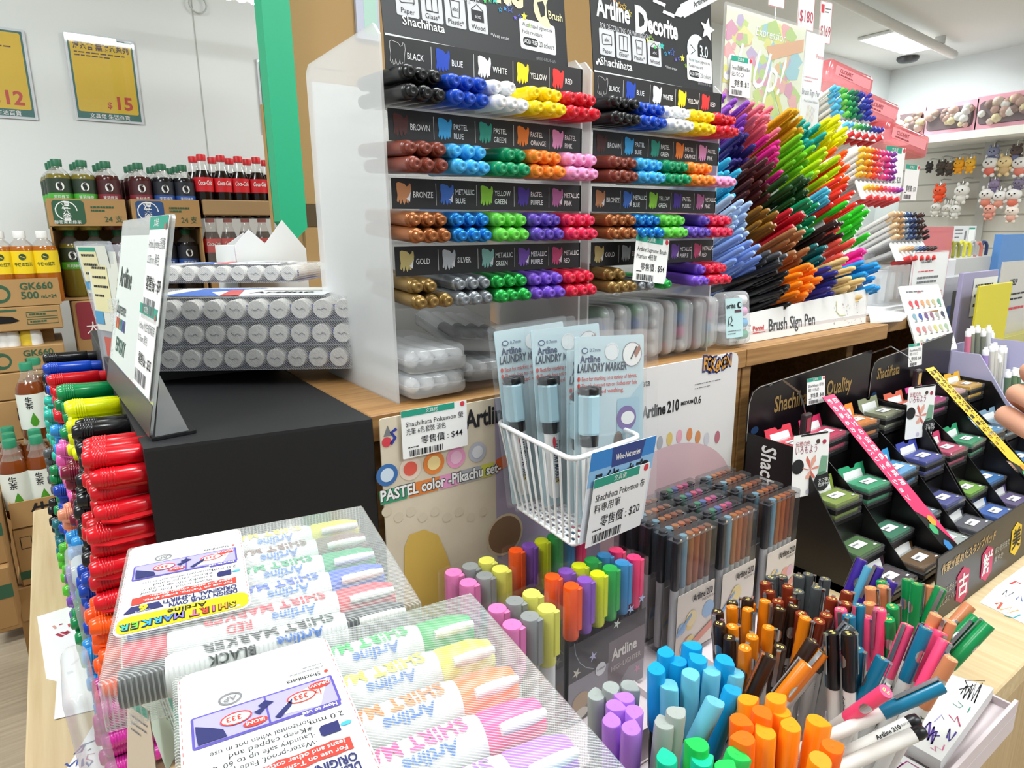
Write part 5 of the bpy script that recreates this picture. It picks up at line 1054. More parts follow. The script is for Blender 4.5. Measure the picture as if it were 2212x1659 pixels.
# clear wobbler arms with hanging flower tags, and small price tags
for i, (xl, yy) in enumerate(((.85, 0), (1.222, 0))):
    pp = [((1655, 838, .574), (1690, 824, .55), (1725, 850, .515), (1736, 880, .495), (1740, 905, .482)), ((1882, 765, .574), (1925, 750, .55), (1962, 772, .515), (1976, 795, .50), (1981, 808, .49))][i]
    pts = [aY(*p) for p in pp]
    b = MB()
    for k in range(4):
        p, q_ = pts[k], pts[k + 1]; b.add([p, q_, q_ + V((.012, .006, 0)), p + V((.012, .006, 0)), p + V((0, 0, .0007)), q_ + V((0, 0, .0007)), q_ + V((.012, .006, .0007)), p + V((.012, .006, .0007))], [(0, 1, 2, 3), (7, 6, 5, 4), (0, 4, 5, 1), (2, 6, 7, 3)], clear('#30343a', .55, .25))
    o = thing('tag_hanger', ['dark clear arched strip holding the flower tag, left display', 'dark clear arched strip holding the flower tag, right display'][i], 'hanger', b)
    c = MB(); c.box(pts[4] + V((-.008, -.004, -.024)), pts[4] + V((.012, .004, .008)), mat('#2a1a22', .3), r=.002); c.box(pts[4] + V((-.003, -.0046, -.018)), pts[4] + V((.007, -.0042, .002)), mat('#b0324e' if i == 0 else '#d8a860', .4)); part(o, 'clip', c, 'dark clip with a coloured window')
    w, h = .066, .092; f = pts[4] + V((-.028, -.006, -.112)); M = frame(f, (1, -.25, 0), (0, .06, 1))
    b = MB(M); b.prism(rr(0, 0, w, h, .003), -.0005, 0, PAPER); b.flat([(w * .2, h), (w * .95, h), (w * .95, h * .97), (w * .2, h * .97)], BLACK, .0002)
    b.text('伝統の色', .004, h * .82, .006, mat('#b04a5a'), .0004, maxw=w * .4); b.text('いろもよう', .004, h * .70, .010, mat('#a04a6a'), .0004, maxw=w * .6)
    rg = random.Random(3 + i)
    for k in range(6): cx, cy, rd = w * .5 + .010 * math.cos(k * 1.05), h * .42 + .014 * math.sin(k * 1.05), .010; b.flat([(w * .5, h * .42), (cx + .004, cy), (cx + .006 * math.cos(k), cy + .006 * math.sin(k) + .004), (cx - .004, cy + .003)], mat(['#e08a7a', '#e8a894', '#d86a5a'][k % 3]), .0004 + .00005 * k)
    b.flat([(w * .7, h * .3), (w * .95, h * .32), (w * .98, h * .6), (w * .8, h * .62)], mat('#7aa88a'), .0005); b.disc(w * .68, h * .86, .004, mat('#4a3a30'), .0004, n=6); b.disc(w * .86, h * .84, .004, mat('#b0304e'), .0004, n=6)
    b.disc(w * .14, h * .5, .011, INK, .0005); b.disc(w * .84, h * .2, .015, INK, .0005); b.text('水に強い', w * .74, h * .19, .005, WHITE, .0007, maxw=.022); b.text('色鮮やか', w * .74, h * .12, .005, WHITE, .0007, maxw=.022); b.disc(w * .45, h * .07, .004, mat('#c9c6d8'), .0004)
    thing('flower_tag', ['white tag with a red flower print hanging at the left display', 'white tag with a flower print hanging at the right display'][i], 'tag', b)
    pricetag(frame(aY(*((1743, 876), (1962, 793))[i], .562), (1, -.1, 0), (0, .1, 1)), .046, .044, 'Shachihata 印台', '零售價 : $48', ['small price tag reading 48 dollars before the gold script', 'small price tag before the second gold script'][i], '油性 いろもよう')
# ============================================================ brush pen display
PEARL = mat('#e4e2e2', .5); YB2 = .625
b = MB(); b.box((.868, YB2, ZD), (1.277, .80, ZD + .02), PEARL, r=.001)
o = thing('brush_pen_display', 'white stepped display crowded with coloured brush pens', 'display stand', b, T(1.07, .70, ZD))
pb = MB(frame((.868, YB2 - .001, ZD), (1, 0, .0), (0, .08, 1))); pb.prism([(-.01, .001), (.409, .001), (.409, .066), (-.006, .046)], -.002, 0, WHITE)
pb.text('Pentel', .050, .018, .0085, mat('#d24a4a', .5), .0005, b=.03, maxw=.032); pb.rect(.050, .014, .084, .0155, mat('#d24a4a', .5)); pb.text('Brush Sign Pen', .093, .014, .0205, mat('#4a4a50', .5), .0005, b=.015, sx=.8, maxw=.165)
rg = random.Random(5)
for k in range(90):
    u = rg.choice((rg.uniform(.0, .045), rg.uniform(.285, .40))); v = rg.uniform(.004, .045); hx = rg.choice(['#b9bcc4', '#7a7f8a', '#c9cfa0', '#b06a7a', '#d9d6a8', '#8a9ab0', '#c9c6cc'])
    pb.stroke([(u, v), (u + rg.uniform(-.004, .004), v + rg.uniform(-.004, .004))], rg.uniform(.0006, .0016), mat(hx), .0004)
pb.stroke([(.022, .012), (.032, .026)], .003, mat('#c86a6a'), .0005); pb.stroke([(.300, .05), (.303, .03), (.315, .022), (.335, .022)], .0018, mat('#c9cc8a'), .0005)
part(o, 'front_panel', pb, 'white printed front with the product name')
for nm, x in (('side_panel', 1.2775), ('side_panel', .866)):
    pb = MB(frame((x, 0, 0), (0, 1, 0), (0, 0, 1))); pb.prism([(YB2, ZD), (.82, ZD), (.82, 1.33), (.80, 1.33), (.67, 1.16), (YB2, 1.10)], -.002, 0, PEARL if x > 1 else CLR); part(o, nm, pb)
pb = MB(); pb.box((.868, .80, ZD), (1.277, .805, 1.32), PEARL); part(o, 'back_panel', pb)
for k in range(6): sb = MB(T((.868, .645 + k * .026, ZD + .025 + k * .043)) @ R(-45, 'X')); sb.box((0, 0, 0), (.408, min(.10, (.015 + k * .043) * 1.4), .002), CLR); part(o, 'shelf', sb)
def brush_proto(hexc):
    m = mat(hexc, .3); b = MB(); r = .0058
    b.lathe([(r * .9, -.135), (r, -.12), (r, -.055), (r * .99, -.05), (r, -.045), (r * .85, -.006), (r * .62, -.0006), (r * .5, 0)], m, n=10); b.box((-.0012, r * .7, -.045), (.0012, r * 1.35, -.008), m)
    return thing('brush_pen', 'brush pen', 'pen', b, T(0, 0, -9), local=True)
BP = {}; rg = random.Random(21)
def bundle(cn, hexc, pts, Y, nx, ny, where):
    """pts: photo positions of the upper-left, upper-right and lower-left tips of the bundle"""
    A, B, C = [aY(p[0], p[1], Y) for p in pts]; k = 0
    for j in range(ny):
        for i in range(nx):
            p = A + (B - A) * (i / max(1, nx - 1)) + (C - A) * (j / max(1, ny - 1)) + V((rg.uniform(-.003, .003), rg.uniform(-.012, .010), rg.uniform(-.002, .002)))
            p.y += -.006 * (ny - 1 - j) * 0 + .003 * j
            d = V((rg.uniform(-.06, .06) + .04, -1, (.40 if Y < .63 else .55 if Y < .67 else .62) + rg.uniform(-.06, .06)))
            M = axis(p, d, roll=rg.uniform(-.6, .6) + math.pi)
            lab = '%s brush pen, %s from the left, layer %s, %s bundle' % (cn, ORD[i], ['one', 'two', 'three', 'four'][j], where); g = '%s brush pens, %s bundle' % (cn, where)
            if hexc not in BP: BP[hexc] = brush_proto(hexc); o = BP[hexc]; o.matrix_world = M; ROOT[o.name] = M; tag(o, lab, None, g)
            else: dup(BP[hexc], M, lab, g)
            k += 1
Y1, Y2, Y3, Y4, Y5, Y6, Y7 = .745, .725, .70, .675, .655, .638, .618
bundle('purple', '#8d45b8', [(1572, 205), (1622, 232), (1570, 262)], Y1, 4, 3, 'top')
bundle('salmon pink', '#ee7a8c', [(1622, 222), (1668, 232), (1640, 268)], Y1, 4, 3, 'top')
bundle('ochre', '#d9a012', [(1700, 235), (1718, 240), (1720, 275)], Y1, 3, 4, 'top')
bundle('turquoise', '#12a39a', [(1742, 258), (1775, 268), (1750, 298)], Y1, 3, 3, 'top')
bundle('bright yellow', '#eaee00', [(1790, 258), (1822, 250), (1798, 300)], Y1, 3, 4, 'top')
bundle('indigo', '#2e2470', [(1592, 290), (1625, 290), (1590, 342)], Y2, 4, 3, 'upper')
bundle('magenta', '#d92a88', [(1665, 292), (1690, 318), (1668, 345)], Y2, 3, 3, 'upper')
bundle('lime green', '#72c820', [(1725, 290), (1750, 318), (1728, 345)], Y2, 3, 3, 'upper')
bundle('yellow green', '#b9e010', [(1775, 320), (1808, 338), (1772, 370)], Y2, 3, 3, 'upper')
bundle('orange red', '#ff5a14', [(1815, 318), (1838, 330), (1812, 370)], Y2, 3, 3, 'upper')
bundle('cyan', '#36b4dc', [(1560, 322), (1590, 368), (1562, 400)], Y3, 3, 4, 'middle')
bundle('maroon brown', '#4a1c1c', [(1625, 340), (1662, 352), (1630, 410)], Y3, 3, 4, 'middle')
bundle('dark green', '#1f4a22', [(1710, 378), (1745, 388), (1720, 428)], Y3, 4, 3, 'middle')
bundle('red', '#f0362a', [(1815, 385), (1850, 412), (1808, 440)], Y3, 3, 3, 'middle')
bundle('sky cyan', '#4ab8d8', [(1782, 405), (1800, 412), (1786, 425)], Y3, 2, 2, 'middle')
bundle('pale blue', '#a9c3e6', [(1585, 425), (1618, 440), (1588, 488)], Y4, 3, 4, 'centre')
bundle('bronze', '#8a5e18', [(1650, 448), (1672, 458), (1648, 478)], Y4, 3, 2, 'centre')
bundle('crimson', '#c01a2a', [(1708, 452), (1732, 462), (1706, 488)], Y4, 4, 2, 'centre')
bundle('emerald', '#0d8a58', [(1745, 430), (1772, 440), (1742, 485)], Y4, 3, 3, 'centre')
bundle('bright green', '#2fd028', [(1842, 435), (1872, 455), (1850, 488)], Y4, 3, 3, 'centre')
bundle('periwinkle', '#7f9fe6', [(1605, 510), (1638, 528), (1600, 560)], Y5, 3, 3, 'lower')
bundle('tan', '#a9744a', [(1712, 492), (1740, 510), (1718, 545)], Y5, 3, 3, 'lower')
bundle('black brown', '#2e1a1c', [(1800, 478), (1825, 482), (1798, 500)], Y5, 3, 2, 'lower')
bundle('coral', '#f0584a', [(1815, 492), (1838, 520), (1815, 548)], Y5, 2, 3, 'lower')
bundle('slate grey', '#4a4e52', [(1660, 545), (1695, 548), (1662, 562)], Y6, 3, 2, 'foot')
bundle('deep teal', '#0c5f62', [(1775, 530), (1795, 534), (1775, 552)], Y6, 3, 2, 'foot')
bundle('hot pink', '#f02a9a', [(1855, 540), (1878, 544), (1850, 556)], Y6, 3, 2, 'foot')
bundle('black', '#101014', [(1680, 570), (1700, 600), (1690, 628)], Y7, 3, 4, 'bottom')
bundle('orange', '#ff8414', [(1745, 572), (1772, 580), (1735, 632)], Y7, 3, 4, 'bottom')
bundle('navy', '#2a2a80', [(1790, 580), (1812, 590), (1790, 622)], Y7, 2, 3, 'bottom')
bundle('beige', '#e8c888', [(1830, 555), (1856, 580), (1838, 618)], Y7, 2, 4, 'bottom')
bundle('azure', '#1a9ae6', [(1872, 565), (1898, 575), (1874, 612)], Y7, 3, 3, 'bottom')
# tall clear header of the brush pen display
q0, q1, q2, q3 = aY(1553, 246, .83), aY(1712, 260, .83), aY(1722, 60, .83), aY(1550, -6, .83)
M = frame(q0, (1, 0, 0), (0, 0, 1)); W = (q1 - q0).x + .02; H = .19; lq = loc(M, .83)
b = MB(M); b.prism(rr(0, -.02, W + .075, H, .004), -.0025, 0, clear('#ffffff', .12, .25))
o = thing('header_sign', 'large clear header with a colourful poster above the brush pens', 'sign', b)
pb = MB(M @ T(0, 0, .0004)); pb.rect(.004, -.012, W, H - .006, mat('#dfe3c8', .4), .0003); rg = random.Random(8)
for k in range(110):
    x = rg.uniform(.008, W - .02); y = rg.uniform(-.008, H - .02); s = rg.uniform(.006, .02); an = rg.uniform(0, 3)
    c = mat(rg.choice(['#d8d66a', '#b9d06a', '#e0a0a0', '#b4a2c8', '#8ec2cc', '#d8b07a', '#cf8aa8', '#a9c86a', '#e0dc8a']), .5)
    pts = [(x + s * math.cos(an + t) * (1.4 if t % 2 else .6), y + s * math.sin(an + t)) for t in (0, 1.2, 2.1, 3.3, 4.4)]
    pb.flat([(min(max(a, .004), W), max(min(e, H - .006), -.012)) for a, e in pts], c, .0004 + k * .000004)
pb.flat([(W * .5, H * .70), (W * .98, H * .86), (W * .98, H * .74), (W * .56, H * .58)], mat('#d8a070', .5), .001); pb.flat([(W * .60, H * .38), (W * .66, H * .36), (W * .85, -.01), (W * .80, -.01)], mat('#d2cc4a', .5), .001)
pb.text('sh Up!', .004, .062, .070, WHITE, .0012, b=.005, sh=.35, sx=.7, maxw=W - .012, rot=-.06); pb.text('Expression', W * .36, H * .78, .016, WHITE, .0012, sh=.1, maxw=W * .45)
pb.rect(.004, -.012, W, H - .006, clear('#ffffff', .14, .2), .0035); part(o, 'poster', pb, 'colourful poster with white script')  # whitish veil over the print imitates reflections washing out the poster
pb = MB(M @ T(W, 0, .0004)); pb.rect(.002, -.018, .072, H - .01, mat('#dfdfe2', .5), .0003); pb.text('Brush Sign Pen', .004, .062, .0115, mat('#8a8a92'), .0006, b=.01, maxw=.066); pb.lines(.008, .095, .05, 2, .007, .002, mat('#d8a0a8'), .0006); pb.text('Fine Colour Edition', .014, .048, .005, mat('#9a9aa2'), .0006, maxw=.05); pb.text('Pentel', .045, .135, .008, mat('#d87a80'), .0006)
for k in range(7): pb.stroke([(.022 + k * .0045, .0), (.030 + k * .0045, .044 - k * .001)], .0012, mat(['#d8b0a0', '#cfae7a', '#d0cc8a', '#a8b89a', '#c9a0a0', '#b0a8b8', '#d8c0a0'][k]), .0006)
part(o, 'side_card', pb, 'grey card with pen drawings')
a = aY(1575, 205, .822); pricetag(frame(a, (1, -.03, 0), (0, 0, 1)), .060, .068, 'Pentel 柔繪筆 Blue Black', '零售價 : $12', 'pale price tag reading 12 dollars on the colourful poster', 'SES15C-CN')
# white clearance tags on poles behind
for i, (p, t) in enumerate((((1722, 62), '$180'), ((1768, 92), '$169'), ((1660, 12), ' '))):
    a = aY(p[0], p[1], .90 + .05 * i); M = frame(a, (1, 0, 0), (-.0, 0, 1)) @ R(3, 'Z'); b = MB(M); w, h = .062 - .012 * (i == 1), .09; b.prism(rr(0, 0, w, h, .002), -.0008, 0, WHITE); b.stroke([(.001, .001), (w - .001, .001), (w - .001, h - .001), (.001, h - .001), (.001, .001)], .0012, TAGRED, .0003)
    b.text(t, w * .52, h * .18, h * .25, mat('#b5304a'), .0005, 'C', .01, .8, maxw=w * .85); b.rect(w * .08, h * .72, w * .32, h * .92, TAGRED, .0004); b.lines(w * .4, h * .82, w * .5, 2, h * .08, .0025, GREYINK, .0004)
    b.tube([(w / 2, 0, -.003), (w / 2, -.10 - .02 * i, -.003)], .0014, CHROME, 6)
    thing('sale_tag', ['white sale tag reading 180 above the poster', 'white sale tag reading 169 behind the 180 tag', 'white sale tag cut off at the top above the poster'][i], 'price tag', b)
# ============================================================ drinks stacked against the back wall
CBD = mat('#b08a58', .75, noise=.05, scale=12); CBD2 = mat('#a67f4e', .75, noise=.05, scale=12); CLB = clear('#f2f2ea', .10, .25)
def bottle_proto(kind, liq, lab1, lab2, cap, fill=.8):
    H = .205; r = .0325
    b = MB(); prof = [(r * .85, 0), (r, .008), (r * .97, .04), (r, .05), (r, .125), (r * .93, .14), (r * .72, .155), (r * .48, .172), (r * .40, .186)]
    if kind == 'cola': prof = [(r * .8, 0), (r * .97, .008), (r * .86, .05), (r * .90, .06), (r * .92, .115), (r * .86, .13), (r * .62, .155), (r * .42, .175), (r * .36, .188)]
    lq = mat(liq, .12)
    if kind in ('tea', 'yellow'): prof = [(r * .85, 0), (r, .008), (r, .152), (r * .9, .163), (r * .62, .175), (r * .42, .181), (r * .40, .187)]
    k = [p for p in prof if p[1] <= H * fill]; b.lathe(k, lq, n=18)
    o = thing('drink_bottle', 'bottle', 'bottle', b, T(0, 0, -10), local=True)
    c = MB(); kk = [k[-1]] + [p for p in prof if p[1] > H * fill]; c.lathe([(a * 1.0, z) for a, z in kk], CLB, n=18, cap0=False); part(o, 'neck', c, 'clear neck', local=True)
    c = MB(); c.lathe([(.0145, .186), (.0148, .203), (.0135, .206)], mat(cap, .4), n=16); part(o, 'cap', c, local=True)
    c = MB(); rl = r * 1.015 if kind != 'cola' else r * .95; z0, z1 = (.086, .150) if kind != 'cola' else (.086, .132)
    if kind == 'green': z0, z1 = .03, .125
    c.lathe([(rl, z0), (rl, z0 + (z1 - z0) * .33)], mat(lab2, .5), n=22, cap0=False, cap1=False); c.lathe([(rl, z0 + (z1 - z0) * .33), (rl, z1)], mat(lab1, .5), n=22, cap0=False, cap1=False)
    R2 = rl + .0006; fn = lambda px, py: (R2 * math.sin(px / R2), -R2 * math.cos(px / R2), py)
    if kind == 'tea':
        zc = z0 + (z1 - z0) * .64; c.add([fn(.011 * math.cos(t * .393), zc + .013 * math.sin(t * .393)) for t in range(16)], [tuple(range(16))], WHITE); R2 += .0008
        for i, ch in enumerate('淳茶舎'): c.text(ch, 0, zc + .0045 - i * .008, .0066, INK, fn=fn, al='C', b=.02)
        c.text('茉莉綠茶', 0, z0 + .006, .008, WHITE, fn=fn, al='C', maxw=.04)
    elif kind == 'cola': c.text('Coca-Cola', 0, z0 + .022, .014, WHITE, fn=fn, al='C', b=.02, sh=.3, sx=.8, maxw=.046)
    elif kind == 'yellow':
        c.text('午後の紅茶', 0, z0 + .022, .008, mat('#2a4a2a'), fn=fn, al='C', b=.02, maxw=.045); c.add([fn(.009 * math.cos(t * .393), z0 + .047 + .009 * math.sin(t * .393)) for t in range(16)], [tuple(range(16))], mat('#2f4a34'))
    else:
        c.text('生', -.006, z1 - .022, .013, INK, fn=fn, al='C', b=.01); c.text('茶', -.006, z1 - .038, .012, INK, fn=fn, al='C', b=.01); c.lines(0, 0, 0, 0, 0, 0, INK)
        c.add([fn(x, z0 + y) for x, y in ((0, .046), (.007, .030), (.010, .020), (.006, .011), (0, .008), (-.006, .011), (-.010, .020), (-.007, .030))], [tuple(range(8))[::-1]], mat('#4f9a2a', .3))
    part(o, 'label', c, 'printed label', local=True)
    return o
BT = {}
KN = {'tg': ('tea', '#7a6f2a', '#2a3a2a', '#4fb23a', '#1f6a48'), 'tr': ('tea', '#4a1a16', '#4a1f22', '#8a2a3a', '#1f6a48'), 'tb': ('tea', '#15151a', '#20242e', '#2a57a8', '#1f6a48'),
      'co': ('cola', '#160a08', '#d8202a', '#d8202a', '#d81f28'), 'ye': ('yellow', '#b0641e', '#f2d21a', '#f2d21a', '#f0f0ee'), 'gr': ('green', '#7a3a12', '#e9efe6', '#e9efe6', '#2f8f6a')}
def bottle(k, M, lab, g):
    if k not in BT: BT[k] = bottle_proto(*KN[k]); o = BT[k]; o.matrix_world = M; ROOT[o.name] = M; tag(o, lab, None, g)
    else: o = dup(BT[k], M, lab, g)
    return o
DN = {'tg': 'green labelled tea bottle', 'tr': 'dark red labelled tea bottle', 'tb': 'blue labelled tea bottle', 'co': 'cola bottle', 'ye': 'yellow labelled tea bottle', 'gr': 'brown tea bottle with a white leaf label'}
def box(name, p0, p1, Y, dep, lab, m=None, art=None, open_=False, group=None, lipz=None):
    """cardboard box whose front's upper-left / lower-right corners show at p0 / p1"""
    a = aY(*p0, Y); e = aY(*p1, Y); M = T(a.x, Y, e.z); w = e.x - a.x; h = (aY(p1[0], p0[1], Y).z if p0[0] < 60 else a.z) - e.z; m = m or CBD
    b = MB(M)
    if open_:
        t = .004; b.box((0, 0, 0), (w, dep, t), m); b.box((0, 0, t), (w, t, h), m); b.box((0, dep - t, t), (w, dep, h), m); b.box((0, t, t), (t, dep - t, h), m); b.box((w - t, t, t), (w, dep - t, h), m)
    else: b.box((0, 0, 0), (w, dep, h), m, r=.003)
    o = thing(name, lab, 'box', b, M, group, local=False)
    if art:
        pb = MB(M @ frame((0, -.0005, 0), (1, 0, 0), (0, 0, 1))); art(pb, w, h); part(o, 'print', pb)
    return o, M, w, h
PG = mat('#2f5a40', .7); PBL = mat('#2a4f86', .7); PKB = mat('#5a4a2a', .7)
def art_tea(c):
    def f(p, w, h):
        p.rect(.012, h * .06, w * .46, h * .94, c, .0003, r=.01); p.stroke([(w * .23 + h * .34 * math.cos(t * .42), h * .56 + h * .34 * math.sin(t * .42)) for t in range(13)], .003, WHITE, .0005)
        for i, ch in enumerate('淳茶舎'): p.text(ch, w * .23, h * .66 - i * h * .22, h * .2, WHITE, .0006, 'C', .02)
        p.text('醇茗茉莉綠茶', w * .23, h * .09, h * .10, WHITE, .0006, 'C', maxw=w * .36); p.lines(w * .54, h * .66, w * .3, 2, h * .12, h * .07, PG, .0004); p.text('24 支', w * .70, h * .15, h * .2, PG, .0005, maxw=w * .24)
    return f
def art_gk(p, w, h):
    p.text('GK660', w * .54, h * .60, h * .25, PG, .0004, b=.025, maxw=w * .40); p.text('500', w * .54, h * .26, h * .26, PG, .0004, b=.025, maxw=w * .22); p.text('mL×24', w * .77, h * .26, h * .13, PG, .0004, b=.02, maxw=w * .18)
    p.disc(w * .30, h * .48, h * .34, PG, .0003, n=20); p.disc(w * .32, h * .46, h * .2, CBD, .0005, n=16); p.disc(w * .16, h * .62, h * .22, PG, .0004, ry=h * .09)
def art_hole(p, w, h):
    p.flat([(w * .08, h * .46), (w * .16, h * .62), (w * .30, h * .66), (w * .44, h * .60), (w * .52, h * .42), (w * .42, h * .34), (w * .18, h * .34)], mat('#0c0a09', .9), .0003)
    for k in range(2): p.stroke(rr(w * .60, h * (.55 - .3 * k), w * .95, h * (.75 - .3 * k)) + [(w * .60, h * (.55 - .3 * k))], .002, PG, .0003); p.lines(w * .63, h * (.62 - .3 * k), w * .3, 1, 1, h * .07, PG, .0004)
    p.rect(w * .06, h * .82, w * .5, h * .9, PG, .0003, r=.004)
def art_sei(p, w, h): p.text('生', w * .62, h * .2, h * .55, INK, .0004, 'C', .02)
YA = 2.45
def row(pts, Y, Hb, names, g, where):
    for i, (x, y, k) in enumerate(pts):
        p = aY(x, y, Y); bottle(k, T(p.x, Y, p.z - Hb), '%s, %s' % (DN[k], names(i)), g)
tops = [(119, 342, 'tg'), (174, 347, 'tg'), (226, 349, 'tr'), (296, 350, 'tr'), (347, 355, 'tb'), (392, 358, 'tb')]
zc = aY(230, 349, YA).z - .206
for d in range(3):
    for i, (x, y, k) in enumerate(tops):
        p = aY(x, y, YA); lab = '%s, %s row of upper crates, %s from left' % (DN[k], ['front', 'middle', 'rear'][d], ORD[i]); bottle(k, T(p.x - .006 * d, YA + .07 * d, zc), lab, 'tea bottles in the upper crates')
o1, M1, w1, h1 = box('drink_crate', (98, 428), (277, 488), YA - .04, .26, 'open cardboard tea crate with a green printed panel', None, art_tea(PG), True)
o2, M2, w2, h2 = box('drink_crate', (281, 430), (436, 490), YA - .04, .26, 'open cardboard tea crate with a blue printed panel', None, art_tea(PBL), True)
zfloor = M1.translation.z + .005
for o, k in ((o1, 0),): pass
# bottles stand on the crate floors: lift the floors to them
for nm, M_, w_ in (('a', M1, w1), ('b', M2, w2)):
    b = MB(); 
# lower tier: dark bottles in a torn crate
zl = M1.translation.z
for i in range(6):
    x = M1.translation.x + .045 + i * .066; k = ['tg', 'tg', 'tr', 'tr', 'tb', 'tb'][i]
    bottle(k, T(x, YA + .03, zl - .215), '%s in the shaded lower crate, %s from left' % (DN[k], ORD[i]), 'tea bottles in the lower crate')
b = MB(); x0 = M1.translation.x; x1 = M2.translation.x + w2
b.box((x0, YA - .04, zl - .222), (x1, YA + .22, zl - .2165), CBD); b.box((x0, YA + .21, zl - .2165), (x1, YA + .216, zl - .003), CBD2); b.box((x0, YA - .035, zl - .2165), (x0 + .004, YA + .2, zl - .003), CBD); b.box((x1 - .004, YA - .035, zl - .2165), (x1, YA + .2, zl - .003), CBD)
thing('drink_crate', 'dark torn cardboard crate under the printed tea crates', 'box', b)
def art_red(p, w, h): p.rect(.01, h * .4, .16, h * .98, mat('#8a2a34', .7), .0003, r=.01); p.text('大紅袍', .03, h * .5, h * .14, WHITE, .0005)
zz = zl - .2225
for k in range(5):
    if zz - .2 * (k + 1) < 0: break
    b = MB(); b.box((x0 + .02, YA - .05, zz - .20 * (k + 1)), (x1, YA + .2, zz - .20 * k - .002), CBD if k % 2 else CBD2, r=.003)
    o = thing('drink_box', 'closed cardboard drink box under the tea crates, %s from the top' % ORD[k], 'box', b)
    pb = MB(frame((x0 + .02, YA - .0507, zz - .20 * (k + 1)), (1, 0, 0), (0, 0, 1))); (art_red if k == 0 else art_hole)(pb, .36, .198) if k in (0, 2) else None; part(o, 'print', pb) if pb.v else None
lastz = zz - .2 * k
lastz = zz - .2 * int(zz / .2)
if lastz > .02: b = MB(); b.box((x0 + .02, YA - .05, .0), (x1, YA + .2, lastz - .003), CBD2); thing('drink_box', 'cardboard drink box on the floor below the tea crates', 'box', b)
# cola
zc2 = aY(475, 336, YA).z - .206
for d in range(2):
    for i, (x, y) in enumerate(((433, 333), (475, 336), (513, 339), (552, 341), (592, 343))):
        p = aY(x, y, YA); bottle('co', T(p.x - .012 * d, YA + .075 * d, zc2), 'cola bottle, %s row on the upper cola tray, %s from left' % (['front', 'rear'][d], ORD[i]), 'cola bottles on the upper tray')
o3, M3, w3, h3 = box('cola_tray', (437, 431), (618, 466), YA - .04, .2, 'plain cardboard tray holding the upper cola bottles', mat('#a98a62', .75))
for i, x in enumerate((452, 490, 528, 564, 602)):
    p = aY(x, 466, YA); bottle('co', T(p.x, YA, M3.translation.z - .2085), 'shrink wrapped cola bottle on the lower tray, %s from the left' % ORD[i], 'cola bottles on the lower tray')
b = MB(); zw = M3.translation.z - .2088; b.box((M3.translation.x, YA - .036, zw), (M3.translation.x + w3, YA + .15, zw + .2), clear('#e8e0e0', .12, .3)); thing('shrink_wrap', 'clear film around the lower cola bottles', 'film', b)
b = MB(); b.box((M3.translation.x, YA - .04, 0), (M3.translation.x + w3, YA + .16, zw - .001), CBD2); thing('drink_box', 'tall plain cardboard stack below the cola bottles', 'box', b)
# yellow tea on the left
YL = 2.38
zy = max(aY(40, 504, YL).z - .206, aY(134, 656, YL - .04).z + .0045)
for d in range(2):
    for i, x in enumerate((-60, -8, 40, 89)):
        p = aY(x, 505, YL); bottle('ye', T(p.x, YL + .07 * d, zy), 'yellow labelled tea bottle with white cap, %s row, %s from left' % (['front', 'rear'][d], ORD[i]), 'yellow labelled tea bottles')
ex = lambda p0, p1, lab, art, m=None, Y=YL - .04, op=False: box('drink_crate' if op else 'drink_box', p0, p1, Y, .28, lab, m, art, op)
zb_ = aY(130, 599, YL - .04).z
prev = ex((-70, 599), (134, 656), 'cardboard box with a green portrait print under the yellow tea', art_gk, op=True)
ex((-70, 657), (138, 708), 'cardboard box with a dark hand hole, left stack', art_hole)
o4, M4, w4, h4 = ex((-70, 741), (146, 792), 'second cardboard box with the green portrait print, left stack', art_gk)
b = MB(); z0 = M4.translation.z + h4; z1 = aY(138, 708, YL - .04).z
b.box((M4.translation.x, YL + .05, z0), (M4.translation.x + w4 - .02, YL + .22, z1), CBD2)
thing('drink_box', 'recessed cardboard box between the two portrait boxes', 'box', b)
for i, x in enumerate((8, 28, 62, 76)):
    b = MB(); p = aY(x, 738, YL); b.lathe([(.02, 0), (.02, .03), (.016, z1 - z0 - .004)], WHITE if i != 2 else mat('#e8c832', .5), T(p.x, YL, z0), 14); thing('drink_bottle', '%s bottle top peeping from the gap in the left stack, %s' % ('white' if i != 2 else 'yellow', ORD[i]), 'bottle', b)
ex((-70, 794), (142, 850), 'cardboard box with small green print, left stack below the second portrait box', lambda p, w, h: p.lines(w * .55, h * .6, w * .4, 2, h * .3, h * .14, PG))
ex((-70, 852), (140, 935), 'yellow printed cardboard box low in the left stack', lambda p, w, h: (p.rect(w * .8, h * .3, w * .98, h * .9, mat('#d8b82a'), .0003), p.stroke(rr(w * .5, h * .5, w * .72, h * .8) + [(w * .5, h * .5)], .002, INK, .0004), p.lines(w * .5, h * .2, w * .4, 1, 1, h * .12, mat('#8a5a1a'))))
ex((-70, 937), (140, 1080), 'large cardboard box low in the left stack', None, CBD2); ex((-70, 1082), (140, 1330), 'cardboard box at the bottom of the left stack', None, CBD2)
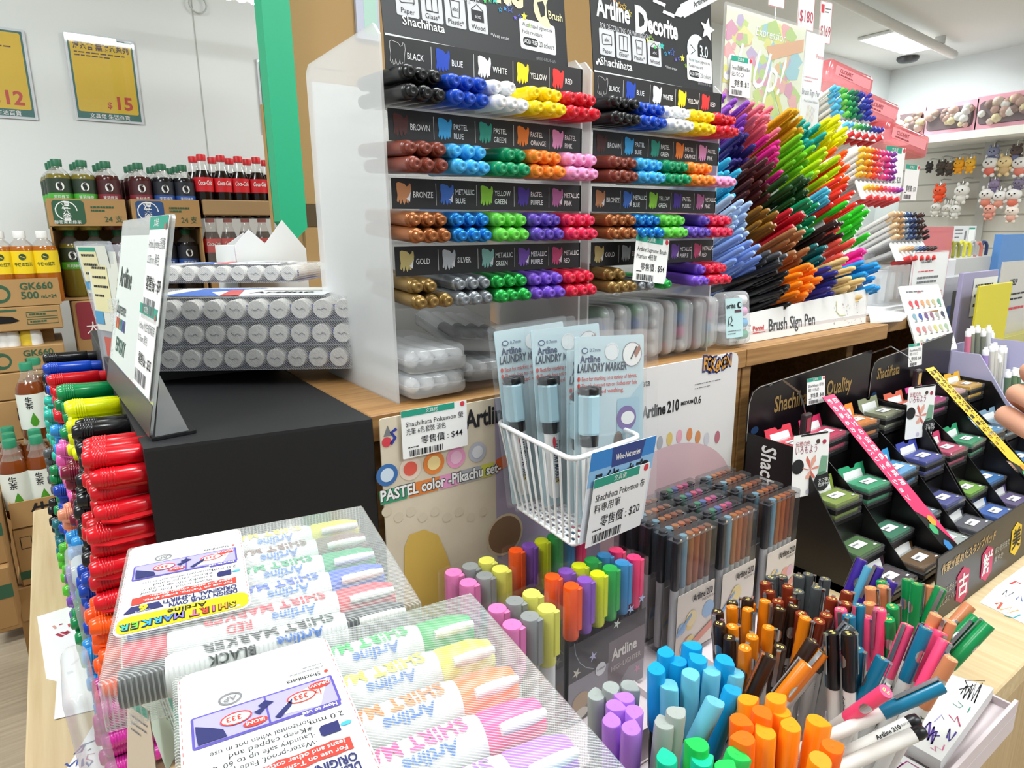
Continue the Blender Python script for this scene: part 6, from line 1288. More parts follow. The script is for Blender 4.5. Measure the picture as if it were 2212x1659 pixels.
# brown tea nearer the counter
YG = 2.12
zg = aY(75, 945, YG).z
for i, (x, dy) in enumerate(((75, 0), (134, 0), (92, .075), (150, .075))):
    p = aY(x, 900, YG); bottle('gr', T(p.x, YG + dy, zg), 'brown tea bottle with a white leaf label, %s on the upper board' % ['front left', 'front right', 'rear left', 'rear right'][i], 'brown tea bottles on the upper board')
b = MB(); a = aY(50, 945, YG); e = aY(200, 945, YG); b.box((a.x, YG - .04, zg - .006), (e.x, YG + .2, zg - .0003), clear('#d8c8a8', .35, .2))
o = thing('bottle_board', 'thin clear shelf board carrying the upper brown tea bottles', 'shelf', b)
YH = 1.98; zh = aY(60, 1118, YH).z + .005
for i, (x, dy) in enumerate(((38, 0), (96, 0), (33, .072), (92, .072), (28, .144), (86, .144))):
    p = aY(x, 1050, YH); bottle('gr', T(p.x, YH + dy, zh), 'brown tea bottle in the cardboard box, %s' % ['front left', 'front right', 'middle left', 'middle right', 'rear left', 'rear right'][i], 'brown tea bottles in the box')
box('drink_crate', (12, 1066), (140, 1120), YH - .04, .24, 'open cardboard box with one large dark character', None, art_sei, True)
pb_ = aY(140, 1122, YH - .04)
for k, (p0, p1) in enumerate((((20, 1122), (140, 1245)), ((30, 1247), (140, 1320)))):
    box('drink_box', p0, p1, YH - .035, .24, ['cardboard box with a green band below the brown tea bottles', 'lower cardboard box below the brown tea bottles'][k], CBD, (lambda p, w, h: (p.stroke(rr(w * .15, h * .65, w * .4, h * .85) + [(w * .15, h * .65)], .002, INK, .0004), p.rect(0, h * .12, w, h * .26, PG, .0003), p.text('KI', w * .25, h * .02, h * .07, INK, .0004))) if k == 0 else None)
a = aY(30, 1320, YH - .035); 
b = MB(); b.box((a.x + .01, YH - .03, 0), (a.x + .2, YH + .2, a.z - .001), CBD2); thing('drink_box', 'floor level cardboard box below the brown tea bottles', 'box', b)
for k, (p0, p1) in enumerate((((-80, 1090), (20, 1215)), ((-80, 1217), (44, 1350)))):
    box('drink_box', p0, p1, 1.86 - .02 * k, .14, ['cardboard box at the left edge, upper of two', 'cardboard box at the left edge, standing on the floor'][k], CBD2, lambda p, w, h: p.rect(0, h * .5, w, h * .72, PG, .0003))
# wall posters
def poster(p0, w, h, lab, title, price, cut=0):
    a = aY(*p0, YB - .006); M = frame((a.x, a.y, a.z - h), (1, 0, 0), (0, -.01, 1)); b = MB(M); b.prism(rr(0, 0, w, h, .004), -.002, 0, mat('#dfe4ea', .3)); b.prism(rr(.008, .008, w - .008, h - .008), 0, .0004, mat('#2a6f6a', .5)); b.rect(.014, .03, w - .014, h - .014, mat('#e6c01e', .5), .0008, r=.006)
    b.text(title, .022, h - .046, .020, mat('#5a3a2a'), .0012, b=.03, maxw=w - .044); b.lines(.024, h - .060, w - .06, 2, .010, .004, mat('#5a3a2a'), .0012, seed=int(w * 1e4) + len(title)); b.text(price, w - .03, .045, .042, mat('#c8392a'), .0012, 'R', .03); b.text('$', w - .095, .047, .020, mat('#c8392a'), .0012, 'R', .02)
    b.text('文具佬 生活百貨', w / 2, .0115, .012, WHITE, .0012, 'C', .01)
    o = thing('price_poster', lab, 'poster', b, M)
    c = MB(M); c.prism(rr(.002, .002, w - .002, h - .002, .004), .0022, .0026, clear('#ffffff', .02, .10, rough=.03)); part(o, 'clear_sleeve', c); return o
w_ = (aY(288, 85, YB) - aY(135, 68, YB)).x; h_ = aY(135, 68, YB).z - aY(165, 258, YB).z
poster((135, 68), w_, h_, 'yellow price poster in a clear sleeve, the fully visible one', '淳茶舎 無糖茶系列', '15')
a = aY(14, 57, YB); poster((-130, 40), w_, h_, 'yellow price poster cut off by the left edge of view', '優惠價', '12')
poster((553, 126), w_, h_, 'yellow price poster half hidden by the green board', '可口可樂', '13')
# cardboard tower with the green edge board
CB3 = mat('#b08f5e', .8, noise=.04, scale=10)
YT = 1.50; a = aY(640, 300, YT); e = aY(1290, 60, YT)
b = MB(); b.box((a.x, YT, 0), (e.x + .05, YT + .1, 2.1), CB3, r=.003)
o = thing('cardboard_tower', 'tall brown cardboard display tower behind the marker racks', 'display stand', b)
q = aY(705, 470, YT); pb = MB(); pb.box((q.x - .05, YT - .002, q.z - .02), (q.x + .04, YT - .0002, q.z + .03), mat('#5a4a34', .9)); part(o, 'slot', pb, 'dark cut slot')
pb = MB(); z1 = aY(660, 150, YT).z; 
for zz in (aY(700, 150, YT).z, aY(700, 200, YT).z): pb.box((a.x + .05, YT - .0006, zz), (a.x + .12, YT - .0002, zz + .002), mat('#7a6040', .9))
part(o, 'crease', pb)
b = MB(); g0 = aY(572, 0, YT - .06); g1 = aY(640, 0, YT - .06); g2 = aY(664, 492, YT - .06); g3 = aY(640, 518, YT - .06); g4 = aY(606, 478, YT - .06)
M = frame((g4.x, YT - .06, g3.z), (1, 0, 0), (0, 0, 1)); Mi = M.inverted(); pl = [tuple((Mi @ p)[:2]) for p in (g4, g3, g2, g1, g0)]
pl = [(0, pl[0][1]), (pl[1][0], 0), (pl[2][0], pl[2][1]), (pl[2][0], .95), (0, .95)]
b.M = M; b.prism(pl, -.05, 0, mat('#10a878', .5)); thing('edge_board', 'bright green pointed edge board on the cardboard tower', 'board', b, M)
b = MB(); k0 = aY(578, 300, YT - .02); b.box((k0.x, YT - .012, 0.0), (g4.x - .001, YT + .01, 1.49), mat('#a5844f', .8, noise=.04, scale=10)); thing('cardboard_flap', 'brown cardboard side piece left of the green board', 'cardboard', b)
q = aY(772, 82, YT - .01); b = MB(); b.box((q.x, YT - .012, q.z), (q.x + .055, YT - .002, q.z + .25), mat('#b9bdd0', .4)); b.box((q.x + .018, YT - .0125, q.z + .01), (q.x + .05, YT - .0121, q.z + .25), mat('#a9cfc0', .4)); thing('leaflet_holder', 'pale leaflet holder with a mint sheet on the cardboard tower', 'holder', b)
# ============================================================ click pen display and neighbours on the right of the oak shelf
WT = mat('#e9e9ea', .45)
b = MB()
for k in range(4): b.box((1.305, .68 + k * .045, ZD + .0005), (1.585, .728 + k * .045 if k < 3 else .90, ZD + .012 + k * .075), WT, r=.001)
o = thing('click_pen_display', 'white stepped display with fans of white click pens', 'display stand', b)
def click_proto(hexc):
    b = MB(); r = .0046
    b.lathe([(r * .9, -.13), (r, -.125), (r, -.014)], mat('#efeeec', .35), n=9)
    o = thing('click_pen', 'click pen', 'pen', b, T(0, 0, -11), local=True)
    c = MB(); c.lathe([(r * 1.02, -.0139), (r * 1.02, -.002), (r * .7, 0)], mat(hexc, .35), n=9); part(o, 'click_button', c, local=True); return o
CP = {}; rg = random.Random(31)
FAN = [('#5ac0ea #58b8e8 #7ad05a #2fa84a #1f8a5a #1f6a5a #2a3f9a #3040b0 #3a2fa0'.split(), ['sky', 'cyan', 'light green', 'green', 'sea green', 'dark green', 'navy', 'blue', 'violet blue'], (1802, 186), (1880, 204), (1812, 238), .80, 'upper'),
       ('#f2c23a #f5a81f #f58a1a #f2501f #ea4a5a #ea5a8a #d83a8a #b03a9a #8a3aa0'.split(), ['yellow', 'amber', 'light orange', 'orange', 'coral', 'rose', 'pink', 'magenta', 'purple'], (1868, 318), (1940, 330), (1864, 372), .75, 'middle'),
       ('#e8c9a0 #d8b080 #c89a68 #8a9aa8 #3f5a86 #2a3a66 #2a2a30 #4a2a24 #2a1818'.split(), ['cream', 'sand', 'tan', 'grey', 'steel blue', 'dark navy', 'black', 'brown', 'dark brown'], (1930, 458), (2000, 462), (1936, 508), .70, 'lower')]
def click(cn, hx, M, lab, g):
    if hx not in CP: CP[hx] = click_proto(hx); o = CP[hx]; o.matrix_world = M; ROOT[o.name] = M; tag(o, lab, None, g)
    else: dup(CP[hx], M, lab, g)
for cols, names, A, B, C, Y, wh in FAN:
    a, e, c = aY(*A, Y), aY(*B, Y), aY(*C, Y)
    for j in range(5):
        for i in range(9):
            p = a + (e - a) * i / 8 + (c - a) * j / 4 + V((0, rg.uniform(-.004, .004), 0)); M = axis(p, (.06, -1, .58))
            click(names[i], cols[i], M, '%s ended white click pen, layer %s of the %s fan' % (names[i], ['one', 'two', 'three', 'four', 'five'][j], wh), 'click pens in the %s fan' % wh)
    f = (c - a)
    for i in range(9):
        p = a + (e - a) * i / 8 + f * 1.55 + V((.012, -.012, 0)); M = axis(p, (.10, -1, .42)); click(names[i], cols[i], M, '%s ended white click pen in the single row below the %s fan' % (names[i], wh), 'single click pen rows')
    for i in range(5):
        p = a + (e - a) * (i / 5) + f * 2.0 + V((.01, -.02, 0)); b = MB(axis(p, (.12, -1, .42))); b.lathe([(.005, -.04), (.0055, -.03), (.0055, 0)], mat('#d8363a', .3), n=8)
        thing('pen_clip_cap', 'red capped sample pen under the %s fan, %s from the left' % (wh, ORD[i]), 'pen', b, None, 'red capped sample pens')
    b = MB(); s = a + f * 1.25; 
    zig = [];
    w = (e - a).x + .01
    b.M = frame(V((s.x - .012, Y + .004, s.z - .016)), (1, 0, 0), (0, .5, 1))
    n = 9; top = [(w * i / n / 1 + (0 if k == 0 else w / n / 2), .016 if k else .010) for i in range(n) for k in (0, 1)]
    b.prism([(0, -.03), (w, -.03), (w, .010)] + top[::-1], -.002, 0, WHITE); part(o, 'zigzag_lip', b, 'white zigzag front edge')
# red translucent bins
REDC = clear('#f7808a', .40, .2, body=.45)
for i, (p0, p1, Y, lab) in enumerate((((1795, 122), (1878, 172), .90, 'top pink translucent bin beside the colourful header'), ((1862, 190), (1932, 245), .86, 'second pink translucent bin above the orange click pens'), ((1918, 256), (1996, 308), .83, 'third pink translucent bin in front of the pink shelf boards'))):
    a, e = aY(*p0, Y), aY(*p1, Y); w = e.x - a.x; h = abs(aY(p0[0], p1[1], Y).z - a.z); M = T(a.x, Y, a.z - h) @ R(-4, 'Z') @ R(8, 'Y')
    b = MB(M); softbox(b, 0, 0, w, .07, 0, h, .012, .008, REDC)
    o = thing('pen_bin', lab, 'bin', b, M, 'pink translucent bins')
    pb = MB(M @ frame((0, -.0006, 0), (1, 0, 0), (0, 0, 1))); pb.rect(w * .1, h * .3, w * .9, h * .75, mat('#f29aa0', .5), .0003, r=.004); pb.text('CLiCKART', w * .2, h * .5, h * .16, mat('#a8303a'), .0006, b=.02, maxw=w * .5); pb.lines(w * .18, h * .36, w * .5, 1, 1, h * .06, mat('#a8303a'), .0006); part(o, 'label', pb)
    pb = MB(); q = M @ V((.004, .04, 0)); pb.tube([(q.x, q.y, q.z), (q.x, q.y, ZD + .2)], .004, WT, 8); part(o, 'post', pb)
# tall clear cases, cards and leaflets to the right of the click pens
def block(name, p0, p1, Y, dep, m, lab, cat, z0=None, art=None, r=.001, tilt=0, part_name='print'):
    a = aY(*p0, Y); e = aY(*p1, Y); w = e.x - a.x; zb0 = e.z if z0 is None else z0; h = a.z - zb0; M = T(a.x, Y, zb0) @ R(tilt, 'X'); b = MB(M); b.box((0, 0, 0), (w, dep, h), m, r=r)
    o = thing(name, lab, cat, b, M)
    if art: pb = MB(M @ frame((0, -.0006, 0), (1, 0, 0), (0, 0, 1))); art(pb, w, h); part(o, part_name, pb)
    return o
block('pen_bin', (1985, 490), (2052, 560), .74, .08, REDC, 'red translucent bin right of the dark click pens', 'bin', aY(2018, 561, .745).z + .001); block('carton', (1985, 566), (2052, 660), .745, .07, WT, 'white carton under the red bin', 'carton', ZT)
block('pen_case', (1918, 575), (1976, 655), .69, .07, CASE, 'clear case of click pens beside the framed card', 'pen case', ZD + .013, lambda p, w, h: [p.rect(w * (.15 + .25 * k), h * .1, w * (.3 + .25 * k), h * .8, mat(['#d8d8d8', '#e0dcd8', '#d8d0d0'][k]), -.02) for k in range(3)])
def art_click(p, w, h):
    p.stroke([(.001, .001), (w - .001, .001), (w - .001, h - .001), (.001, h - .001), (.001, .001)], .0014, TAGRED, .0003); p.text('CLiCKART', w * .22, h * .78, h * .07, INK, .0004, b=.02, maxw=w * .6); p.lines(w * .15, h * .6, w * .7, 1, 1, h * .02, TAGRED); p.lines(w * .15, h * .46, w * .6, 3, h * .09, h * .045, GREYINK); p.stroke(rr(w * .1, h * .08, w * .4, h * .15, .002), .001, TAGRED, .0004); p.text('25', w * .6, h * .08, h * .06, INK, .0004); p.stroke(rr(w * .80, h * .06, w * .93, h * .18, .003), .001, TAGRED, .0004)
block('info_card', (1976, 545), (2035, 655), .685, .003, WHITE, 'white card with a red border and click pen text', 'card', ZD + .013, art_click, 0)
for k, (p0, p1, lab) in enumerate((((1903, 372), (1945, 420), 'white price tag hanging below the orange click pens'), ((1948, 395), (1978, 432), 'white price tag before the keychain wall'))):
    a = aY(p0[0], p1[1], .80 + .03 * k); w = (aY(*p1, .80 + .03 * k) - a).x; pricetag(frame(a, (1, 0, 0), (0, 0, 1)), w, w * 1.15, ' ', '零售價 : $20', lab)
sheet('paper_sheet', [(1876, 672), (1925, 660), (1962, 664), (1960, 680), (1948, 690), (1880, 694)], 'stack of white leaflets on the oak shelf right of the brush pens', [('#9aa0a8', .003, [(1895, 672), (1930, 670)])], ZD + .004, th=.0038)
def art_chart(p, w, h):
    p.lines(w * .12, h * .90, w * .7, 1, 1, h * .02, GREYINK); p.text('juice', w * .38, h * .88, h * .05, mat('#c04a6a'), .0005, sh=.2)
    cols = '#d8505a #d84a5a #e0a070 #d8b080 #c9c090 #6aa890 #8ab0c0 #4a60b0 #7a5a90 #9a6a80 #b0b0a8 #4a4a60 #e07a7a #d89090 #d8c0b8 #d8d080 #c9d0a0 #a8c0a0 #c8ccb8 #7a90b8 #6078a8 #b8a8b0 #d0a090 #d87a70'.split()
    for k, hx in enumerate(cols):
        cx, cy = w * (.15 + .145 * (k % 6)), h * (.74 - .19 * (k // 6)); p.disc(cx, cy, w * .045, mat(hx, .5), .0005, ry=h * .042); p.disc(cx + w * .02, cy - h * .04, w * .02, mat(hx, .5), .0006, ry=h * .03); p.rect(cx - w * .03, cy - h * .085, cx + w * .03, cy - h * .075, GREYINK, .0005)
a0, a1, a2 = aY(2008, 662, .64), aY(2085, 655, .64), aY(1986, 768, .60)
M = frame(a2, a1 - a0, a0 - a2); w = (a1 - a0).length; h = (a0 - a2).length; b = MB(M); b.prism(rr(0, 0, w, h, .004), -.003, 0, mat('#eeece6', .5)); o = thing('colour_chart', 'white colour chart card with four rows of ink dabs on the right', 'card', b, M); pb = MB(M); art_chart(pb, w, h); part(o, 'print', pb)
# cup of bent clip pens, leaflet rack, boxes further right
o = block('pen_stand', (2042, 560), (2128, 655), .80, .06, mat('#c9cacb', .5), 'grey pen stand holding olive and yellow clip pens', 'pen holder', ZT, lambda p, w, h: p.lines(w * .1, h * .7, w * .8, 2, h * .2, h * .04, GREYINK))
for i, hx in enumerate(('#9a9a3a', '#8f8f3a', '#dcd84a', '#d8d03a', '#b0b0b0', '#d07a6a', '#2a3a66')):
    p = aY(2052 + i * 12, 522 + 2 * (i % 2), .82); b = MB(); m = mat(hx, .4); z0 = aY(2060, 562, .80).z + .002
    b.tube([(p.x - .008, .82, z0), (p.x - .008, .82, p.z - .01), (p.x - .003, .818, p.z), (p.x + .004, .815, p.z), (p.x + .009, .812, p.z - .012), (p.x + .010, .812, p.z - .04)], .0045, m, 8)
    thing('clip_pen', '%s hooked clip pen in the grey stand, %s from the left' % (['olive', 'dull olive', 'yellow', 'bright yellow', 'grey', 'coral', 'navy'][i], ORD[i]), 'pen', b, None, 'hooked clip pens')
block('leaflet_rack', (2040, 600), (2082, 690), .735, .03, mat('#bdbec2', .5), 'grey leaflet rack with a dark photo card', 'rack', ZT, lambda p, w, h: (p.rect(w * .4, h * .35, w * .95, h * .9, mat('#3a352c'), .0004), p.rect(w * .25, h * .5, w * .38, h * .8, mat('#4a6ab0'), .0004)))
block('lavender_card', (2082, 590), (2132, 752), .66, .01, mat('#a8a2c4', .6), 'lavender card panel with a white label', 'panel', ZT, lambda p, w, h: (p.rect(w * .3, h * .72, w * .98, h * .96, WHITE, .0004), p.lines(w * .36, h * .9, w * .5, 3, h * .06, h * .02, INK, .0006), p.lines(w * .3, h * .6, w * .5, 2, h * .12, h * .03, WHITE)))
block('yellow_board', (2118, 618), (2166, 745), .62, .006, mat('#d8cc3a', .6), 'plain yellow card board on the right', 'board', ZT); block('blue_box', (2166, 506), (2260, 640), .78, .02, mat('#5a8fd0', .5), 'blue box at the right edge', 'box', ZT)
block('clear_sign', (2168, 566), (2235, 735), .68, .004, clear('#efe6d4', .5, .2), 'cream clear sign with dark print at the right edge', 'sign', aY(2200, 736, .68).z, lambda p, w, h: (p.text('HELP', w * .2, h * .72, h * .07, INK, .0005, b=.02), p.lines(w * .1, h * .6, w * .7, 2, h * .06, h * .02, INK), p.lines(w * .2, h * .42, w * .6, 1, 1, h * .03, TAGRED)), .001)
block('yellow_tray', (2150, 735), (2260, 800), .66, .10, clear('#e0d84a', .55, .15), 'yellow translucent tray at the right edge', 'tray', ZT)
# lavender tray with white topped pens
LVM = mat('#b9b6d6', .5)
b = MB(); X0, X1 = 1.572, 1.83
b.box((X0, .36, ZT), (X1 + .004, .62, ZT + .02), LVM); pb_ = [(.62, ZT + .02), (.62, .962), (.527, .962), (.471, .88), (.36, .75), (.36, ZT + .02)]
o = thing('lavender_stand', 'lavender stepped stand with white topped pens on the right', 'display stand', b)
for x in (X0, X1): pb = MB(frame((x, 0, 0), (0, 1, 0), (0, 0, 1))); pb.prism(pb_, 0, .004, LVM); part(o, 'side_panel', pb)
pb = MB(); pb.box((X0 + .005, .616, ZT + .0205), (X1, .62, .96), LVM); part(o, 'back_panel', pb)
rg = random.Random(3)
PENS = [(2092, 712, '#d87a90'), (2100, 706, '#8a8f7a'), (2112, 704, '#7d8270'), (2124, 712, '#7d8270'), (2136, 704, '#e0e0dc'), (2142, 716, '#e0e0dc'), (2130, 752, '#a890c8'), (2143, 744, '#d8d4c8'), (2150, 742, '#d8d4c8'), (2158, 768, '#c8c4b8'), (2163, 748, '#e0dcd0'), (2170, 748, '#d8d8d8'), (2152, 760, '#d0ccc0'), (2178, 800, '#5f7a5a'), (2192, 796, '#6a8560'), (2200, 798, '#5a7a58'), (2206, 812, '#6a8a60')]
for i, (x, y, hx) in enumerate(PENS):
    Y = .60 if y < 720 else .555 if y < 780 else .51; p = aY(x, y, Y); b = MB(axis(p, (-.06, .06, 1))); b.lathe([(.005, -.075), (.0062, -.07), (.0062, -.016)], mat(hx, .4), n=10)
    o = thing('bottle_pen', 'slim %s pen with white top in the lavender stand, %s from the left' % ('pink' if i == 0 else 'grey green' if i < 4 else 'white' if i < 6 else 'lilac' if i == 6 else 'cream' if i < 13 else 'green', ORD[min(i, 15)] if i < 16 else 'last'), 'pen', b, None, 'white topped pens')
    c = MB(axis(p, (-.06, .06, 1))); c.lathe([(.0063, -.0159), (.0063, -.004), (.004, -.003), (.004, .002)], WHITE, n=10); part(o, 'top', c)
    if True:
        c = MB(axis(p, (-.06, .06, 1))); c.lathe([(.004, -.12), (.005, -.0751)], mat('#d8d8d6'), n=8); part(o, 'lower_barrel', c)
# ============================================================ keychain wall at the far right
XS = 5.5; SM = lambda px, py, o=0: frame(aX(px, py, XS - o), (0, -1, 0), (0, 0, 1))
PKM = mat('#e8a8b8', .6); SLAT = mat('#d3d0c6', .6)
a = aX(1985, 330, XS); e = aX(2300, 620, XS); b = MB(); b.box((XS, e.y - .2, .3), (XS + .06, a.y + .1, a.z + .1), SLAT)
for k in range(14): b.box((XS - .001, e.y - .2, .5 + k * .115), (XS, a.y + .1, .512 + k * .115), mat('#a8a59c', .6))
o = thing('slat_wall', 'pale slatted shop wall hung with plush keychains', 'shop wall', b)
pb = MB(); q = aX(1990, 322, XS); pb.box((XS - .35, e.y - .2, q.z), (XS - .001, a.y + .1, q.z + .05), mat('#f3f2ea', .5, emit=.04)); part(o, 'glow_shelf', pb, 'pale shelf edge with a faint added glow')  # shelf is no lamp; its brightness is a weak emission in the material
pb = MB(); q2 = aX(2128, 400, XS); pb.box((XS - .02, q2.y - .03, .4), (XS - .0015, q2.y + .03, q.z), mat('#c4c4c0', .4)); part(o, 'upright', pb)
for i, (p0, p1) in enumerate((((1925, 252), (1996, 305)), ((1998, 246), (2106, 302)), ((2108, 238), (2230, 300)), ((2232, 232), (2340, 296)))):
    a, e = aX(*p0, XS - .3), aX(*p1, XS - .3); w = a.y - e.y; h = a.z - aX(p0[0], p1[1], XS - .3).z + .03; M = frame((XS - .3, a.y, q.z + .051), (0, -1, 0), (0, 0, 1)); b = MB(M)
    b.box((0, 0, -.05), (w - .004, h, 0), PKM, r=.004); b.rect(w * .06, h * .14, w * .92, h * .84, mat('#6a5258', .6), .0006, r=.03)
    rg = random.Random(i)
    o = thing('pink_box', 'pink window box of small toys, %s from the corner' % ORD[i], 'box', b, M, 'pink window boxes')
    for k in range(22):
        cx, cy = w * rg.uniform(.1, .88), h * rg.uniform(.2, .78); pb = MB(M @ T(cx, cy, .012)); s = rg.uniform(.018, .034); pb.lathe([(s * math.sin(t * .39), -s * math.cos(t * .39)) for t in range(9)], mat(rg.choice(['#e9e2dc', '#d8c0b0', '#b89a88', '#f2efe9', '#c9a090', '#8a6a62', '#e0d0a0']), .6), None, 8); part(o, 'toy', pb)
    pb = MB(M @ T(0, 0, .045)); pb.rect(w * .06, h * .14, w * .92, h * .84, clear('#ffffff', .04, .35, rough=.15), 0, r=.03); part(o, 'window', pb)
def plush(px, py, s, hx, h2, ears, lab, g):
    p = aX(px, py, XS - .16); s *= .7; m = mat(hx, .7); b = MB(T(p))
    def ball(c, r, mm, k=(1, 1, 1), mb=b): mb.lathe([(r * math.sin(t * .3142), -r * math.cos(t * .3142)) for t in range(11)], mm, T(c) @ Matrix.Diagonal((*k, 1)), 12)
    ball((0, 0, 0), s * .62, m, (.9, 1.1, .9)); ball((0, 0, -s * .75), s * .45, mat(h2, .7), (.9, 1, 1))
    for sgn in (-1, 1): ball((0, sgn * s * .5, -s * .6), s * .2, m); ball((-.05 * s, sgn * s * .28, -s * 1.15), s * .2, m)
    o = thing('plush_keychain', lab, 'plush toy', b, T(p.x, p.y, p.z), g)
    for sgn in (-1, 1):
        pb = MB(T(p)); ball((0, sgn * s * .38, s * (.62 if ears == 1 else .85)), s * .22, m, (.6, .7, 1 if ears == 1 else 2), pb); part(o, 'ear', pb)
    pb = MB(T(p))
    for sgn in (-1, 1): ball((-s * .53, sgn * s * .22, s * .05), s * .07, INK, mb=pb)
    ball((-s * .58, 0, -s * .12), s * .06, mat('#7a4a3a'), mb=pb); part(o, 'face', pb)
    pb = MB(T(p)); pb.tube([(0, 0, s * .6), (0, 0, s * 1.15), (.05, 0, s * 1.3), (.155, 0, s * 1.3)], .005, CHROME, 6); part(o, 'hook', pb)
PL = [(2008, 358, .055, '#3a3534', '#2a2626', 1, 'black'), (2034, 358, .075, '#4a4038', '#3a332c', 1, 'dark brown'), (2052, 360, .07, '#5a4a3e', '#3a332c', 1, 'brown'), (2072, 354, .075, '#f0a81e', '#e89a1a', 1, 'orange'), (2096, 352, .075, '#f0b83a', '#e8a01a', 1, 'golden'),
      (2030, 412, .09, '#f0562a', '#e84a20', 1, 'red orange'), (2078, 412, .10, '#e9e6e0', '#dcd8d0', 1, 'white'), (2022, 448, .075, '#d8d4cc', '#d8d4cc', 2, 'cream long eared'), (2046, 450, .07, '#d0ccc4', '#d0ccc4', 2, 'pale long eared'), (2064, 452, .075, '#dcdad4', '#dcdad4', 2, 'silvery long eared'),
      (2140, 352, .10, '#e8e4e0', '#d86a5a', 1, 'white with a red dress'), (2172, 350, .10, '#e9cf9a', '#c8a87a', 1, 'tan'), (2204, 352, .10, '#eae6e2', '#d87a6a', 1, 'white with a coral dress'), (2146, 328, .08, '#8a90b0', '#5a5f80', 1, 'slate blue'), (2196, 326, .08, '#5a4a48', '#6a6a90', 1, 'dark'),
      (2132, 420, .10, '#e6e0da', '#d8806a', 1, 'white with a salmon dress'), (2160, 424, .09, '#e8e4e0', '#d8907a', 1, 'pale with a peach dress'), (2190, 420, .10, '#ebe6e2', '#d8705a', 1, 'white with a brick dress'), (2148, 398, .07, '#8a7a98', '#6a6080', 1, 'mauve'), (2200, 396, .07, '#7a7088', '#5a5470', 1, 'plum grey'),
      (2138, 452, .08, '#e8a898', '#d88a7a', 1, 'peach'), (2186, 456, .085, '#efe0d4', '#e0a898', 1, 'cream and pink')]
for i, (x, y, s, c1, c2, er, cn) in enumerate(PL): plush(x, y, s, c1, c2, er, '%s plush keychain hanging on the slatted wall' % cn, 'plush keychains on the slatted wall')
# low shelf things in front of the slatted wall
b = MB(); q = aY(2060, 500, 1.6); b.box((q.x, 1.6, q.z - .08), (q.x + .30, 1.604, q.z + .03), mat('#d8d9dc', .5)); pb = b; 
o = thing('notice_card', 'white notice card with an oval dark mark before the slatted wall', 'card', b); 
c = MB(frame((q.x, 1.5994, q.z - .08), (1, 0, 0), (0, 0, 1))); c.disc(.16, .055, .012, GREYINK, .0004, ry=.03); c.lines(.02, .085, .1, 3, .02, .006, GREYINK); c.rect(.2, .01, .28, .1, WHITE, .0003); c.rect(.2, .09, .28, .1, TAGGREEN, .0005); part(o, 'print', c)
c = MB(); c.tube([(q.x + .15, 1.61, q.z - .06), (q.x + .15, 1.61, 0)], .012, CHROME, 8); part(o, 'stand', c)
# ============================================================ the shopper's hand at the right edge
SK = bpy.data.materials.new('skin'); SK.use_nodes = True; nb = SK.node_tree.nodes['Principled BSDF']; nb.inputs['Base Color'].default_value = lin('#d9a083'); nb.inputs['Roughness'].default_value = .5; nb.inputs['Subsurface Weight'].default_value = .15; nb.inputs['Subsurface Radius'].default_value = (.01, .004, .002)
r_ = ray(2266, 862).normalized(); K = CAM + r_ * .74          # centre of the fist
fx = V((RX.dot(V((1, 0, 0))) if False else .816, -.578, 0)).normalized(); up = V((0, 0, 1)); fw = V((-.578, -.816, 0)) * 1   # fx: image right, fw: towards the camera
def HP(a, bb, c): a, bb = a * .82 + bb * .57, bb * .82 - a * .57; return K + fx * a + up * bb + fw * c
chains = []
J = [(.22, -.02, .02, .036), (.13, -.012, .015, .030), (.075, -.004, .008, .026), (.038, .0, .0, .030), (.010, .004, -.002, .028)]      # forearm, wrist, palm
chains.append(J)
for k, (zb, ln) in enumerate(((.031, .92), (.010, 1.08), (-.011, 1.0), (-.031, .80))):         # index to little finger, curled towards the thumb
    o_ = .004 * k
    chains.append([(.022, zb * .9, -.010, .0105), (-.012, zb + .002, -.018, .0098), (-.034 * ln + o_, zb, .000, .0092), (-.030 * ln + o_, zb - .004, .022, .0084), (-.010 + o_, zb - .008, .030, .0072)])
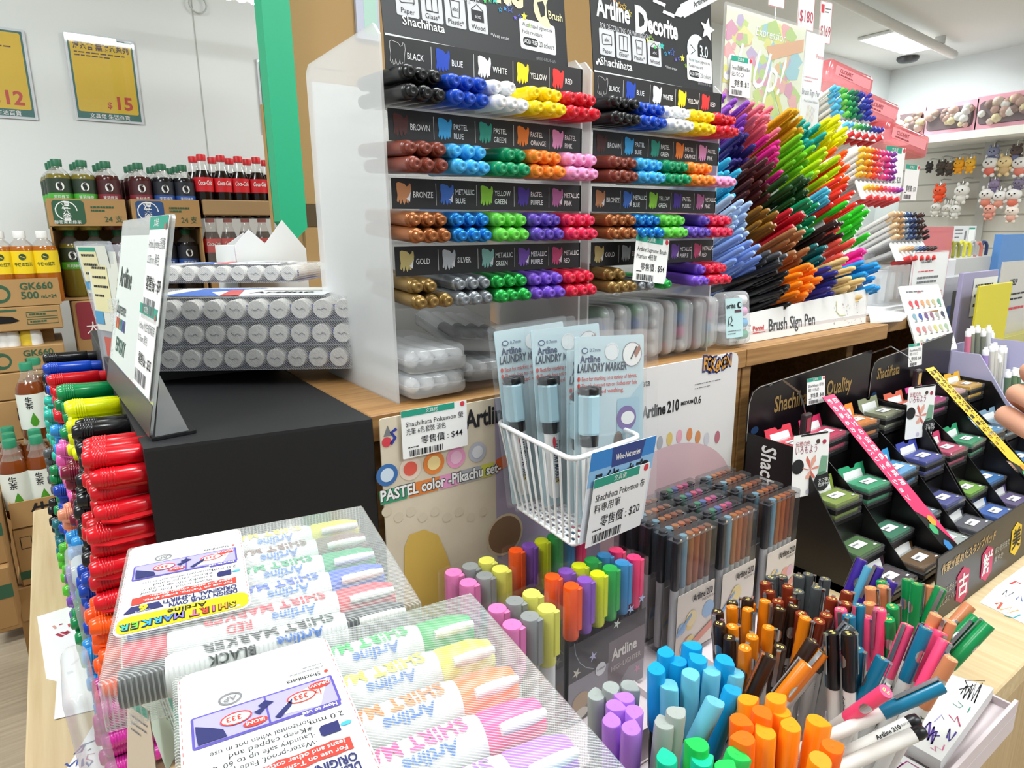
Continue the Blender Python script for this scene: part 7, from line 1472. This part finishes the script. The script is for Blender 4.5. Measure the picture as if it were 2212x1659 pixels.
chains.append([(.036, .024, .016, .0140), (.018, .036, .032, .0125), (-.004, .034, .040, .0108), (-.020, .024, .041, .0088)])    # thumb
me = bpy.data.meshes.new('hand'); vs = []; es = []; rad = []
for ci, ch in enumerate(chains):
    for i, (a, bb, c, rr_) in enumerate(ch):
        vs.append(HP(a, bb, c)); rad.append(rr_)
        if i: es.append((len(vs) - 2, len(vs) - 1))
        elif ci: es.append((3 if ci < 5 else 2, len(vs) - 1))
c0 = HP(.1, -.05, 0); me.from_pydata([tuple(v - c0) for v in vs], es, []); me.materials.append(SK)
ho = bpy.data.objects.new('person_hand', me); COL.objects.link(ho); ho.location = c0; ROOT[ho.name] = T(c0)
sm = ho.modifiers.new('skin', 'SKIN'); sm.use_smooth_shade = True
for i, sv in enumerate(me.skin_vertices[0].data): sv.radius = (rad[i], rad[i]); sv.use_root = (i == 0)
sb = ho.modifiers.new('sub', 'SUBSURF'); sb.levels = 2; sb.render_levels = 2
tag(ho, 'bare curled hand of a shopper reaching in at the right edge', 'person')
for k, ch in enumerate(chains[1:]):
    a, bb, c, rr_ = ch[-1]; n = MB(T(HP(a + (.0 if k < 4 else -.004), bb + (.0 if k < 4 else .0), c + rr_ * .82))); n.lathe([(.0001, .0012), (.003, .0010), (.0048, 0)], mat('#e8b8a4', .3), R(0, 'X'), 10); n2 = axis(HP(a, bb, c + rr_ * .9), fw)
    nm = MB(n2); nm.lathe([(.0045, -.0005), (.0042, .0006), (.002, .0012), (.0001, .0013)], mat('#e8b8a4', .3), Matrix.Diagonal((1, 1.3, 1, 1)), 10); part(ho, 'nail', nm)
pa = HP(.02, -.05, .012); pe = HP(-.045, .075, .012)
b = MB(axis(pa, pe - pa)); L = (pe - pa).length; b.lathe([(.0012, -.02), (.004, -.004), (.0052, .01), (.0052, L)], mat('#1a1a1d', .3), n=12)
o = thing('held_pen', 'black pen gripped in the shopper hand', 'pen', b, T(pa)); c = MB(axis(pa, pe - pa)); c.box((-.0015, .0058, L - .04), (.0015, .0085, L - .002), CHROME); part(o, 'clip', c)
